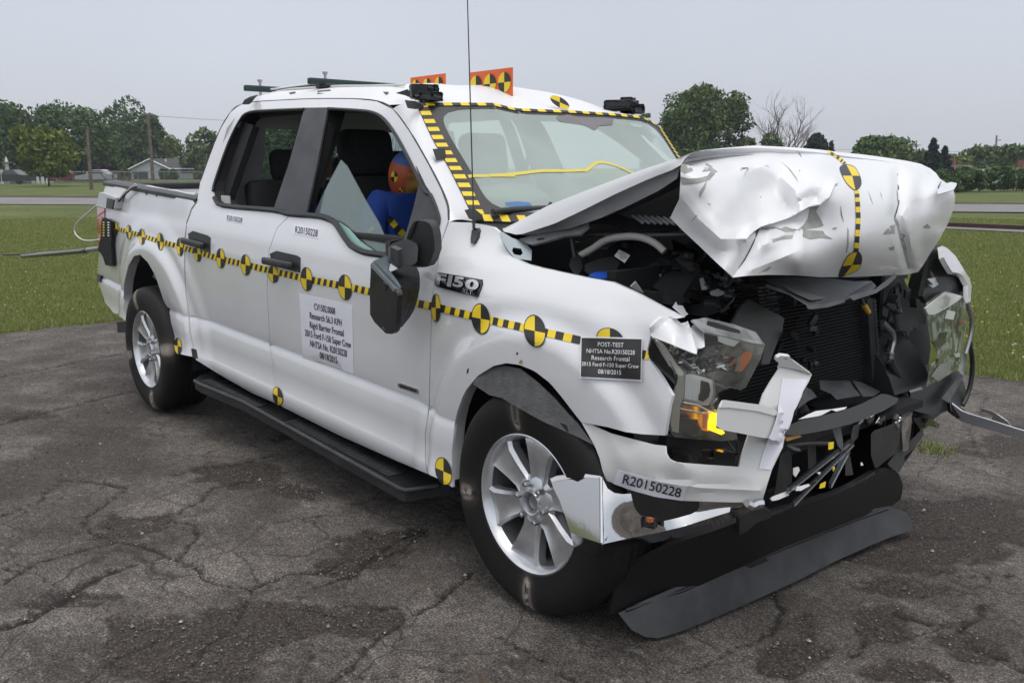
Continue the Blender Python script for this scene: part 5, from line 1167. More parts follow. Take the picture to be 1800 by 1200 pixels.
text_on(fc, [("R20150228", .115, .93, .20, .83)], quadmap("1084,824 1209,855 1203,881 1078,850", fS), M['ink'], .011, .012)
# chrome bumper end: side face, front face and turned-under lower flange
cL = plane((967, 842, 'y', -1.045), (1058, 838, 'y', -1.075), (1010, 960, 'y', -1.14))
k0, k1 = cL(1057, 838), cL(1058, 957)+np.array([0, -.0, 0])
cF = Surf([(1057, 838, 'y', k0[1]), (1058, 957, 'y', k1[1]), (1110, 880, 'x', 4.06), (1103, 945, 'x', 4.045), (1197, 930, 'x', 4.20), (1229, 890, 'x', 4.205), (1285, 884, 'x', 4.25), (1267, 912, 'x', 4.25)])
def cLow(x, y, o=0.):     # flange: starts on the crease line and turns inwards
    xs_ = [1003, 1057, 1103, 1197, 1267, 1325]; ys_ = [936, 955, 946, 926, 904, 886]
    yc = np.interp(x, xs_, ys_); p = (cL if x < 1057 else cF)(x, yc); t = max(0., y-yc)/100.; g = U(x, y, 0, p[0]-.28*t) if x > 1057 else U(x, y, 1, p[1]+.30*t); return g-o*ray(x, y)
chb_ = sheet('chrome_bumper', "967,841 978,836 1017,832 1054,837 1057,838 1058,900 1058,955 1030,946 1003,936 996,915 984,880 974,860", cL, .004, M['chrome'], truck, st=20, sharp=50)
sheet('front_face', "1058,838 1062,846 1068,858 1080,866 1095,868 1109,867 1112,880 1116,893 1131,911 1150,919 1190,910 1215,903 1226,897 1229,890 1229,880 1278,881 1325,884 1325,886 1267,904 1197,926 1150,937 1103,946 1058,956", cF, .004, M['chrome'], chb_, st=12, sharp=50)
sheet('lower_flange', "1003,936 1030,946 1058,955.5 1103,946 1150,937 1197,926 1267,904 1325,886 1338,884 1330,893 1313,901 1290,910 1267,922 1232,935 1197,943 1150,953 1103,962 1060,972 1017,981 1010,968 1006,950", cLow, .004, M['chrome'], chb_, st=9, sharp=50)
tube('corner_fold', [cL(1057, 839, .002), cL(1057.5, 900, .002), cL(1058, 954, .002)], .006, M['chrome'], chb_)
cS = cL
sheet('bumper_lip', "967,841 978,836 1017,831 1054,836 1056,840 1020,838 985,843 970,847", lambda x, y, o=0.: cS(x, y, .003+o), .003, M['white'], chb_, st=8)
sheet('fog_lamp_cavity', "1100,850 1160,860 1232,876 1234,892 1222,906 1190,915 1148,922 1120,905 1106,880", plane((1100, 850, 'x', 3.97), (1232, 876, 'x', 4.08), (1150, 920, 'x', 4.02)), .01, M['black'], truck, st=14)
ob = crumple(cF(1141, 917, .03), (.05, .03, .035), rot('Z', 20), 3, 'wire_connector', M['black'], truck, .3, 4); crumple(cF(1142, 913, .05), (.02, .02, .012), rot('Z', 0), 9, 'wire_connector', M['amber'], truck, .3, 4)
tube('crumpled_chrome_end', spline([fS(x, y, .02) for x, y in P("1312,884 1322,888 1330,884 1340,883")], 3), .014, M['chrome'], truck, n=7)

# ------------------------------------------------------------------ grille area
RX = 3.88
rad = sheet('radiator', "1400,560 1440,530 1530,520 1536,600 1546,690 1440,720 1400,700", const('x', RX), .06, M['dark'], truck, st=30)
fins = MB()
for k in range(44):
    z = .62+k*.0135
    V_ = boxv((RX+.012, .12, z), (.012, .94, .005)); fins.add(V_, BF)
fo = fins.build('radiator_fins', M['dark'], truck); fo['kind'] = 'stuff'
sheet('radiator_side_tank', "1524,527 1538,525 1541,560 1545,620 1549,682 1536,690 1532,640 1528,580", const('x', RX+.05), .05, M['grey'], truck, st=14)
tm = MB()
for k in range(22):
    a = U(1538.5+k*.42, 530+k*7, 0, RX+.056); tm.add(boxv(a, (.004, .006, .012)), BF)
tm.build('tank_crimp', M['steel'], truck)['kind'] = 'stuff'
tb('refrigerant_pipe', [U(x, y, 0, 3.98) for x, y in P("1551,566 1561,576 1569,585 1571,598 1568,612 1564,628 1565,636")], .011, M['steel'])
for k in range(4): a = U(1565, 620+k*4.2, 0, 3.985); tube('pipe_rib', [a-np.array([0, 0, .003]), a+np.array([0, 0, .003])], .016, M['steel'], truck, n=10)
tb('radiator_hose', [U(x, y, 0, 3.99) for x, y in P("1564,634 1570,648 1578,662 1585,682 1592,706")], .018, M['black'])
tb('tow_tube', [U(1515, 525, 0, 4.06), U(1519, 536, 0, 4.07)], .006, M['grey']); tb('yellow_sleeve', [U(1519, 536, 0, 4.07), U(1527, 549, 0, 4.07)], .010, mat('brass_yellow', (.55, .32, .04), .4))
# bent radiator support and shroud plates
for nm, q, a, m_, th_ in (
    ('grille_shroud', "1340,490 1400,487 1457,489 1500,494 1532,494 1540,502 1533,514 1510,520 1484,528 1450,536 1429,539 1400,522 1370,506", ((1340, 490, 4.02), (1540, 502, 4.06), (1430, 538, 4.20)), 'grey', .03),
    ('shroud_lip', "1347,498 1372,508 1400,523 1425,537 1448,534 1484,524 1486,531 1455,540 1430,543 1420,543 1417,536 1387,518 1345,505", ((1347, 498, 4.06), (1486, 528, 4.17), (1430, 543, 4.22)), 'grey2', .015),
    ('grille_shroud', "1366,498 1440,500 1456,506 1470,522 1426,528 1400,517", ((1366, 498, 4.05), (1470, 522, 4.13), (1426, 528, 4.18)), 'grey2', .004),
    ('shroud_lip', "1492,520 1538,508 1556,494 1574,480 1576,487 1560,502 1540,515 1500,528", ((1492, 520, 4.16), (1574, 480, 4.08), (1540, 515, 4.14)), 'grey2', .012),
    ('latch_cover', "1484,514 1512,500 1532,495 1540,504 1530,512 1500,520", ((1484, 514, 4.10), (1540, 504, 4.09), (1510, 500, 4.04)), 'grey', .04),
    ('shroud_panel', "1440,668 1494,669 1500,680 1513,695 1471,702 1461,692 1442,684", ((1440, 668, 4.02), (1494, 669, 4.00), (1471, 702, 4.12)), 'grey', .02),
    ('shroud_panel', "1498,668 1515,672 1548,688 1536,696 1517,697", ((1498, 668, 4.0), (1548, 688, 4.0), (1517, 697, 4.08)), 'grey', .02),
    ('shroud_panel', "1416,680 1426,684 1436,697 1420,705 1400,720 1396,735 1408,700", ((1416, 680, 4.1), (1436, 697, 4.1), (1396, 735, 4.2)), 'grey', .02),
    ('bumper_beam', "1380,764 1384,752 1389,746 1408,738 1440,731 1480,722 1515,709 1549,692 1561,693 1580,700 1576,708 1552,722 1520,736 1495,745 1460,754 1430,760 1400,765", ((1384, 752, 4.30), (1480, 735, 4.24), (1575, 703, 4.12), (1549, 692, 4.10), (1430, 760, 4.28)), 'foam', .10),
    ('white_edge', "1403,737 1420,728 1434,722 1460,719 1489,714.5 1485,719 1470,723 1462,720 1445,729 1438,731 1420,734", ((1403, 737, 4.26), (1489, 715, 4.20), (1440, 722, 4.23)), 'white', .004),
    ('lower_strut', "1419,766 1434,764 1434,775 1435,822 1421,824 1420,790", ((1419, 766, 4.22), (1434, 764, 4.2), (1420, 824, 4.24)), 'grey', .02),
    ('lower_strut', "1463,754 1478,750 1482,775 1481,792 1473,784", ((1463, 754, 4.25), (1478, 750, 4.24), (1481, 792, 4.26)), 'grey2', .01),
    ('lower_strut', "1500,748 1512,744 1508,768 1496,782 1496,765", ((1500, 748, 4.22), (1512, 744, 4.2), (1496, 782, 4.24)), 'grey', .01),
    ('lower_strut', "1486,800 1494,800 1500,834 1486,836", ((1486, 800, 4.2), (1494, 800, 4.2), (1490, 836, 4.2)), 'grey', .02),
    ('intake_duct', "1531,762 1537,756 1560,748 1586,737 1588,760 1587,788 1565,803 1543,821 1538,822 1531,800", ((1531, 762, 4.22), (1586, 737, 4.10), (1540, 822, 4.18)), 'black', .05),
    ('intake_duct', "1361,870 1372,800 1386,788 1392,800 1392,850 1388,862", ((1361, 870, 4.25), (1386, 788, 4.2), (1388, 862, 4.2)), 'grey', .02),
    ('chrome_post', "1585,720 1592,716 1604,722 1601,760 1596,792 1588,793 1585,760", ((1585, 720, 4.10), (1604, 722, 4.08), (1588, 793, 4.10)), 'chrome', .012),  # plain chrome post, no rust in its colour
    ('lower_bracket', "1560,815 1575,795 1600,775 1622,752 1624,765 1604,790 1590,802 1590,815 1580,830 1570,825", ((1560, 815, 4.12), (1624, 760, 3.98), (1580, 830, 4.1)), 'grey', .02),
    ('chrome_lip', "1605,768 1612,762 1620,752 1621,757 1612,766 1606,770", ((1605, 768, 4.0), (1620, 752, 3.97), (1612, 766, 4.0)), 'chrome', .01)):
    anchors = [(x, y, 'x', v) for x, y, v in a]
    sheet(nm, q, Surf(anchors), th_, M[m_], truck, st=14, direction='v')
for x0, y0, x1, y1 in ((1385, 861, 1493, 776), (1394, 885, 1499, 779), (1459, 853, 1492, 790)):
    a = U(x0, y0, 0, 4.30); b = U(x1, y1, 0, 4.24); d = b-a; L = np.linalg.norm(d); d /= L; s_ = np.cross(d, np.array([1, 0, 0])); s_ /= np.linalg.norm(s_)
    R_ = np.stack([d, s_, np.cross(d, s_)], 1); V_ = boxv((a+b)/2, (L, .022, .008), R_); mk('grille_bar', V_, BF, mat('smoked_chrome', (.12, .14, .16), .2, metal=.9), truck)
    V_ = boxv((a+b)/2+np.array([.004, 0, 0])+s_*.007, (L, .003, .004), R_); mk('grille_bar', V_, BF, M['chrome'], truck)
for q, m_ in (("1355,876 1360,872 1384,863 1387,870 1368,878 1358,880", 'white'), ("1404,855 1422,850 1424,853 1408,862 1400,862", 'white'), ("1384,784 1390,783 1406,788 1408,793 1396,791", 'grey2'), ("1396,822 1404,820 1406,826 1399,838 1396,834", 'airbag'), ("1437,830 1443,829 1441,834", 'white'), ("1458,777 1466,776 1465,788 1458,790", 'yellow'), ("1444,850 1452,846 1450,856 1442,858", 'yellow'), ("1464,822 1468,820 1466,828", 'yellow'), ("1515,812 1518,817 1515,818", 'white'), ("1380,768 1405,764 1410,767 1384,775", 'ochre')):
    c = np.mean(P(q), 0); sheet('torn_scrap', q, plane((c[0]-20, c[1], 'x', 4.31), (c[0]+20, c[1], 'x', 4.29), (c[0], c[1]+20, 'x', 4.31)), .004, M[m_], truck, st=6)
tb('lower_rod', [U(1380, 783, 0, 4.26), U(1420, 779, 0, 4.25), U(1458, 779, 0, 4.24)], .008, M['grey'])
for k in range(14):
    p = U(rnd.uniform(1495, 1585), 748-(rnd.uniform(0, 20)), 0, 4.12); V_, F_ = rboxv(p, (.02, rnd.uniform(.02, .06), rnd.uniform(.01, .03)), .006, rot('X', rnd.uniform(-50, 50)), 2); mk('crumpled_chrome_end', V_, F_, M[rnd.choice(['chrome', 'steel', 'grey2'])], truck, smooth=True)
for k in range(150):     # dark clutter hanging behind the open front
    px = rnd.uniform(1360, 1640); py = rnd.uniform(505, 800); p = U(px, py, 0, rnd.uniform(3.90, 4.02) if (px < 1440 or px > 1550) and px < 1560 else rnd.uniform(3.70, 3.86) if px < 1560 else rnd.uniform(3.78, 3.98))
    if abs(p[1]) > .86 or p[2] < .3: continue
    V_, F_ = rboxv(p, (rnd.uniform(.01, .04), rnd.uniform(.01, .06), rnd.uniform(.01, .05)), .005, rot('X', rnd.uniform(-60, 60)) @ rot('Z', rnd.uniform(-40, 40)), 2)
    mk('support_fragment', V_, F_, M[rnd.choice(['black', 'grey', 'dark', 'black'])], truck, smooth=True)
for k in range(6):
    p = U(rnd.uniform(1560, 1640), rnd.uniform(500, 600), 0, 3.95); q_ = [p]
    for _ in range(4): q_.append(q_[-1]+np.array([rnd.uniform(-.03, .03), rnd.uniform(-.07, .07), rnd.uniform(-.09, .02)]))
    if all(abs(z_[1]) < .88 for z_ in q_): tb('wiring', q_, rnd.choice([.004, .007, .010]), M[rnd.choice(['black', 'grey', 'black'])], 6)
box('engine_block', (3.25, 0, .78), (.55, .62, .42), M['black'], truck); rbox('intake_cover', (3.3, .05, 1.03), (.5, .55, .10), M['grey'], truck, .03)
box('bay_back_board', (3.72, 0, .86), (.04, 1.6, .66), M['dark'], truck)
# big lower valance
sheet('lower_valance', "1350,905 1400,890 1466,870 1500,855 1538,832 1552,826 1569,823 1580,832 1587,851 1586,866 1583,877 1572,886 1555,893 1500,912 1400,952 1300,997 1200,1042 1100,1085 1070,1080 1085,1010 1120,990 1200,950 1262,930 1310,912", Surf([(1350, 905, 'x', 4.22), (1538, 832, 'x', 4.15), (1585, 860, 'x', 4.0), (1500, 905, 'x', 4.12), (1300, 990, 'x', 4.10), (1100, 1080, 'x', 3.92), (1200, 950, 'x', 4.08), (1080, 1020, 'x', 3.92)], [(P("1320,915 1345,905 1360,906"), .01, 10, 0)]), .02, mat('valance_black', (.008, .008, .009), .5, bump=.2, bscale=120), truck, st=16)
sheet('valance_edge', "1352,900 1400,887 1466,866 1500,851 1538,828 1538,833 1500,857 1466,872 1400,892 1352,907", Surf([(1350, 905, 'x', 4.235), (1466, 869, 'x', 4.19), (1538, 830, 'x', 4.16)]), .02, M['grey'], truck, st=14)
sheet('tow_hook_cover', "1300,912 1318,898 1345,894 1356,900 1355,910 1330,918 1312,935 1300,940", plane((1300, 912, 'x', 4.21), (1356, 900, 'x', 4.25), (1310, 935, 'x', 4.20)), .02, M['grey'], truck, st=10)

# ------------------------------------------------------------------ left front corner: fender edge, lamp
FLS = plane((1665, 440, 'y', .84), (1706, 505, 'y', 1.0), (1690, 600, 'y', .99))
sheet('inner_fender_apron', "1604,474 1625,462 1640,442 1662,440 1664,500 1640,545 1600,540 1596,500", plane((1604, 474, 'x', 3.90), (1662, 440, 'x', 3.90), (1620, 540, 'x', 3.92)), .02, M['black'], truck, st=14, direction='v')
h2 = sheet('headlight', "1628,533 1645,520 1662,511 1697,522 1699,548 1698,577 1692,619 1685,642 1667,658 1629,679 1636,640 1650,628 1641,609 1634,585 1629,558", plane((1628, 540, 'x', 4.07), (1697, 530, 'x', 4.03), (1640, 670, 'x', 4.09)), .08, mat('lamp_housing_far', (.40, .40, .36), .3, metal=.0, noise=((.06, .06, .05), 26, .42, .54), bump=.8, bscale=14), truck, st=10, direction='v')
for q, m_ in (("1627,542 1645,527 1664,514 1695,521 1675,535 1643,553 1632,553", 'white'), ("1668,545 1680,548 1676,562 1664,560", 'white'), ("1638,566 1644,566 1648,590 1642,598", 'greypaint'), ("1655,585 1666,583 1662,596 1652,598", 'dark'), ("1690,540 1696,542 1695,600 1688,640 1684,640 1690,600", 'chrome'), ("1648,527 1662,517 1672,524 1668,537 1654,544 1648,538", 'white'), ("1650,630 1660,618 1672,612 1668,622 1655,636 1648,640", 'chrome'), ("1686,571 1697,573 1693,584 1687,582", 'chrome'), ("1689,560 1693,561 1693,571 1689,572", 'amber'), ("1678,622 1688,620 1688,627 1680,628", 'airbag'), ("1640,600 1658,595 1664,600 1652,612 1646,611", 'gloss'), ("1655,640 1675,634 1670,650 1645,668 1640,662", 'greypaint')):
    sheet('lamp_piece', q, plane((1628, 540, 'x', 4.085), (1697, 530, 'x', 4.045), (1640, 670, 'x', 4.105)), .008, M[m_], h2, st=8)
sheet('lens', "1628,533 1645,520 1662,511 1697,522 1699,548 1698,577 1692,619 1685,642 1667,658 1629,679 1636,640 1650,628 1641,609 1634,585 1629,558", plane((1628, 540, 'x', 4.10), (1697, 530, 'x', 4.06), (1640, 670, 'x', 4.12)), .003, M['lens2'], h2, st=14)
sheet('crushed_fender_edge', "1656,432 1665,436 1680,450 1697,478 1705,490 1708,503 1706,530 1702,520 1701,500 1693,485 1686,480 1674,478 1664,462 1659,452", plane((1656, 432, 'x', 4.02), (1706, 500, 'x', 4.0), (1680, 480, 'x', 4.06)), .02, M['paint'], truck, st=8)
sheet('inner_fender_apron', "1634,442 1645,431 1655,431 1660,455 1676,480 1692,486 1700,500 1700,522 1664,511 1645,520 1628,532 1622,520 1630,480", plane((1634, 442, 'x', 3.98), (1700, 500, 'x', 3.98), (1628, 530, 'x', 4.03)), .02, M['black'], truck, st=12)
tb('bent_trim_strip', [U(x, y, 0, 4.03) for x, y in P("1699,531 1704,545 1708,562 1707,582 1702,605 1697,622")], .010, M['steel'])
tb('wheel_arch_edge', [U(x, y, 0, 3.98) for x, y in P("1704,600 1709,630 1708,662 1702,690 1692,712")], .012, M['black'])
for q, x_, m_ in (("1600,650 1632,640 1650,670 1680,650 1690,660 1700,690 1690,712 1660,722 1640,730 1600,720", 3.98, 'black'), ("1590,700 1620,690 1680,700 1684,716 1655,726 1640,738 1600,745", 3.96, 'grey'), ("1604,730 1640,738 1652,745 1650,753 1632,748 1620,757 1608,742", 4.0, 'gloss'), ("1578,640 1600,560 1630,560 1636,610 1630,660 1600,700 1582,700", 3.88, 'dark'), ("1592,676 1612,670 1622,684 1600,690", 4.02, 'steel'), ("1655,700 1690,655 1694,662 1668,708", 4.02, 'grey2'), ("1690,620 1700,625 1699,650 1692,660 1684,650", 4.0, 'steel'), ("1634,475 1640,480 1650,500 1640,506 1632,500 1640,492", 4.05, 'steel'), ("1630,490 1646,488 1640,500", 4.06, 'greypaint')):
    c = np.mean(P(q), 0); sheet('crushed_front_part', q, plane((c[0]-20, c[1], 'x', x_), (c[0]+20, c[1], 'x', x_-.02), (c[0], c[1]+20, 'x', x_+.01)), .03, M[m_], truck, st=12, direction='v')

# ------------------------------------------------------------------ pieces lying on the ground
ad = thing('air_deflector', 'long dark grey plastic air deflector hanging from under the bumper onto the asphalt', 'trim panel', (4.05, 0, 0))
AS = Surf([(1087, 1077, 'z', .10), (1150, 1120, 'z', .018), (1300, 1068, 'z', .02), (1400, 1023, 'z', .02), (1533, 957, 'z', .025), (1605, 931, 'z', .03), (1593, 900, 'z', .10), (1500, 907, 'z', .15), (1367, 967, 'z', .15), (1200, 1043, 'z', .13)])
sheet('panel', "1087,1077 1125,1058 1160,1043 1200,1026 1280,995 1367,960 1440,932 1500,907 1540,893 1562,889 1593,900 1602,913 1605,930 1570,942 1533,957 1470,985 1400,1021 1300,1066 1240,1092 1200,1108 1158,1121 1135,1119 1110,1106", AS, .008, M['grey'], ad, st=14)
tube('fold_rib', [AS(*q) for q in P("1100,1072 1200,1037 1367,967 1500,914 1560,893")], .007, M['black'], ad)
sheet('mounting_slot', "1308,992 1345,978 1351,985 1320,998", lambda x, y, o=0.: AS(x, y, .004+o), .004, M['dark'], ad, st=8)
ct = thing('chrome_trim', 'bent chrome trim strip sticking out of the crushed corner over the asphalt', 'trim strip', (3.95, 1.2, 0))
sheet('strip', "1673,709 1690,722 1703,727 1740,738 1783,752 1830,766 1830,782 1800,773 1745,757 1690,741 1672,728 1668,718", plane((1668, 715, 'x', 4.0), (1800, 760, 'x', 4.36), (1690, 741, 'x', 4.06)), .006, mat('bright_trim', (.62, .63, .66), .3, metal=.3), ct, st=12)
sheet('folded_lug', "1722,717 1745,723 1770,740 1782,757 1774,757 1742,737 1746,731 1726,722", plane((1722, 717, 'x', 4.12), (1782, 757, 'x', 4.30), (1745, 724, 'x', 4.2)), .005, M['steel'], ct, st=8)
sheet('torn_root', "1668,700 1676,705 1703,727 1700,740 1686,732 1672,722", plane((1668, 700, 'x', 4.0), (1703, 727, 'x', 4.07), (1690, 735, 'x', 4.06)), .02, M['gloss'], ct, st=8)

# =================================================================== GROUND
def G(px, py): return U(px, py, 2, 0.)
def struct(o): o['kind'] = 'structure'; return o
class VN:      # cheap smooth value noise on arrays
    def __init__(s, seed, n=64): s.t = np.random.default_rng(seed).random((n, n)); s.n = n
    def __call__(s, x, y):
        xi = np.floor(x).astype(int); yi = np.floor(y).astype(int); fx = x-xi; fy = y-yi; fx = fx*fx*(3-2*fx); fy = fy*fy*(3-2*fy); n = s.n
        a = s.t[xi % n, yi % n]; b = s.t[(xi+1) % n, yi % n]; c = s.t[xi % n, (yi+1) % n]; d = s.t[(xi+1) % n, (yi+1) % n]
        return (a*(1-fx)+b*fx)*(1-fy)+(c*(1-fx)+d*fx)*fy
    def fbm(s, x, y, o=4):
        v = 0; a = .5
        for k in range(o): v = v+a*s(x*2**k+k*7.3, y*2**k+k*3.1); a *= .5
        return v
n1, n2, n3 = VN(1), VN(2), VN(3)
gx = np.concatenate([np.arange(-4.4, 1.5, .030), np.arange(1.5, 5.3, .0115), np.linspace(5.3, 45, 60)])
gy = np.concatenate([np.linspace(-45, -2.9, 60), np.arange(-2.85, -.2, .0115), np.arange(-.2, 4.7, .035)])
X, Y = np.meshgrid(gx, gy, indexing='ij'); Xf, Yf = X.ravel(), Y.ravel()
wx = Xf + .10*(n1.fbm(Xf*2.2, Yf*2.2)-.5) + .05*(n2.fbm(Xf*9, Yf*9)-.5) + .02*(n1(Xf*40, Yf*40)-.5)
wy = Yf + .10*(n2.fbm(Xf*2.2+9, Yf*2.2)-.5) + .05*(n3.fbm(Xf*9, Yf*9)-.5) + .02*(n2(Xf*40, Yf*40)-.5)
cracks = [("0,1101 40,1088 75,1067 149,1029 203,1003", .030), ("203,1003 240,991 277,981", .010), ("0,1029 53,997 123,971 208,952 251,957 277,976 307,984 347,997 368,1019 405,1029 453,1035 512,1005 565,1003 600,987", .012),
          ("0,744 53,728 123,715 180,700 235,685", .022), ("0,661 96,643 123,635 205,622", .016), ("107,843 181,851 208,859 176,891 152,907 160,928 208,952", .011), ("291,840 347,821 405,816 470,800", .013),
          ("307,984 341,944 341,923 299,912 357,880 373,859 430,840", .010), ("575,1200 600,1177 645,1128 703,1087 735,1069 780,1042 836,1004", .012), ("703,1087 690,1062 650,1056 600,1060", .010), ("560,1030 600,1020 645,984 676,957 721,934", .012),
          ("1353,1047 1370,1073 1347,1113", .012), ("1563,1067 1600,1083 1643,1097 1700,1102 1730,1080 1733,1063", .014), ("1700,1102 1713,1130 1760,1143 1800,1173", .016), ("1510,1120 1510,1140 1483,1147", .009), ("1563,1117 1633,1113 1700,1102", .009),
          ("0,905 60,880 107,843", .006), ("0,1000 30,1010 53,997", .006), ("453,1035 420,1080 380,1110 340,1160 290,1200", .006), ("600,1177 660,1190 720,1170 800,1180", .005), ("1200,1170 1260,1150 1347,1113", .006), ("150,1200 200,1150 280,1120 330,1100", .006),
          ("600,987 650,975 700,965 740,930", .008), ("860,1120 930,1150 1000,1200", .004), ("1650,1000 1700,1020 1780,1015", .006), ("1730,700 1700,760 1720,800 1790,840", .006), ("235,685 300,720 380,730", .008), ("480,1080 530,1130 520,1200", .004)]
def dist_poly(px_poly):
    pts = np.array([G(*q)[:2] for q in px_poly]); d = np.full(Xf.shape, 9.)
    for a, b in zip(pts[:-1], pts[1:]):
        lo = np.minimum(a, b)-.25; hi = np.maximum(a, b)+.25
        m = (Xf > lo[0]) & (Xf < hi[0]) & (Yf > lo[1]) & (Yf < hi[1])
        ab = b-a; t = np.clip(((wx[m]-a[0])*ab[0]+(wy[m]-a[1])*ab[1])/(ab@ab), 0, 1)
        d[m] = np.minimum(d[m], np.hypot(wx[m]-a[0]-ab[0]*t, wy[m]-a[1]-ab[1]*t))
    return d
crack = np.zeros(Xf.shape); wn = .45+1.1*n3.fbm(Xf*5, Yf*5)
for q, wd in cracks:
    d = dist_poly(P(q)); crack = np.maximum(crack, np.clip(1.4-d/(wd*wn*.85), 0, 1))
patch = np.zeros(Xf.shape)
for cx, cy, rx, ry in ((480, 1095, 170, 40), (330, 1160, 110, 32), (595, 1000, 38, 16), (640, 985, 30, 12), (445, 825, 50, 12), (250, 925, 60, 14), (120, 1045, 60, 9), (690, 1090, 30, 14), (229, 917, 75, 22), (430, 830, 70, 18), (520, 865, 40, 14), (373, 1125, 190, 38), (560, 1090, 90, 22), (1400, 1155, 55, 45), (1420, 1095, 35, 22), (1540, 1085, 45, 35), (1560, 1030, 90, 22), (1650, 940, 150, 60), (1720, 1140, 40, 22), (1560, 1180, 90, 20), (680, 950, 60, 25), (90, 1060, 70, 8), (600, 770, 80, 22), (1750, 780, 60, 30), (60, 730, 80, 7), (1680, 1120, 40, 12)):
    c = G(cx, cy)[:2]; ax_ = G(cx+rx, cy)[:2]-c; by_ = G(cx, cy-ry)[:2]-c
    det = ax_[0]*by_[1]-ax_[1]*by_[0]; u = ((Xf-c[0])*by_[1]-(Yf-c[1])*by_[0])/det; v = (ax_[0]*(Yf-c[1])-ax_[1]*(Xf-c[0]))/det
    r = np.hypot(u, v)+2.2*(n2.fbm(Xf*4+3, Yf*4)-.47)+1.1*(n1.fbm(Xf*14, Yf*14)-.47)
    patch = np.maximum(patch, np.clip((1.12-r)*6, 0, 1))
far_p = np.clip((n3.fbm(Xf*1.3+5, Yf*1.3)-.53)*9, 0, 1)*(Xf < 1.2); patch = np.maximum(patch, .6*far_p)
edge = np.minimum(Xf+3.74+.22*(n1.fbm(Xf*1.5, Yf*1.5)-.5)+.10*(n2.fbm(Xf*7, Yf*7)-.5), 4.02-Yf-.0*Xf+.30*(n2.fbm(Xf*1.5, Yf*1.5)-.5)+.10*(n3.fbm(Xf*7, Yf*7)-.5))
Zf = -.011*np.clip(crack, 0, 1) - .008*patch + .006*(n1(Xf*60, Yf*60)-.5)*(.3+1.2*patch) + .004*(n2.fbm(Xf*3, Yf*3)-.5) - np.clip(-edge*2, 0, .06)
nx_, ny_ = len(gx), len(gy); idx = np.arange(nx_*ny_).reshape(nx_, ny_)
Fq = np.stack([idx[:-1, :-1], idx[1:, :-1], idx[1:, 1:], idx[:-1, 1:]], -1).reshape(-1, 4)
def fastmesh(name, V, Fq, m, smooth=True, mi=None):
    me = bpy.data.meshes.new(name); me.vertices.add(len(V)); me.vertices.foreach_set('co', V.astype(np.float32).ravel())
    k = Fq.shape[1]; me.loops.add(Fq.size); me.loops.foreach_set('vertex_index', Fq.astype(np.int32).ravel()); me.polygons.add(len(Fq))
    me.polygons.foreach_set('loop_start', np.arange(0, Fq.size, k, dtype=np.int32)); me.polygons.foreach_set('loop_total', np.full(len(Fq), k, np.int32))
    me.polygons.foreach_set('use_smooth', np.full(len(Fq), smooth)); 
    for q in (m if isinstance(m, list) else [m]): me.materials.append(q)
    if mi is not None: me.polygons.foreach_set('material_index', mi.astype(np.int32))
    me.update(); me.validate(); o = bpy.data.objects.new(name, me); link(o); return o
am = bpy.data.materials.new('worn_asphalt'); am.use_nodes = True; N_ = am.node_tree; bs = N_.nodes['Principled BSDF']; bs.inputs['Roughness'].default_value = .85; bs.inputs['Specular IOR Level'].default_value = .3
def nd(t, **k):
    n = N_.nodes.new(t)
    for a, b in k.items(): n.inputs[a].default_value = b
    return n
tco = nd('ShaderNodeTexCoord'); ob_ = tco.outputs['Object']
def noise(sc, det=6, rough=.6, st=None):
    n = nd('ShaderNodeTexNoise', Scale=sc, Detail=det, Roughness=rough)
    if st:
        mp = N_.nodes.new('ShaderNodeMapping'); mp.inputs['Scale'].default_value = st; mp.inputs['Rotation'].default_value = (0, 0, .6); N_.links.new(ob_, mp.inputs[0]); N_.links.new(mp.outputs[0], n.inputs['Vector'])
    else: N_.links.new(ob_, n.inputs['Vector'])
    return n.outputs['Fac']
def rampn(f, stops):
    r = N_.nodes.new('ShaderNodeValToRGB'); c = r.color_ramp
    while len(c.elements) < len(stops): c.elements.new(.5)
    for e_, (p_, col) in zip(c.elements, stops): e_.position = p_; e_.color = (*col, 1)
    N_.links.new(f, r.inputs[0]); return r.outputs[0]
def mixc(a, b, f, mode='MIX'):
    m_ = N_.nodes.new('ShaderNodeMixRGB'); m_.blend_type = mode
    for s_, v_ in ((0, f), (1, a), (2, b)):
        if hasattr(v_, 'is_output') or hasattr(v_, 'links'): N_.links.new(v_, m_.inputs[s_])
        elif s_ == 0: m_.inputs[0].default_value = v_
        else: m_.inputs[s_].default_value = (*v_, 1)
    return m_.outputs[0]
base_c = rampn(noise(2.2), [(.34, (.056, .049, .043)), (.5, (.092, .081, .072)), (.68, (.148, .132, .118))])
streak = rampn(noise(7, 8, .8, (.8, 2.2, 1)), [(.56, (0, 0, 0)), (.72, (.8, .8, .8))])
base_c = mixc(base_c, (.25, .235, .22), streak)
N_.links.new(base_c, bs.inputs['Base Color'])
agg = rampn(noise(120, 4, .8), [(.36, (.25, .25, .25)), (.5, (.85, .85, .85)), (.62, (2.4, 2.35, 2.3))])
agg2 = rampn(noise(28, 5, .75), [(.36, (.62, .62, .62)), (.62, (1.3, 1.3, 1.3))])
base2 = mixc(mixc(base_c, agg, .9, 'MULTIPLY'), agg2, 1., 'MULTIPLY')
rust = rampn(noise(3.1, 4), [(.64, (0, 0, 0)), (.74, (.6, .6, .6))]); base2 = mixc(base2, (.12, .078, .055), rust)
ap_ = nd('ShaderNodeAttribute'); ap_.attribute_name = 'patch'; ac_ = nd('ShaderNodeAttribute'); ac_.attribute_name = 'crack'
grav = mixc(rampn(noise(95, 4, .8), [(.38, (.020, .016, .014)), (.56, (.060, .048, .041)), (.68, (.20, .175, .155))]), (.10, .09, .08), .0)
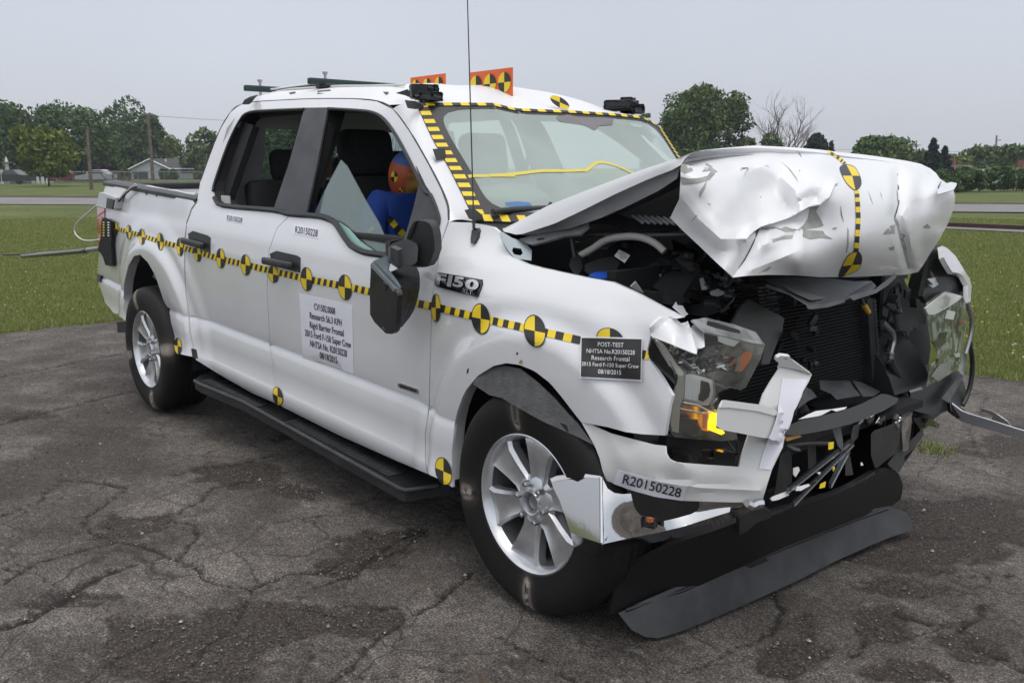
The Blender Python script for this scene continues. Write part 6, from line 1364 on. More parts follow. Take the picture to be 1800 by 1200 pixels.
base3 = mixc(base2, grav, ap_.outputs['Fac']); base4 = mixc(base3, rampn(noise(120), [(.4, (.010, .009, .008)), (.65, (.035, .029, .025))]), ac_.outputs['Fac'])
# fine hairline cracking
vo = N_.nodes.new('ShaderNodeTexVoronoi'); vo.feature = 'DISTANCE_TO_EDGE'; vo.inputs['Scale'].default_value = 2.9
wrp = N_.nodes.new('ShaderNodeTexNoise'); wrp.inputs['Scale'].default_value = 3; wrp.inputs['Detail'].default_value = 6; N_.links.new(ob_, wrp.inputs['Vector'])
vm = N_.nodes.new('ShaderNodeVectorMath'); vm.operation = 'MULTIPLY_ADD'; vm.inputs[1].default_value = (.5, .5, 0); N_.links.new(wrp.outputs['Color'], vm.inputs[0]); N_.links.new(ob_, vm.inputs[2]); N_.links.new(vm.outputs[0], vo.inputs['Vector'])
hair = rampn(vo.outputs['Distance'], [(.0, (1, 1, 1)), (.022, (.0, .0, .0))]); hm = rampn(noise(1.1, 3), [(.40, (.1, .1, .1)), (.58, (.85, .85, .85))]); hf = mixc(hair, hm, 1., 'MULTIPLY')
base5 = mixc(base4, (.018, .016, .014), hf); N_.links.new(base5, bs.inputs['Base Color'])
bp = N_.nodes.new('ShaderNodeBump'); bp.inputs['Strength'].default_value = .9; bp.inputs['Distance'].default_value = .006
hh = mixc(noise(170, 3, .7), noise(40, 5), .5); N_.links.new(hh, bp.inputs['Height']); N_.links.new(bp.outputs[0], bs.inputs['Normal'])
asp = fastmesh('asphalt_yard', np.stack([Xf, Yf, Zf], 1), Fq, am); struct(asp)
for nme, arr in (('crack', crack), ('patch', patch)):
    at = asp.data.attributes.new(nme, 'FLOAT', 'POINT'); at.data.foreach_set('value', arr.astype(np.float32))
# grass field as one big sheet
def grassmat(name, a, b, c):
    m = bpy.data.materials.new(name); m.use_nodes = True; n = m.node_tree; bb = n.nodes['Principled BSDF']; bb.inputs['Roughness'].default_value = .9; bb.inputs['Specular IOR Level'].default_value = .15
    t = n.nodes.new('ShaderNodeTexCoord'); l = n.links
    x = n.nodes.new('ShaderNodeTexNoise'); x.inputs['Scale'].default_value = .35; x.inputs['Detail'].default_value = 8; x.inputs['Roughness'].default_value = .7; l.new(t.outputs['Object'], x.inputs['Vector'])
    r = n.nodes.new('ShaderNodeValToRGB'); r.color_ramp.elements[0].position = .36; r.color_ramp.elements[0].color = (*a, 1); r.color_ramp.elements[1].position = .66; r.color_ramp.elements[1].color = (*c, 1); e = r.color_ramp.elements.new(.5); e.color = (*b, 1)
    l.new(x.outputs['Fac'], r.inputs[0])
    y = n.nodes.new('ShaderNodeTexNoise'); y.inputs['Scale'].default_value = 14; y.inputs['Detail'].default_value = 6; l.new(t.outputs['Object'], y.inputs['Vector'])
    r2 = n.nodes.new('ShaderNodeValToRGB'); r2.color_ramp.elements[0].position = .35; r2.color_ramp.elements[0].color = (.5, .5, .5, 1); r2.color_ramp.elements[1].position = .65; r2.color_ramp.elements[1].color = (1.4, 1.4, 1.4, 1); l.new(y.outputs['Fac'], r2.inputs[0])
    mm = n.nodes.new('ShaderNodeMixRGB'); mm.blend_type = 'MULTIPLY'; mm.inputs[0].default_value = .9; l.new(r.outputs[0], mm.inputs[1]); l.new(r2.outputs[0], mm.inputs[2]); l.new(mm.outputs[0], bb.inputs['Base Color'])
    bpn = n.nodes.new('ShaderNodeBump'); bpn.inputs['Strength'].default_value = .7; bpn.inputs['Distance'].default_value = .05; l.new(y.outputs['Fac'], bpn.inputs['Height']); l.new(bpn.outputs[0], bb.inputs['Normal'])
    return m
gm = grassmat('mown_grass', (.082, .105, .032), (.108, .132, .041), (.148, .156, .060))
struct(mk('ground', [(-1500, -1500, -.055), (1500, -1500, -.055), (1500, 1500, -.055), (-1500, 1500, -.055)], [(0, 1, 2, 3)], mat('far_earth', (.05, .065, .025), .95)))
# lawn: near field with gentle unevenness, hole where the yard lies is simply covered by the yard
lx = np.concatenate([np.linspace(-420, -60, 40), np.linspace(-58, 40, 99), np.linspace(45, 300, 20)]); ly = np.concatenate([np.linspace(-200, -32, 20), np.linspace(-30, 90, 121), np.linspace(95, 420, 40)])
LX, LY = np.meshgrid(lx, ly, indexing='ij'); dd_ = np.clip(np.minimum(LX+3.0, 3.3-LY), -3, 3)/3; inside = (LX > -3.4) & (LY < 3.6) & (LX < 44.5) & (LY > -44.5)
LZ = -.022+.04*(n1.fbm(LX*.12, LY*.12)-.5)*np.clip(np.hypot(LX, LY)/30, 0, 1); LZ[inside] = -.05
idl = np.arange(LX.size).reshape(LX.shape); Fl = np.stack([idl[:-1, :-1], idl[1:, :-1], idl[1:, 1:], idl[:-1, 1:]], -1).reshape(-1, 4)
struct(fastmesh('lawn', np.stack([LX.ravel(), LY.ravel(), LZ.ravel()], 1), Fl, gm))
# grass blades
def blades(n, seed):
    r = np.random.default_rng(seed)
    px = np.where(r.random(n) < .48, r.uniform(-80, 520, n), np.where(r.random(n) < .72, r.uniform(1420, 1950, n), r.uniform(-500, 2600, n)))
    lo = np.where(px < 900, 7.5, 5.5); dist = lo*np.exp(r.random(n)**1.15*np.log(32/lo))
    dh = np.stack([_d[0]+(px-900)/FPX*_r[0], _d[1]+(px-900)/FPX*_r[1]], 1); dh /= np.linalg.norm(dh, axis=1, keepdims=True)
    p = CP[:2]+dh*dist[:, None]; e_ = np.minimum(p[:, 0]+3.70, 4.0-p[:, 1])+.25*(n1.fbm(p[:, 0]*1.5, p[:, 1]*1.5)-.5)+.2*(n3.fbm(p[:, 0]*5, p[:, 1]*5)-.5)
    ok = (e_ < .0) & ((p[:, 0] < -3.2) | (p[:, 1] > 3.4)); p = p[ok]; dist = dist[ok]; e_ = e_[ok]; k = len(p)
    h = r.uniform(.018, .040, k)*(1+.9*(e_ > -.35)*r.random(k)); wd = .0022+.00075*dist; a = r.uniform(0, 6.28, k); ln = r.uniform(0, .6, k)*h; b = r.uniform(0, 6.28, k)
    V = np.zeros((k, 3, 3)); V[:, 0, 0] = p[:, 0]-wd*np.cos(a); V[:, 0, 1] = p[:, 1]-wd*np.sin(a); V[:, 1, 0] = p[:, 0]+wd*np.cos(a); V[:, 1, 1] = p[:, 1]+wd*np.sin(a)
    V[:, 2, 0] = p[:, 0]+ln*np.cos(b); V[:, 2, 1] = p[:, 1]+ln*np.sin(b); V[:, :2, 2] = -.035; V[:, 2, 2] = h-.02
    return V.reshape(-1, 3), np.arange(3*k).reshape(-1, 3)
def islandmat(name, stops, rough=.8, trans=.0, sc=.0):
    m = bpy.data.materials.new(name); m.use_nodes = True; n = m.node_tree; bb = n.nodes['Principled BSDF']; bb.inputs['Roughness'].default_value = rough; bb.inputs['Specular IOR Level'].default_value = .2
    g = n.nodes.new('ShaderNodeNewGeometry'); r = n.nodes.new('ShaderNodeValToRGB'); c = r.color_ramp
    while len(c.elements) < len(stops): c.elements.new(.5)
    for e_, (p_, col) in zip(c.elements, stops): e_.position = p_; e_.color = (*col, 1)
    n.links.new(g.outputs['Random Per Island'], r.inputs[0]); n.links.new(r.outputs[0], bb.inputs['Base Color'])
    return m
bmat = islandmat('grass_blades', [(0, (.150, .185, .052)), (.5, (.215, .250, .078)), (.85, (.28, .305, .105)), (1., (.36, .34, .17))])
V, F3 = blades(520000, 21); go = fastmesh('lawn_grass', V, F3, bmat, smooth=False); tag(go, 'short green grass blades of the lawn along the edge of the asphalt', 'grass'); go['kind'] = 'stuff'
# tufts growing from the asphalt
def tuft(px, py, r, n, lab):
    c = G(px, py); rr_ = RNG.normal(0, r*.5, (n, 2)); V = []; 
    for k in range(n):
        a = RNG.uniform(0, 6.28); h = RNG.uniform(.02, .07); w_ = .004; b = c[:2]+rr_[k]; l_ = RNG.normal(0, .02, 2)
        V += [(b[0]-w_*math.cos(a), b[1]-w_*math.sin(a), -.005), (b[0]+w_*math.cos(a), b[1]+w_*math.sin(a), -.005), (b[0]+l_[0], b[1]+l_[1], h)]
    V = np.array(V)-np.array([c[0], c[1], 0]); o = fastmesh('grass_tuft', V, np.arange(3*n).reshape(-1, 3), bmat, smooth=False); o.location = (c[0], c[1], 0); ROOTLOC[o.name] = c; tag(o, lab, 'grass tuft'); o['kind'] = 'stuff'
tuft(1640, 792, .12, 160, 'small grass tuft growing from the asphalt beside the crushed bumper')
# yellow and white weeds in the lawn
fl = MB(); rw = np.random.default_rng(4)
for k in range(70):
    px = rw.uniform(-20, 190) if k % 2 else rw.uniform(1640, 1830); py = rw.uniform(395, 560) if k % 2 else rw.uniform(430, 640); p = G(px, py)
    if p[0] > -3.8 and p[1] < 4.0: continue
    V_ = boxv((p[0], p[1], .045), (.014, .014, .01), rot('X', rw.uniform(-40, 40))); fl.add(V_, BF, 0 if rw.random() < .7 else 1)
fo_ = fl.build('lawn_flowers', [mat('dandelion_yellow', (.62, .42, .03), .7), mat('clover_white', (.5, .5, .45), .7)]); tag(fo_, 'scattered small yellow and white flower heads in the lawn', 'flowers'); fo_['kind'] = 'stuff'
# loose gravel
gv = MB(); rg = np.random.default_rng(9); cnt = 0
pm = np.nonzero(((patch > .5) | (crack > .4)) & (edge > .1) & (Xf > -3) & (Xf < 5.2) & (Yf > -2.8))[0]
ico = np.array([(0, 0, 1), (.9, 0, .1), (.2, .85, 0), (-.75, .5, .1), (-.7, -.6, 0), (.3, -.9, .1)])
icf = [(0, 1, 2), (0, 2, 3), (0, 3, 4), (0, 4, 5), (0, 5, 1)]
for k in range(5200):
    if k % 3: i = rg.choice(pm); x, y = Xf[i]+rg.normal(0, .012), Yf[i]+rg.normal(0, .012)
    else: q = G(rg.uniform(-20, 1820), rg.uniform(600, 1200)); x, y = q[:2]
    if x < -3.6 or y > 3.8: continue
    s_ = rg.choice([.0022, .0035, .0055, .009], p=[.42, .36, .19, .03]); V_ = ico*s_*rg.uniform(.7, 1.3, (6, 3)); a = rg.uniform(0, 6.28)
    V_ = V_ @ rot('Z', math.degrees(a)).T; gv.add(V_+np.array([x, y, -.003]), icf)
go = gv.build('loose_gravel', islandmat('gravel_chips', [(0, (.05, .045, .04)), (.5, (.11, .10, .09)), (.9, (.18, .165, .15)), (1, (.42, .41, .38))])); tag(go, 'loose gravel chips scattered over the cracked asphalt', 'gravel'); go['kind'] = 'stuff'
# roads beyond the lawn
rm = mat('road_asphalt', (.17, .16, .165), .85, noise=((.22, .21, .215), .6, .35, .7), bump=.2)
def strip(name, a, b, z, m):     # a,b: near and far px edge lists
    V = [tuple(G(*q)[:2])+(z,) for q in a]+[tuple(G(*q)[:2])+(z,) for q in b]; n = len(a)
    return struct(mk(name, V, [(i, i+1, n+i+1, n+i) for i in range(n-1)], m))
def ln2(p0, p1, t): return tuple(np.array(p0)*(1-t)+np.array(p1)*t)
rn0, rn1 = G(0, 359)[:2], G(1740, 373)[:2]; rf0, rf1 = G(0, 347)[:2], G(1740, 359.5)[:2]
V = [(*(rn0+(rn1-rn0)*t), .012) for t in (-.8, 0, .5, 1, 2.5)]+[(*(rf0+(rf1-rf0)*t), .012) for t in (-.8, 0, .5, 1, 2.5)]
struct(mk('road', V, [(i, i+1, 5+i+1, 5+i) for i in range(4)], rm))
e0, e1 = G(0, 345.2)[:2], G(1740, 358.6)[:2]
V = [(*(rf0+(rf1-rf0)*t), .02) for t in (-.8, 2.5)]+[(*(e0+(e1-e0)*t), .02) for t in (-.8, 2.5)]; struct(mk('road_verge_edge', V, [(0, 1, 3, 2)], mat('dark_verge', (.05, .035, .028), .9)))
q0, q1 = G(1680, 402)[:2], G(1800, 407.5)[:2]; w0_, w1_ = G(1680, 398)[:2], G(1800, 402.5)[:2]
dirn = (q1-q0)/np.linalg.norm(q1-q0)
pth0 = G(1740, 406)[:2]; nrm_ = np.array([-dirn[1], dirn[0]]); nrm_ = nrm_ if nrm_ @ (pth0-CP[:2]) > 0 else -nrm_
V = [(*(pth0+dirn*s_+nrm_*o_), .012) for o_ in (0, .85) for s_ in (-9, 60)]; struct(mk('path', V, [(0, 1, 3, 2)], rm))
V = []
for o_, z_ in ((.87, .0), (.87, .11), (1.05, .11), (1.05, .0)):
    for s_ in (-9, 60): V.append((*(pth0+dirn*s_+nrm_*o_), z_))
struct(mk('path_kerb', V, [(0, 1, 3, 2), (2, 3, 5, 4), (4, 5, 7, 6)], mat('shadow_brown_kerb', (.055, .03, .024), .9)))  # the kerb's shadow line is put into its dark brown colour

# =================================================================== BACKGROUND
def at_px(px, dist, py=None):
    d = ray(px, 300 if py is None else py); h = math.hypot(d[0], d[1]); p = CP+d*(dist/h); return p if py is not None else np.array([p[0], p[1], 0.])
def dist_base(px, py): q = G(px, py); return math.hypot(*(q[:2]-CP[:2]))
leafm = {
 'dark': islandmat('dark_leaves', [(0, (.032, .062, .022)), (.5, (.066, .118, .042)), (1, (.125, .190, .070))]),
 'mid': islandmat('green_leaves', [(0, (.042, .076, .026)), (.5, (.085, .135, .045)), (1, (.160, .220, .080))]),
 'olive': islandmat('yellow_green_leaves', [(0, (.070, .095, .018)), (.6, (.125, .165, .030)), (1, (.19, .24, .05))]),
 'spruce': islandmat('spruce_needles', [(0, (.012, .026, .020)), (.6, (.022, .042, .032)), (1, (.036, .062, .048))]),
 'purple': islandmat('purple_leaves', [(0, (.020, .012, .016)), (1, (.045, .025, .030))])}
barkm = mat('bark', (.085, .070, .058), .95); barkg = mat('grey_bark', (.15, .13, .125), .95)
def crown(c, w_, h, n, leaf, seed, shape='round', gap=.35, name='crown', parent=None):
    r = np.random.default_rng(seed); V = []
    if shape == 'spruce':
        t = r.random(n)**.7; z = h*(1-t); rad = w_/2*t*(.75+.25*np.sin(t*38+r.random()*6))+.05; a = r.uniform(0, 6.28, n); q = rad*np.sqrt(r.uniform(.3, 1, n)); Pq = np.stack([q*np.cos(a), q*np.sin(a), z-.12*q], 1)
    else:
        k = 42 if shape == 'round' else 22; cz = r.uniform(.08, .92, k); prof = {'round': lambda z: np.sqrt(np.clip(1-((z-.45)/.58)**2, .05, 1)), 'droop': lambda z: .75+.3*(1-z), 'hedge': lambda z: np.ones_like(z), 'open': lambda z: np.sqrt(np.clip(1-((z-.5)/.58)**2, .05, 1)), 'pine': lambda z: .55+.45*np.cos(z*3)}[shape](cz)
        a = r.uniform(0, 6.28, k); q = prof*w_/2*np.sqrt(r.uniform(.1, .8, k)); C = np.stack([q*np.cos(a), q*np.sin(a), cz*h], 1); S = r.uniform(.13, .24, k)*min(w_, h)*(1.2 if shape != 'open' else 1.0)
        i = r.integers(0, k, n); d = r.normal(size=(n, 3)); d /= np.linalg.norm(d, axis=1, keepdims=True); rr_ = r.uniform(.45, 1.08, n)**.6; Pq = C[i]+d*(S[i]*rr_)[:, None]*np.array([1, 1, .8])
        Pq = Pq[(r.random(n) > gap*.3)]
        if shape == 'hedge': pass
    Pq[:, 2] = np.clip(Pq[:, 2], .03*h, None); k = len(Pq); s_ = (r.uniform(.6, 1.4, k)*leaf)[:, None]
    u = r.normal(size=(k, 3)); u /= np.linalg.norm(u, axis=1, keepdims=True); v = np.cross(u, r.normal(size=(k, 3))); v /= np.linalg.norm(v, axis=1, keepdims=True)
    Q = np.stack([Pq-u*s_, Pq+v*s_*.45, Pq+u*s_, Pq-v*s_*.45], 1)
    return Q.reshape(-1, 3), np.arange(4*k).reshape(-1, 4)
TC = [0]
def branches(h, w_, seed, n=7, z0=.25, spread=.5, r0=.16, sub=2, ztop=.75):
    r = random.Random(seed); B = MB(); Vt, Ft = tubev([(0, 0, -.1), (.02*h*r.uniform(-1, 1), 0, h*.3), (.03*h*r.uniform(-1, 1), .02*h, h*ztop)], [r0, r0*.75, r0*.25], 7); B.add(Vt, Ft)
    for k in range(n):
        z = h*(z0+(ztop-z0)*k/n); a = r.uniform(0, 6.28); L = w_*spread*r.uniform(.6, 1)*(1-.3*k/n); st = np.array([0, 0, z]); pts = [st]
        for j in range(1, 5): pts.append(st+np.array([math.cos(a)*L*j/4, math.sin(a)*L*j/4, L*(.5+.35*j/4)*j/4*1.2])+np.array([r.uniform(-1, 1)]*3)*.04*L)
        Vt, Ft = tubev(pts, np.linspace(r0*.42, r0*.07, 5), 5); B.add(Vt, Ft)
        for _ in range(sub):
            s0 = pts[r.choice([1, 2, 3])]; a2 = a+r.uniform(-1.1, 1.1); L2 = L*r.uniform(.3, .6); q_ = [s0+np.array([math.cos(a2)*L2*t, math.sin(a2)*L2*t, L2*.9*t]) for t in (0, .5, 1)]; Vt, Ft = tubev(q_, [r0*.16, r0*.1, r0*.04], 4); B.add(Vt, Ft)
    return B
def tree(name, px, dist, py_top, wpx, kind, label, shape='round', n=2600, z0=.0, leaf=None, bark=None, cat='tree', grp=None, gap=.35):
    base = at_px(px, dist); top = at_px(px, dist, py_top); h = top[2]; w_ = wpx/FPX*dist*1.02; TC[0] += 1
    t = thing(name, label, cat, tuple(base), grp); zc = z0*h
    if leaf is None: leaf = .0024*dist; n = int(n*1.9)
    Q, Fq_ = crown(None, w_, h-zc, n, leaf, 100+TC[0], shape, gap); Q[:, 2] += zc
    o = fastmesh('crown', Q, Fq_, leafm[kind], smooth=False); o.parent = t
    Bm = branches(h, w_*.5, TC[0], r0=max(.06, h*.018), z0=max(.2, z0)); mk_ = Bm.build('trunk', bark or barkm); mk_.parent = t
    return t
DL = dist_base(60, 318)
tree('broadleaf_tree', 22, 118, 187, 120, 'dark', 'dark broadleaf tree at the left edge of the photo, behind the white fence', n=5000)
tree('broadleaf_tree', 128, 125, 194, 150, 'dark', 'wide dark broadleaf tree between the olive tree and the tall poplar like tree', n=6000)
tree('broadleaf_tree', 174, 130, 222, 62, 'dark', 'narrow dark tree right of the bare utility pole', n=2200)
tree('willow_tree', 84, dist_base(98, 325)-6, 219, 84, 'olive', 'yellow green drooping tree standing on the lawn before the fence', 'droop', n=4200, z0=.14)
tree('tall_tree', 241, 150, 180, 80, 'dark', 'tallest dark tree rising behind the leaning utility pole and the house gable', n=5200, shape='round')
tree('broadleaf_tree', 298, 165, 243, 64, 'olive', 'low olive green tree behind the long grey house roof', n=1800)
tree('broadleaf_tree', 205, 150, 246, 70, 'dark', 'low dark tree filling the gap left of the tallest tree', n=2000)
tree('broadleaf_tree', 362, 140, 228, 70, 'mid', 'wispy green tree just left of the cab corner', n=1700, shape='open')
tree('broadleaf_tree', 450, 120, 214, 95, 'mid', 'green tree seen through the rear door window, left one', n=3500)
tree('broadleaf_tree', 520, 128, 206, 80, 'dark', 'green tree partly behind the black door pillar', n=2500)
tree('broadleaf_tree', 598, 110, 212, 90, 'mid', 'green tree seen through the front door window, beside the belt', n=4200)
tree('broadleaf_tree', 655, 120, 226, 60, 'olive', 'smaller green tree seen above the front headrest', n=2000)
tree('purple_bush', 176, 112, 289, 34, 'purple', 'dark purple bush by the fence behind the bare pole', 'hedge', n=700, cat='bush')
tree('small_conifer', 38, 108, 288, 22, 'dark', 'small dark conifer between the two white fence runs', 'spruce', n=600)
tree('small_conifer', 142, 116, 290, 18, 'spruce', 'small conifer right of the yellow green tree', 'spruce', n=500)
tree('broadleaf_tree', 1215, 92, 152, 100, 'mid', 'large green tree rising behind the windscreen edge, left half of the clump', 'round', n=5600)
tree('broadleaf_tree', 1272, 96, 162, 80, 'mid', 'right half of the large green clump, beside the bare tree', 'round', n=4200)
tree('broadleaf_tree', 1195, 100, 190, 70, 'dark', 'lower dark green tree at the left foot of the large clump', 'round', n=2600)
tree('small_tree', 1134, 140, 191, 20, 'mid', 'tiny tree top peeping over the roof beside the far camera', 'open', n=500)
tree('bush', 1325, 95, 240, 95, 'mid', 'green undergrowth at the foot of the bare tree', 'hedge', n=2200, cat='bush')
tree('pine_tree', 1434, 105, 235, 46, 'spruce', 'flat topped dark pine left of the yellow hood tape', 'pine', n=1500, z0=.55)
tree('pine_tree', 1458, 112, 248, 26, 'spruce', 'small dark pine right beside the flat topped pine', 'spruce', n=700)
tree('broadleaf_tree', 1550, 100, 241, 98, 'mid', 'round green tree behind the middle of the crushed hood', n=4200)
tree('broadleaf_tree', 1612, 112, 268, 46, 'mid', 'low grey green tree between the round tree and the tall spruce', n=1300)
tree('spruce_tree', 1637, 92, 244, 62, 'spruce', 'taller pointed spruce behind the hood corner', 'spruce', n=2400)
tree('spruce_tree', 1658, 90, 258, 50, 'spruce', 'shorter spruce just right of the taller pointed one', 'spruce', n=1800)
tree('broadleaf_tree', 1680, 130, 275, 42, 'olive', 'olive tree behind the brown roof', n=1200)
tree('broadleaf_tree', 1722, 135, 262, 60, 'mid', 'rounded blue green tree behind the grey roof', n=2200)
tree('broadleaf_tree', 1785, 125, 260, 70, 'mid', 'green tree at the right edge behind the tall steel pole', n=2600)
tree('broadleaf_tree', 1840, 125, 256, 80, 'mid', 'green tree just past the right edge of the photo', n=2000)
# bare tree: many rising limbs
def bare(px, dist, py_top, wpx, label, seed=3):
    base = at_px(px, dist); h = at_px(px, dist, py_top)[2]; w_ = wpx/FPX*dist; t = thing('bare_tree', label, 'tree', tuple(base), 'leafless trees'); r = random.Random(seed); B = MB()
    def grow(p, d, L, rad, lvl):
        pts = [p]; 
        for j in range(4):
            d = d+np.array([r.uniform(-.18, .18), r.uniform(-.18, .18), r.uniform(-.02, .16)]); d /= np.linalg.norm(d); pts.append(pts[-1]+d*L/4)
        Vt, Ft = tubev(pts, np.linspace(rad, rad*.45, 5), 4 if lvl > 1 else 6); B.add(Vt, Ft)
        if lvl < 4:
            for k in range(3 if lvl else 5):
                q = pts[r.choice([1, 2, 3, 4])]; a = r.uniform(0, 6.28); s_ = .55; nd_ = d+np.array([math.cos(a)*s_, math.sin(a)*s_, .1]); grow(q, nd_/np.linalg.norm(nd_), L*r.uniform(.5, .75), rad*.5, lvl+1)
    for k in range(3): grow(np.array([r.uniform(-.12, .12)*w_, r.uniform(-.12, .12)*w_, 0]), np.array([r.uniform(-.18, .18), r.uniform(-.18, .18), 1.]), h*.50, h*.013, 0)
    V = np.vstack(B.V); sc_ = h/V[:, 2].max(); V[:, 2] *= sc_; m_ = np.abs(V[:, :2]).max(); V[:, :2] *= min(1.6, w_/2/m_*1.25)
    o = mk('trunk', V, B.F, mat('bare_twigs', (.10, .075, .072), .95)); o.parent = t
bare(1358, 98, 153, 140, 'leafless grey tree right of the large green clump', 3); bare(1390, 104, 182, 85, 'smaller leafless tree leaning at the right of the taller bare one', 8)
bare(692, 120, 216, 40, 'leafless tree seen through the top of the front door window', 5)
# hedge on the right
hx = [(1668, 338), (1725, 337), (1790, 336), (1860, 336)]
for k, (px, py) in enumerate(hx):
    labs = ['dark clipped hedge nearest the hood corner', 'dark hedge below the grey roof', 'rounder dark hedge below the brown roof at the right edge', 'dark hedge just past the right edge of the photo']
    tree('hedge', px, dist_base(px, py)+1, 300 if k != 1 else 297, 90, 'dark', labs[k], 'hedge', n=4200, cat='hedge', leaf=.13, gap=0, grp='hedge run beyond the road')
# poles and wires
def pole(px0, py0, px1, py1, dist, r, m, name, lab, arms=()):
    b = at_px(px0, dist); t_ = at_px(px1, dist, py1); o = thing(name, lab, 'pole', tuple(b)); tube('shaft', [b+np.array([0, 0, -.2]), b*.5+t_*.5, t_], [r, r*.9, r*.75], m, o)
    for (ax0, ay0, ax1, ay1) in arms: tube('arm', [at_px(ax0, dist, ay0), at_px(ax1, dist, ay1)], r*.35, m, o)
    return t_
wood = mat('weathered_wood', (.16, .125, .10), .9, noise=((.09, .07, .06), 4, .4, .7)); galv = mat('galvanised_steel', (.22, .225, .23), .6, metal=.4)
pole(158, 333, 153, 227, dist_base(158, 333), .14, wood, 'utility_pole', 'short bare wooden pole without wires, nearer of the two at the left')
t1 = pole(268, 314, 260, 203, dist_base(268, 318), .22, wood, 'utility_pole', 'leaning wooden utility pole in front of the house gable, carrying a wire', [(255, 201, 270, 204)])
tube('power_line', spline([t1, at_px(330, 125, 208), at_px(400, 125, 212), at_px(520, 130, 214)], 6), .02, M['black'], n=4); tag(bpy.data.objects['power_line'], 'thin overhead wire running right from the leaning utility pole', 'wire')
pole(1547, 292, 1552, 238, 170, .20, galv, 'steel_pole', 'tall steel power pole with davit arms at the far right', [(1552, 248, 1561, 246), (1550, 262, 1541, 260), (1549, 275, 1556, 273)]) if False else None
pole(1749, 292, 1752, 238, 170, .20, galv, 'steel_pole', 'tall steel power pole with davit arms behind the grey roof', [(1752, 247, 1760, 246), (1751, 262, 1742, 260), (1750, 275, 1757, 273)])
pole(1610, 290, 1611, 247, 190, .16, galv, 'steel_pole', 'distant steel pole left of the tall spruce', [(1611, 256, 1619, 255)])
pole(1505, 290, 1506, 254, 200, .14, galv, 'steel_pole', 'thin distant steel pole left of the round green tree')
pole(1670, 292, 1671, 270, 210, .14, galv, 'steel_pole', 'small distant pole above the brown roof')
for k, (py0, py1) in enumerate(((262, 268), (275, 278))):
    o = tube('power_line', [at_px(1430, 200, py0), at_px(1611, 190, py0+3), at_px(1751, 170, py1), at_px(1860, 160, py1-3)], .025, M['grey'], n=4); tag(o, ['upper distant power line on the right', 'lower distant power line on the right'][k], 'wire')
# house on the left
hw_ = mat('pale_blue_siding', (.42, .48, .52), .7); hroof = mat('grey_shingles', (.065, .06, .062), .9, noise=((.09, .085, .085), 3, .4, .7)); wtrim = mat('white_trim', (.68, .69, .70), .6); dkg = mat('dark_opening', (.05, .06, .07), .5)
def house(name, lab, cpx, dist, wpx, eave_py, ridge_py, length, rmat=hroof, wmat=hw_, gable=True):
    b = at_px(cpx, dist); right = _r[:2]/np.linalg.norm(_r[:2]); back = np.array([b[0]-CP[0], b[1]-CP[1]]); back /= np.linalg.norm(back); w_ = wpx/FPX*dist
    ez = at_px(cpx, dist, eave_py)[2]; rz_ = at_px(cpx, dist, ridge_py)[2]; t = thing(name, lab, 'house', tuple(b))
    def W(u, v, z): return np.array([b[0]+right[0]*u+back[0]*v, b[1]+right[1]*u+back[1]*v, z])
    return t, W, w_, ez, rz_
t, W, w_, ez, rz_ = house('house', 'pale blue house with a front gable and a long grey roof behind the leaning pole', 263, 140, 62, 297, 280, 30)
L_ = w_*2.9
mk('wall', [W(-w_/2, 0, 0), W(w_/2, 0, 0), W(w_/2, 0, ez), W(0, 0, rz_-.1), W(-w_/2, 0, ez), W(-w_/2, 9, 0), W(-w_/2, 9, ez)], [(0, 1, 2, 3, 4), (5, 0, 4, 6)], hw_, t)
mk('wall', [W(w_/2, 1.2, 0), W(L_, 1.2, 0), W(L_, 1.2, ez+.1), W(w_/2, 1.2, ez+.1)], [(0, 1, 2, 3)], hw_, t)
mk('roof', [W(-w_/2-.3, -.3, ez-.08), W(0, -.3, rz_), W(0, 8, rz_), W(-w_/2-.3, 8, ez-.08), W(w_/2+.3, -.3, ez-.08), W(w_/2+.3, 8, ez-.08)], [(0, 1, 2, 3), (1, 4, 5, 2)], hroof, t)
mk('roof', [W(w_/2-.9, .9, ez), W(L_, .9, ez), W(L_, 5.5, rz_+.15), W(.2, 5.5, rz_+.15)], [(0, 1, 2, 3)], hroof, t)
tube('fascia_board', [W(-w_/2-.3, -.32, ez-.08), W(0, -.32, rz_), W(w_/2+.3, -.32, ez-.08)], .10, wtrim, t, n=4); tube('fascia_board', [W(w_/2, .85, ez), W(L_, .85, ez)], .09, wtrim, t, n=4)
for (u0, u1, z0_, z1_, nm) in ((-w_/2+.4, -.3, 0, ez*.78, 'porch_opening'), (w_/2+1.8, w_/2+3.4, .8, 2.0, 'window'), (w_/2+4.6, w_/2+5.5, 0, 2.05, 'door'), (w_/2+6.6, w_/2+8.2, .8, 2.0, 'window')):
    v_ = -.03 if u1 < w_/2 else 1.17
    mk(nm, [W(u0, v_, z0_), W(u1, v_, z0_), W(u1, v_, z1_), W(u0, v_, z1_)], [(0, 1, 2, 3)], dkg, t)
for u in (w_/2+.8, w_/2+4.0, w_/2+6.0): tube('porch_post', [W(u, .9, 0), W(u, .9, ez)], .07, wtrim, t, n=5)
tube('vent_pipe', [W(w_*.95, 4, rz_-.3), W(w_*.95, 4, rz_+.45)], .07, wtrim, t, n=6); tube('vent_pipe', [W(w_*.45, 4, rz_-.5), W(w_*.45, 4, rz_+.1)], .12, wtrim, t, n=6)
tree('bush', 296, 134, 300, 28, 'dark', 'dark bush before the house wall right of the leaning pole', 'hedge', n=700, cat='bush', gap=0)
tree('bush', 350, 134, 304, 16, 'mid', 'small green bush by the house door', 'hedge', n=350, cat='bush', gap=0)
t, W, w_, ez, rz_ = house('house', 'low pale house seen through the rear door window', 445, 120, 90, 300, 286, 20)
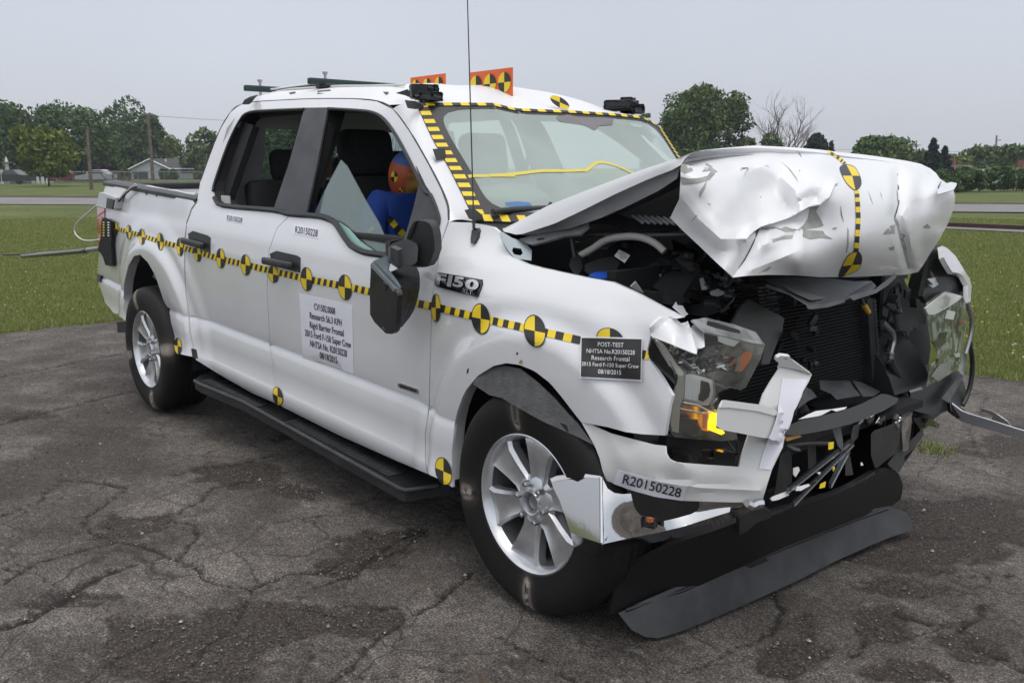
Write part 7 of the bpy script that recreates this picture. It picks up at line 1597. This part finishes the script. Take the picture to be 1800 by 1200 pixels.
mk('wall', [W(-w_/2, 0, 0), W(w_/2, 0, 0), W(w_/2, 0, ez), W(-w_/2, 0, ez)], [(0, 1, 2, 3)], wtrim, t); mk('roof', [W(-w_/2-.3, -.3, ez), W(w_/2+.3, -.3, ez), W(w_/2-.8, 3.5, rz_), W(-w_/2+.8, 3.5, rz_)], [(0, 1, 2, 3)], hroof, t)
mk('window', [W(-1, -.03, .9), W(.6, -.03, .9), W(.6, -.03, 2), W(-1, -.03, 2)], [(0, 1, 2, 3)], dkg, t)
brn = mat('brown_shingles', (.13, .09, .08), .9, noise=((.10, .07, .06), 3, .4, .7)); grs = mat('light_grey_shingles', (.22, .22, .23), .9)
for (nm, lab, cpx, d, wp, ep, rp, rmx) in (('house', 'brown roofed house with a chimney behind the hedge, nearest the spruces', 1682, 112, 76, 303, 290, brn), ('house', 'light grey roofed house between the two brown roofs', 1726, 105, 62, 309, 297, grs), ('house', 'brown roofed house with a red chimney at the right edge', 1808, 108, 100, 306, 294, brn)):
    t, W, w_, ez, rz_ = house(nm, lab, cpx, d, wp, ep, rp, 10)
    mk('wall', [W(-w_/2, 0, 0), W(w_/2, 0, 0), W(w_/2, 0, ez), W(-w_/2, 0, ez), W(-w_/2, 8, 0), W(w_/2, 8, 0), W(w_/2, 8, ez), W(-w_/2, 8, ez)], [(0, 1, 2, 3), (4, 0, 3, 7), (1, 5, 6, 2)], hw_, t)
    mk('roof', [W(-w_/2-.4, -.4, ez-.1), W(w_/2+.4, -.4, ez-.1), W(w_/2-1.2, 4, rz_), W(-w_/2+1.2, 4, rz_), W(w_/2+.4, 8.4, ez-.1), W(-w_/2-.4, 8.4, ez-.1)], [(0, 1, 2, 3), (2, 4, 5, 3), (1, 4, 2), (0, 3, 5)], rmx, t)
    if rmx is brn: box('chimney', W(-w_*.12, 4, rz_+.2), (.6, .6, 1.1), mat('chimney_brick', (.20, .09, .06), .9), t)
# fences on the left
fd = dist_base(60, 322)
def fence_run(px0, px1, dist, z0_, h, m, nm, lab, gap_, wd, grp=None):
    a = at_px(px0, dist); b = at_px(px1, dist); t = thing(nm, lab, 'fence', tuple(a), grp); L = np.linalg.norm(b-a); n = int(L/gap_); d = (b-a)/L; ang = math.degrees(math.atan2(d[1], d[0]))
    me_ = None
    for k in range(n):
        p = a+d*gap_*(k+.5)
        if me_ is None:
            o = mk('board' if wd > .05 else 'post', boxv((0, 0, z0_+h/2), (wd, .03, h), rot('Z', ang)), BF, m); me_ = o.data
        else: o = bpy.data.objects.new('board' if wd > .05 else 'post', me_); link(o)
        o.parent = t; o.location = p-a
    for z in (z0_+.15, z0_+h-.12): tube('rail', [a+np.array([0, 0, z]), b+np.array([0, 0, z])], .03, m, t, n=4)
    return t
vinyl = mat('white_vinyl', (.55, .56, .57), .6)
fence_run(-30, 27, 100, 0, 1.35, vinyl, 'white_fence', 'white slatted fence at the left edge below the dark tree', .34, .22)
fence_run(52, 92, 101, 0, 1.45, vinyl, 'white_fence', 'white fence run behind the yellow green tree', .42, .24)
t = fence_run(-30, 420, fd, 0, 1.25, galv, 'chain_link_fence', 'grey chain link fence along the far edge of the lawn', 2.6, .05)
a = at_px(-30, fd); b = at_px(420, fd)
cm_ = bpy.data.materials.new('chain_link_mesh'); cm_.use_nodes = True; nn_ = cm_.node_tree; nn_.nodes.clear(); o_ = nn_.nodes.new('ShaderNodeOutputMaterial'); tr_ = nn_.nodes.new('ShaderNodeBsdfTransparent'); df_ = nn_.nodes.new('ShaderNodeBsdfDiffuse'); df_.inputs[0].default_value = (.12, .12, .12, 1); ms_ = nn_.nodes.new('ShaderNodeMixShader'); ms_.inputs[0].default_value = .22
nn_.links.new(tr_.outputs[0], ms_.inputs[1]); nn_.links.new(df_.outputs[0], ms_.inputs[2]); nn_.links.new(ms_.outputs[0], o_.inputs[0])
mk('wire_mesh', [a, b, b+np.array([0, 0, 1.25]), a+np.array([0, 0, 1.25])], [(0, 1, 2, 3)], cm_, t)
# parked cars and yard clutter far left
def far_car(px, dist, col, lab, w_=4.2, cname='parked_car'):
    p = at_px(px, dist); t = thing(cname, lab, 'car', tuple(p), 'cars parked beyond the fence'); right = np.array([_r[0], _r[1], 0]); right /= np.linalg.norm(right); bk_ = np.array([-right[1], right[0], 0]); R_ = np.stack([right, bk_, np.array([0, 0, 1])], 1)
    pr = [(-.5, .28), (-.49, .62), (-.34, .80), (-.22, .86), (-.12, 1.32), (.20, 1.36), (.34, .92), (.49, .82), (.5, .30)]
    V = []; 
    for s_ in (-.8, .8):
        for (u, z) in pr: V.append((u*w_, s_*(1 if z < .95 else .8), z))
    n = len(pr); F = [tuple(range(n)), tuple(range(n, 2*n))[::-1]]+[(i, (i+1) % n, n+(i+1) % n, n+i) for i in range(n)]
    mk('body', np.array(V) @ R_.T+p, F, mat('car_paint', col, .3, coat=.5), t)
    mk('window', np.array([(-.17*w_, -.81, .92), (.26*w_, -.81, .94), (.17*w_, -.70, 1.28), (-.10*w_, -.70, 1.26)]) @ R_.T+p, [(0, 1, 2, 3)], M['gloss'], t)
    for u in (-.31, .31):
        q = p+R_ @ np.array([u*w_, -.72, .31]); tube('wheel', [q, q+bk_*.2], .31, M['black'], t, n=14)
far_car(110, 112, (.13, .02, .02), 'red parked car beyond the fence below the yellow green tree', 2.6)
far_car(170, 110, (.35, .36, .37), 'pale grey parked car beyond the fence right of the bare pole')
far_car(14, dist_base(14, 325)+4, (.03, .035, .04), 'dark parked car at the left edge beside the white fence')
st_t = thing('garden_statue', 'white stone birdbath like column behind the white fence at the left edge', 'garden ornament', tuple(at_px(13, 103)))
p = at_px(13, 103); tube('column', [p, p+np.array([0, 0, 2.0])], .16, vinyl, st_t); tube('bowl', [p+np.array([0, 0, 1.95]), p+np.array([0, 0, 2.1])], [.3, .6], vinyl, st_t, n=12); tube('finial', [p+np.array([0, 0, 2.1]), p+np.array([0, 0, 2.6])], [.16, .05], vinyl, st_t)
t = thing('brush_pile', 'low brown pile of sticks and clutter beyond the fence left of the house', 'pile', tuple(at_px(205, 108)), None); rp_ = random.Random(2)
for k in range(26):
    p = at_px(188+rp_.uniform(0, 40), 108); q = p+np.array([rp_.uniform(-1, 1), rp_.uniform(-1, 1), rp_.uniform(.2, 1.3)]); tube('stick', [p, q], .05, wood, t, n=4)

# =================================================================== AIR
hz = mk('haze', [(x, y, z) for z in (-1.2, 26) for x, y in ((-260, -40), (40, -40), (40, 260), (-260, 260))], [(0, 3, 2, 1), (4, 5, 6, 7), (0, 1, 5, 4), (1, 2, 6, 5), (2, 3, 7, 6), (3, 0, 4, 7)], [])
hz['kind'] = 'stuff'; tag(hz, 'thin pale haze in the air over the whole field', 'haze'); hm_ = bpy.data.materials.new('thin_air_haze'); hm_.use_nodes = True; hn = hm_.node_tree; hn.nodes.clear(); ho_ = hn.nodes.new('ShaderNodeOutputMaterial'); pv = hn.nodes.new('ShaderNodeVolumePrincipled')
pv.inputs['Color'].default_value = (.86, .92, 1, 1); pv.inputs['Density'].default_value = .0005; hn.links.new(pv.outputs[0], ho_.inputs['Volume']); hz.data.materials.append(hm_)
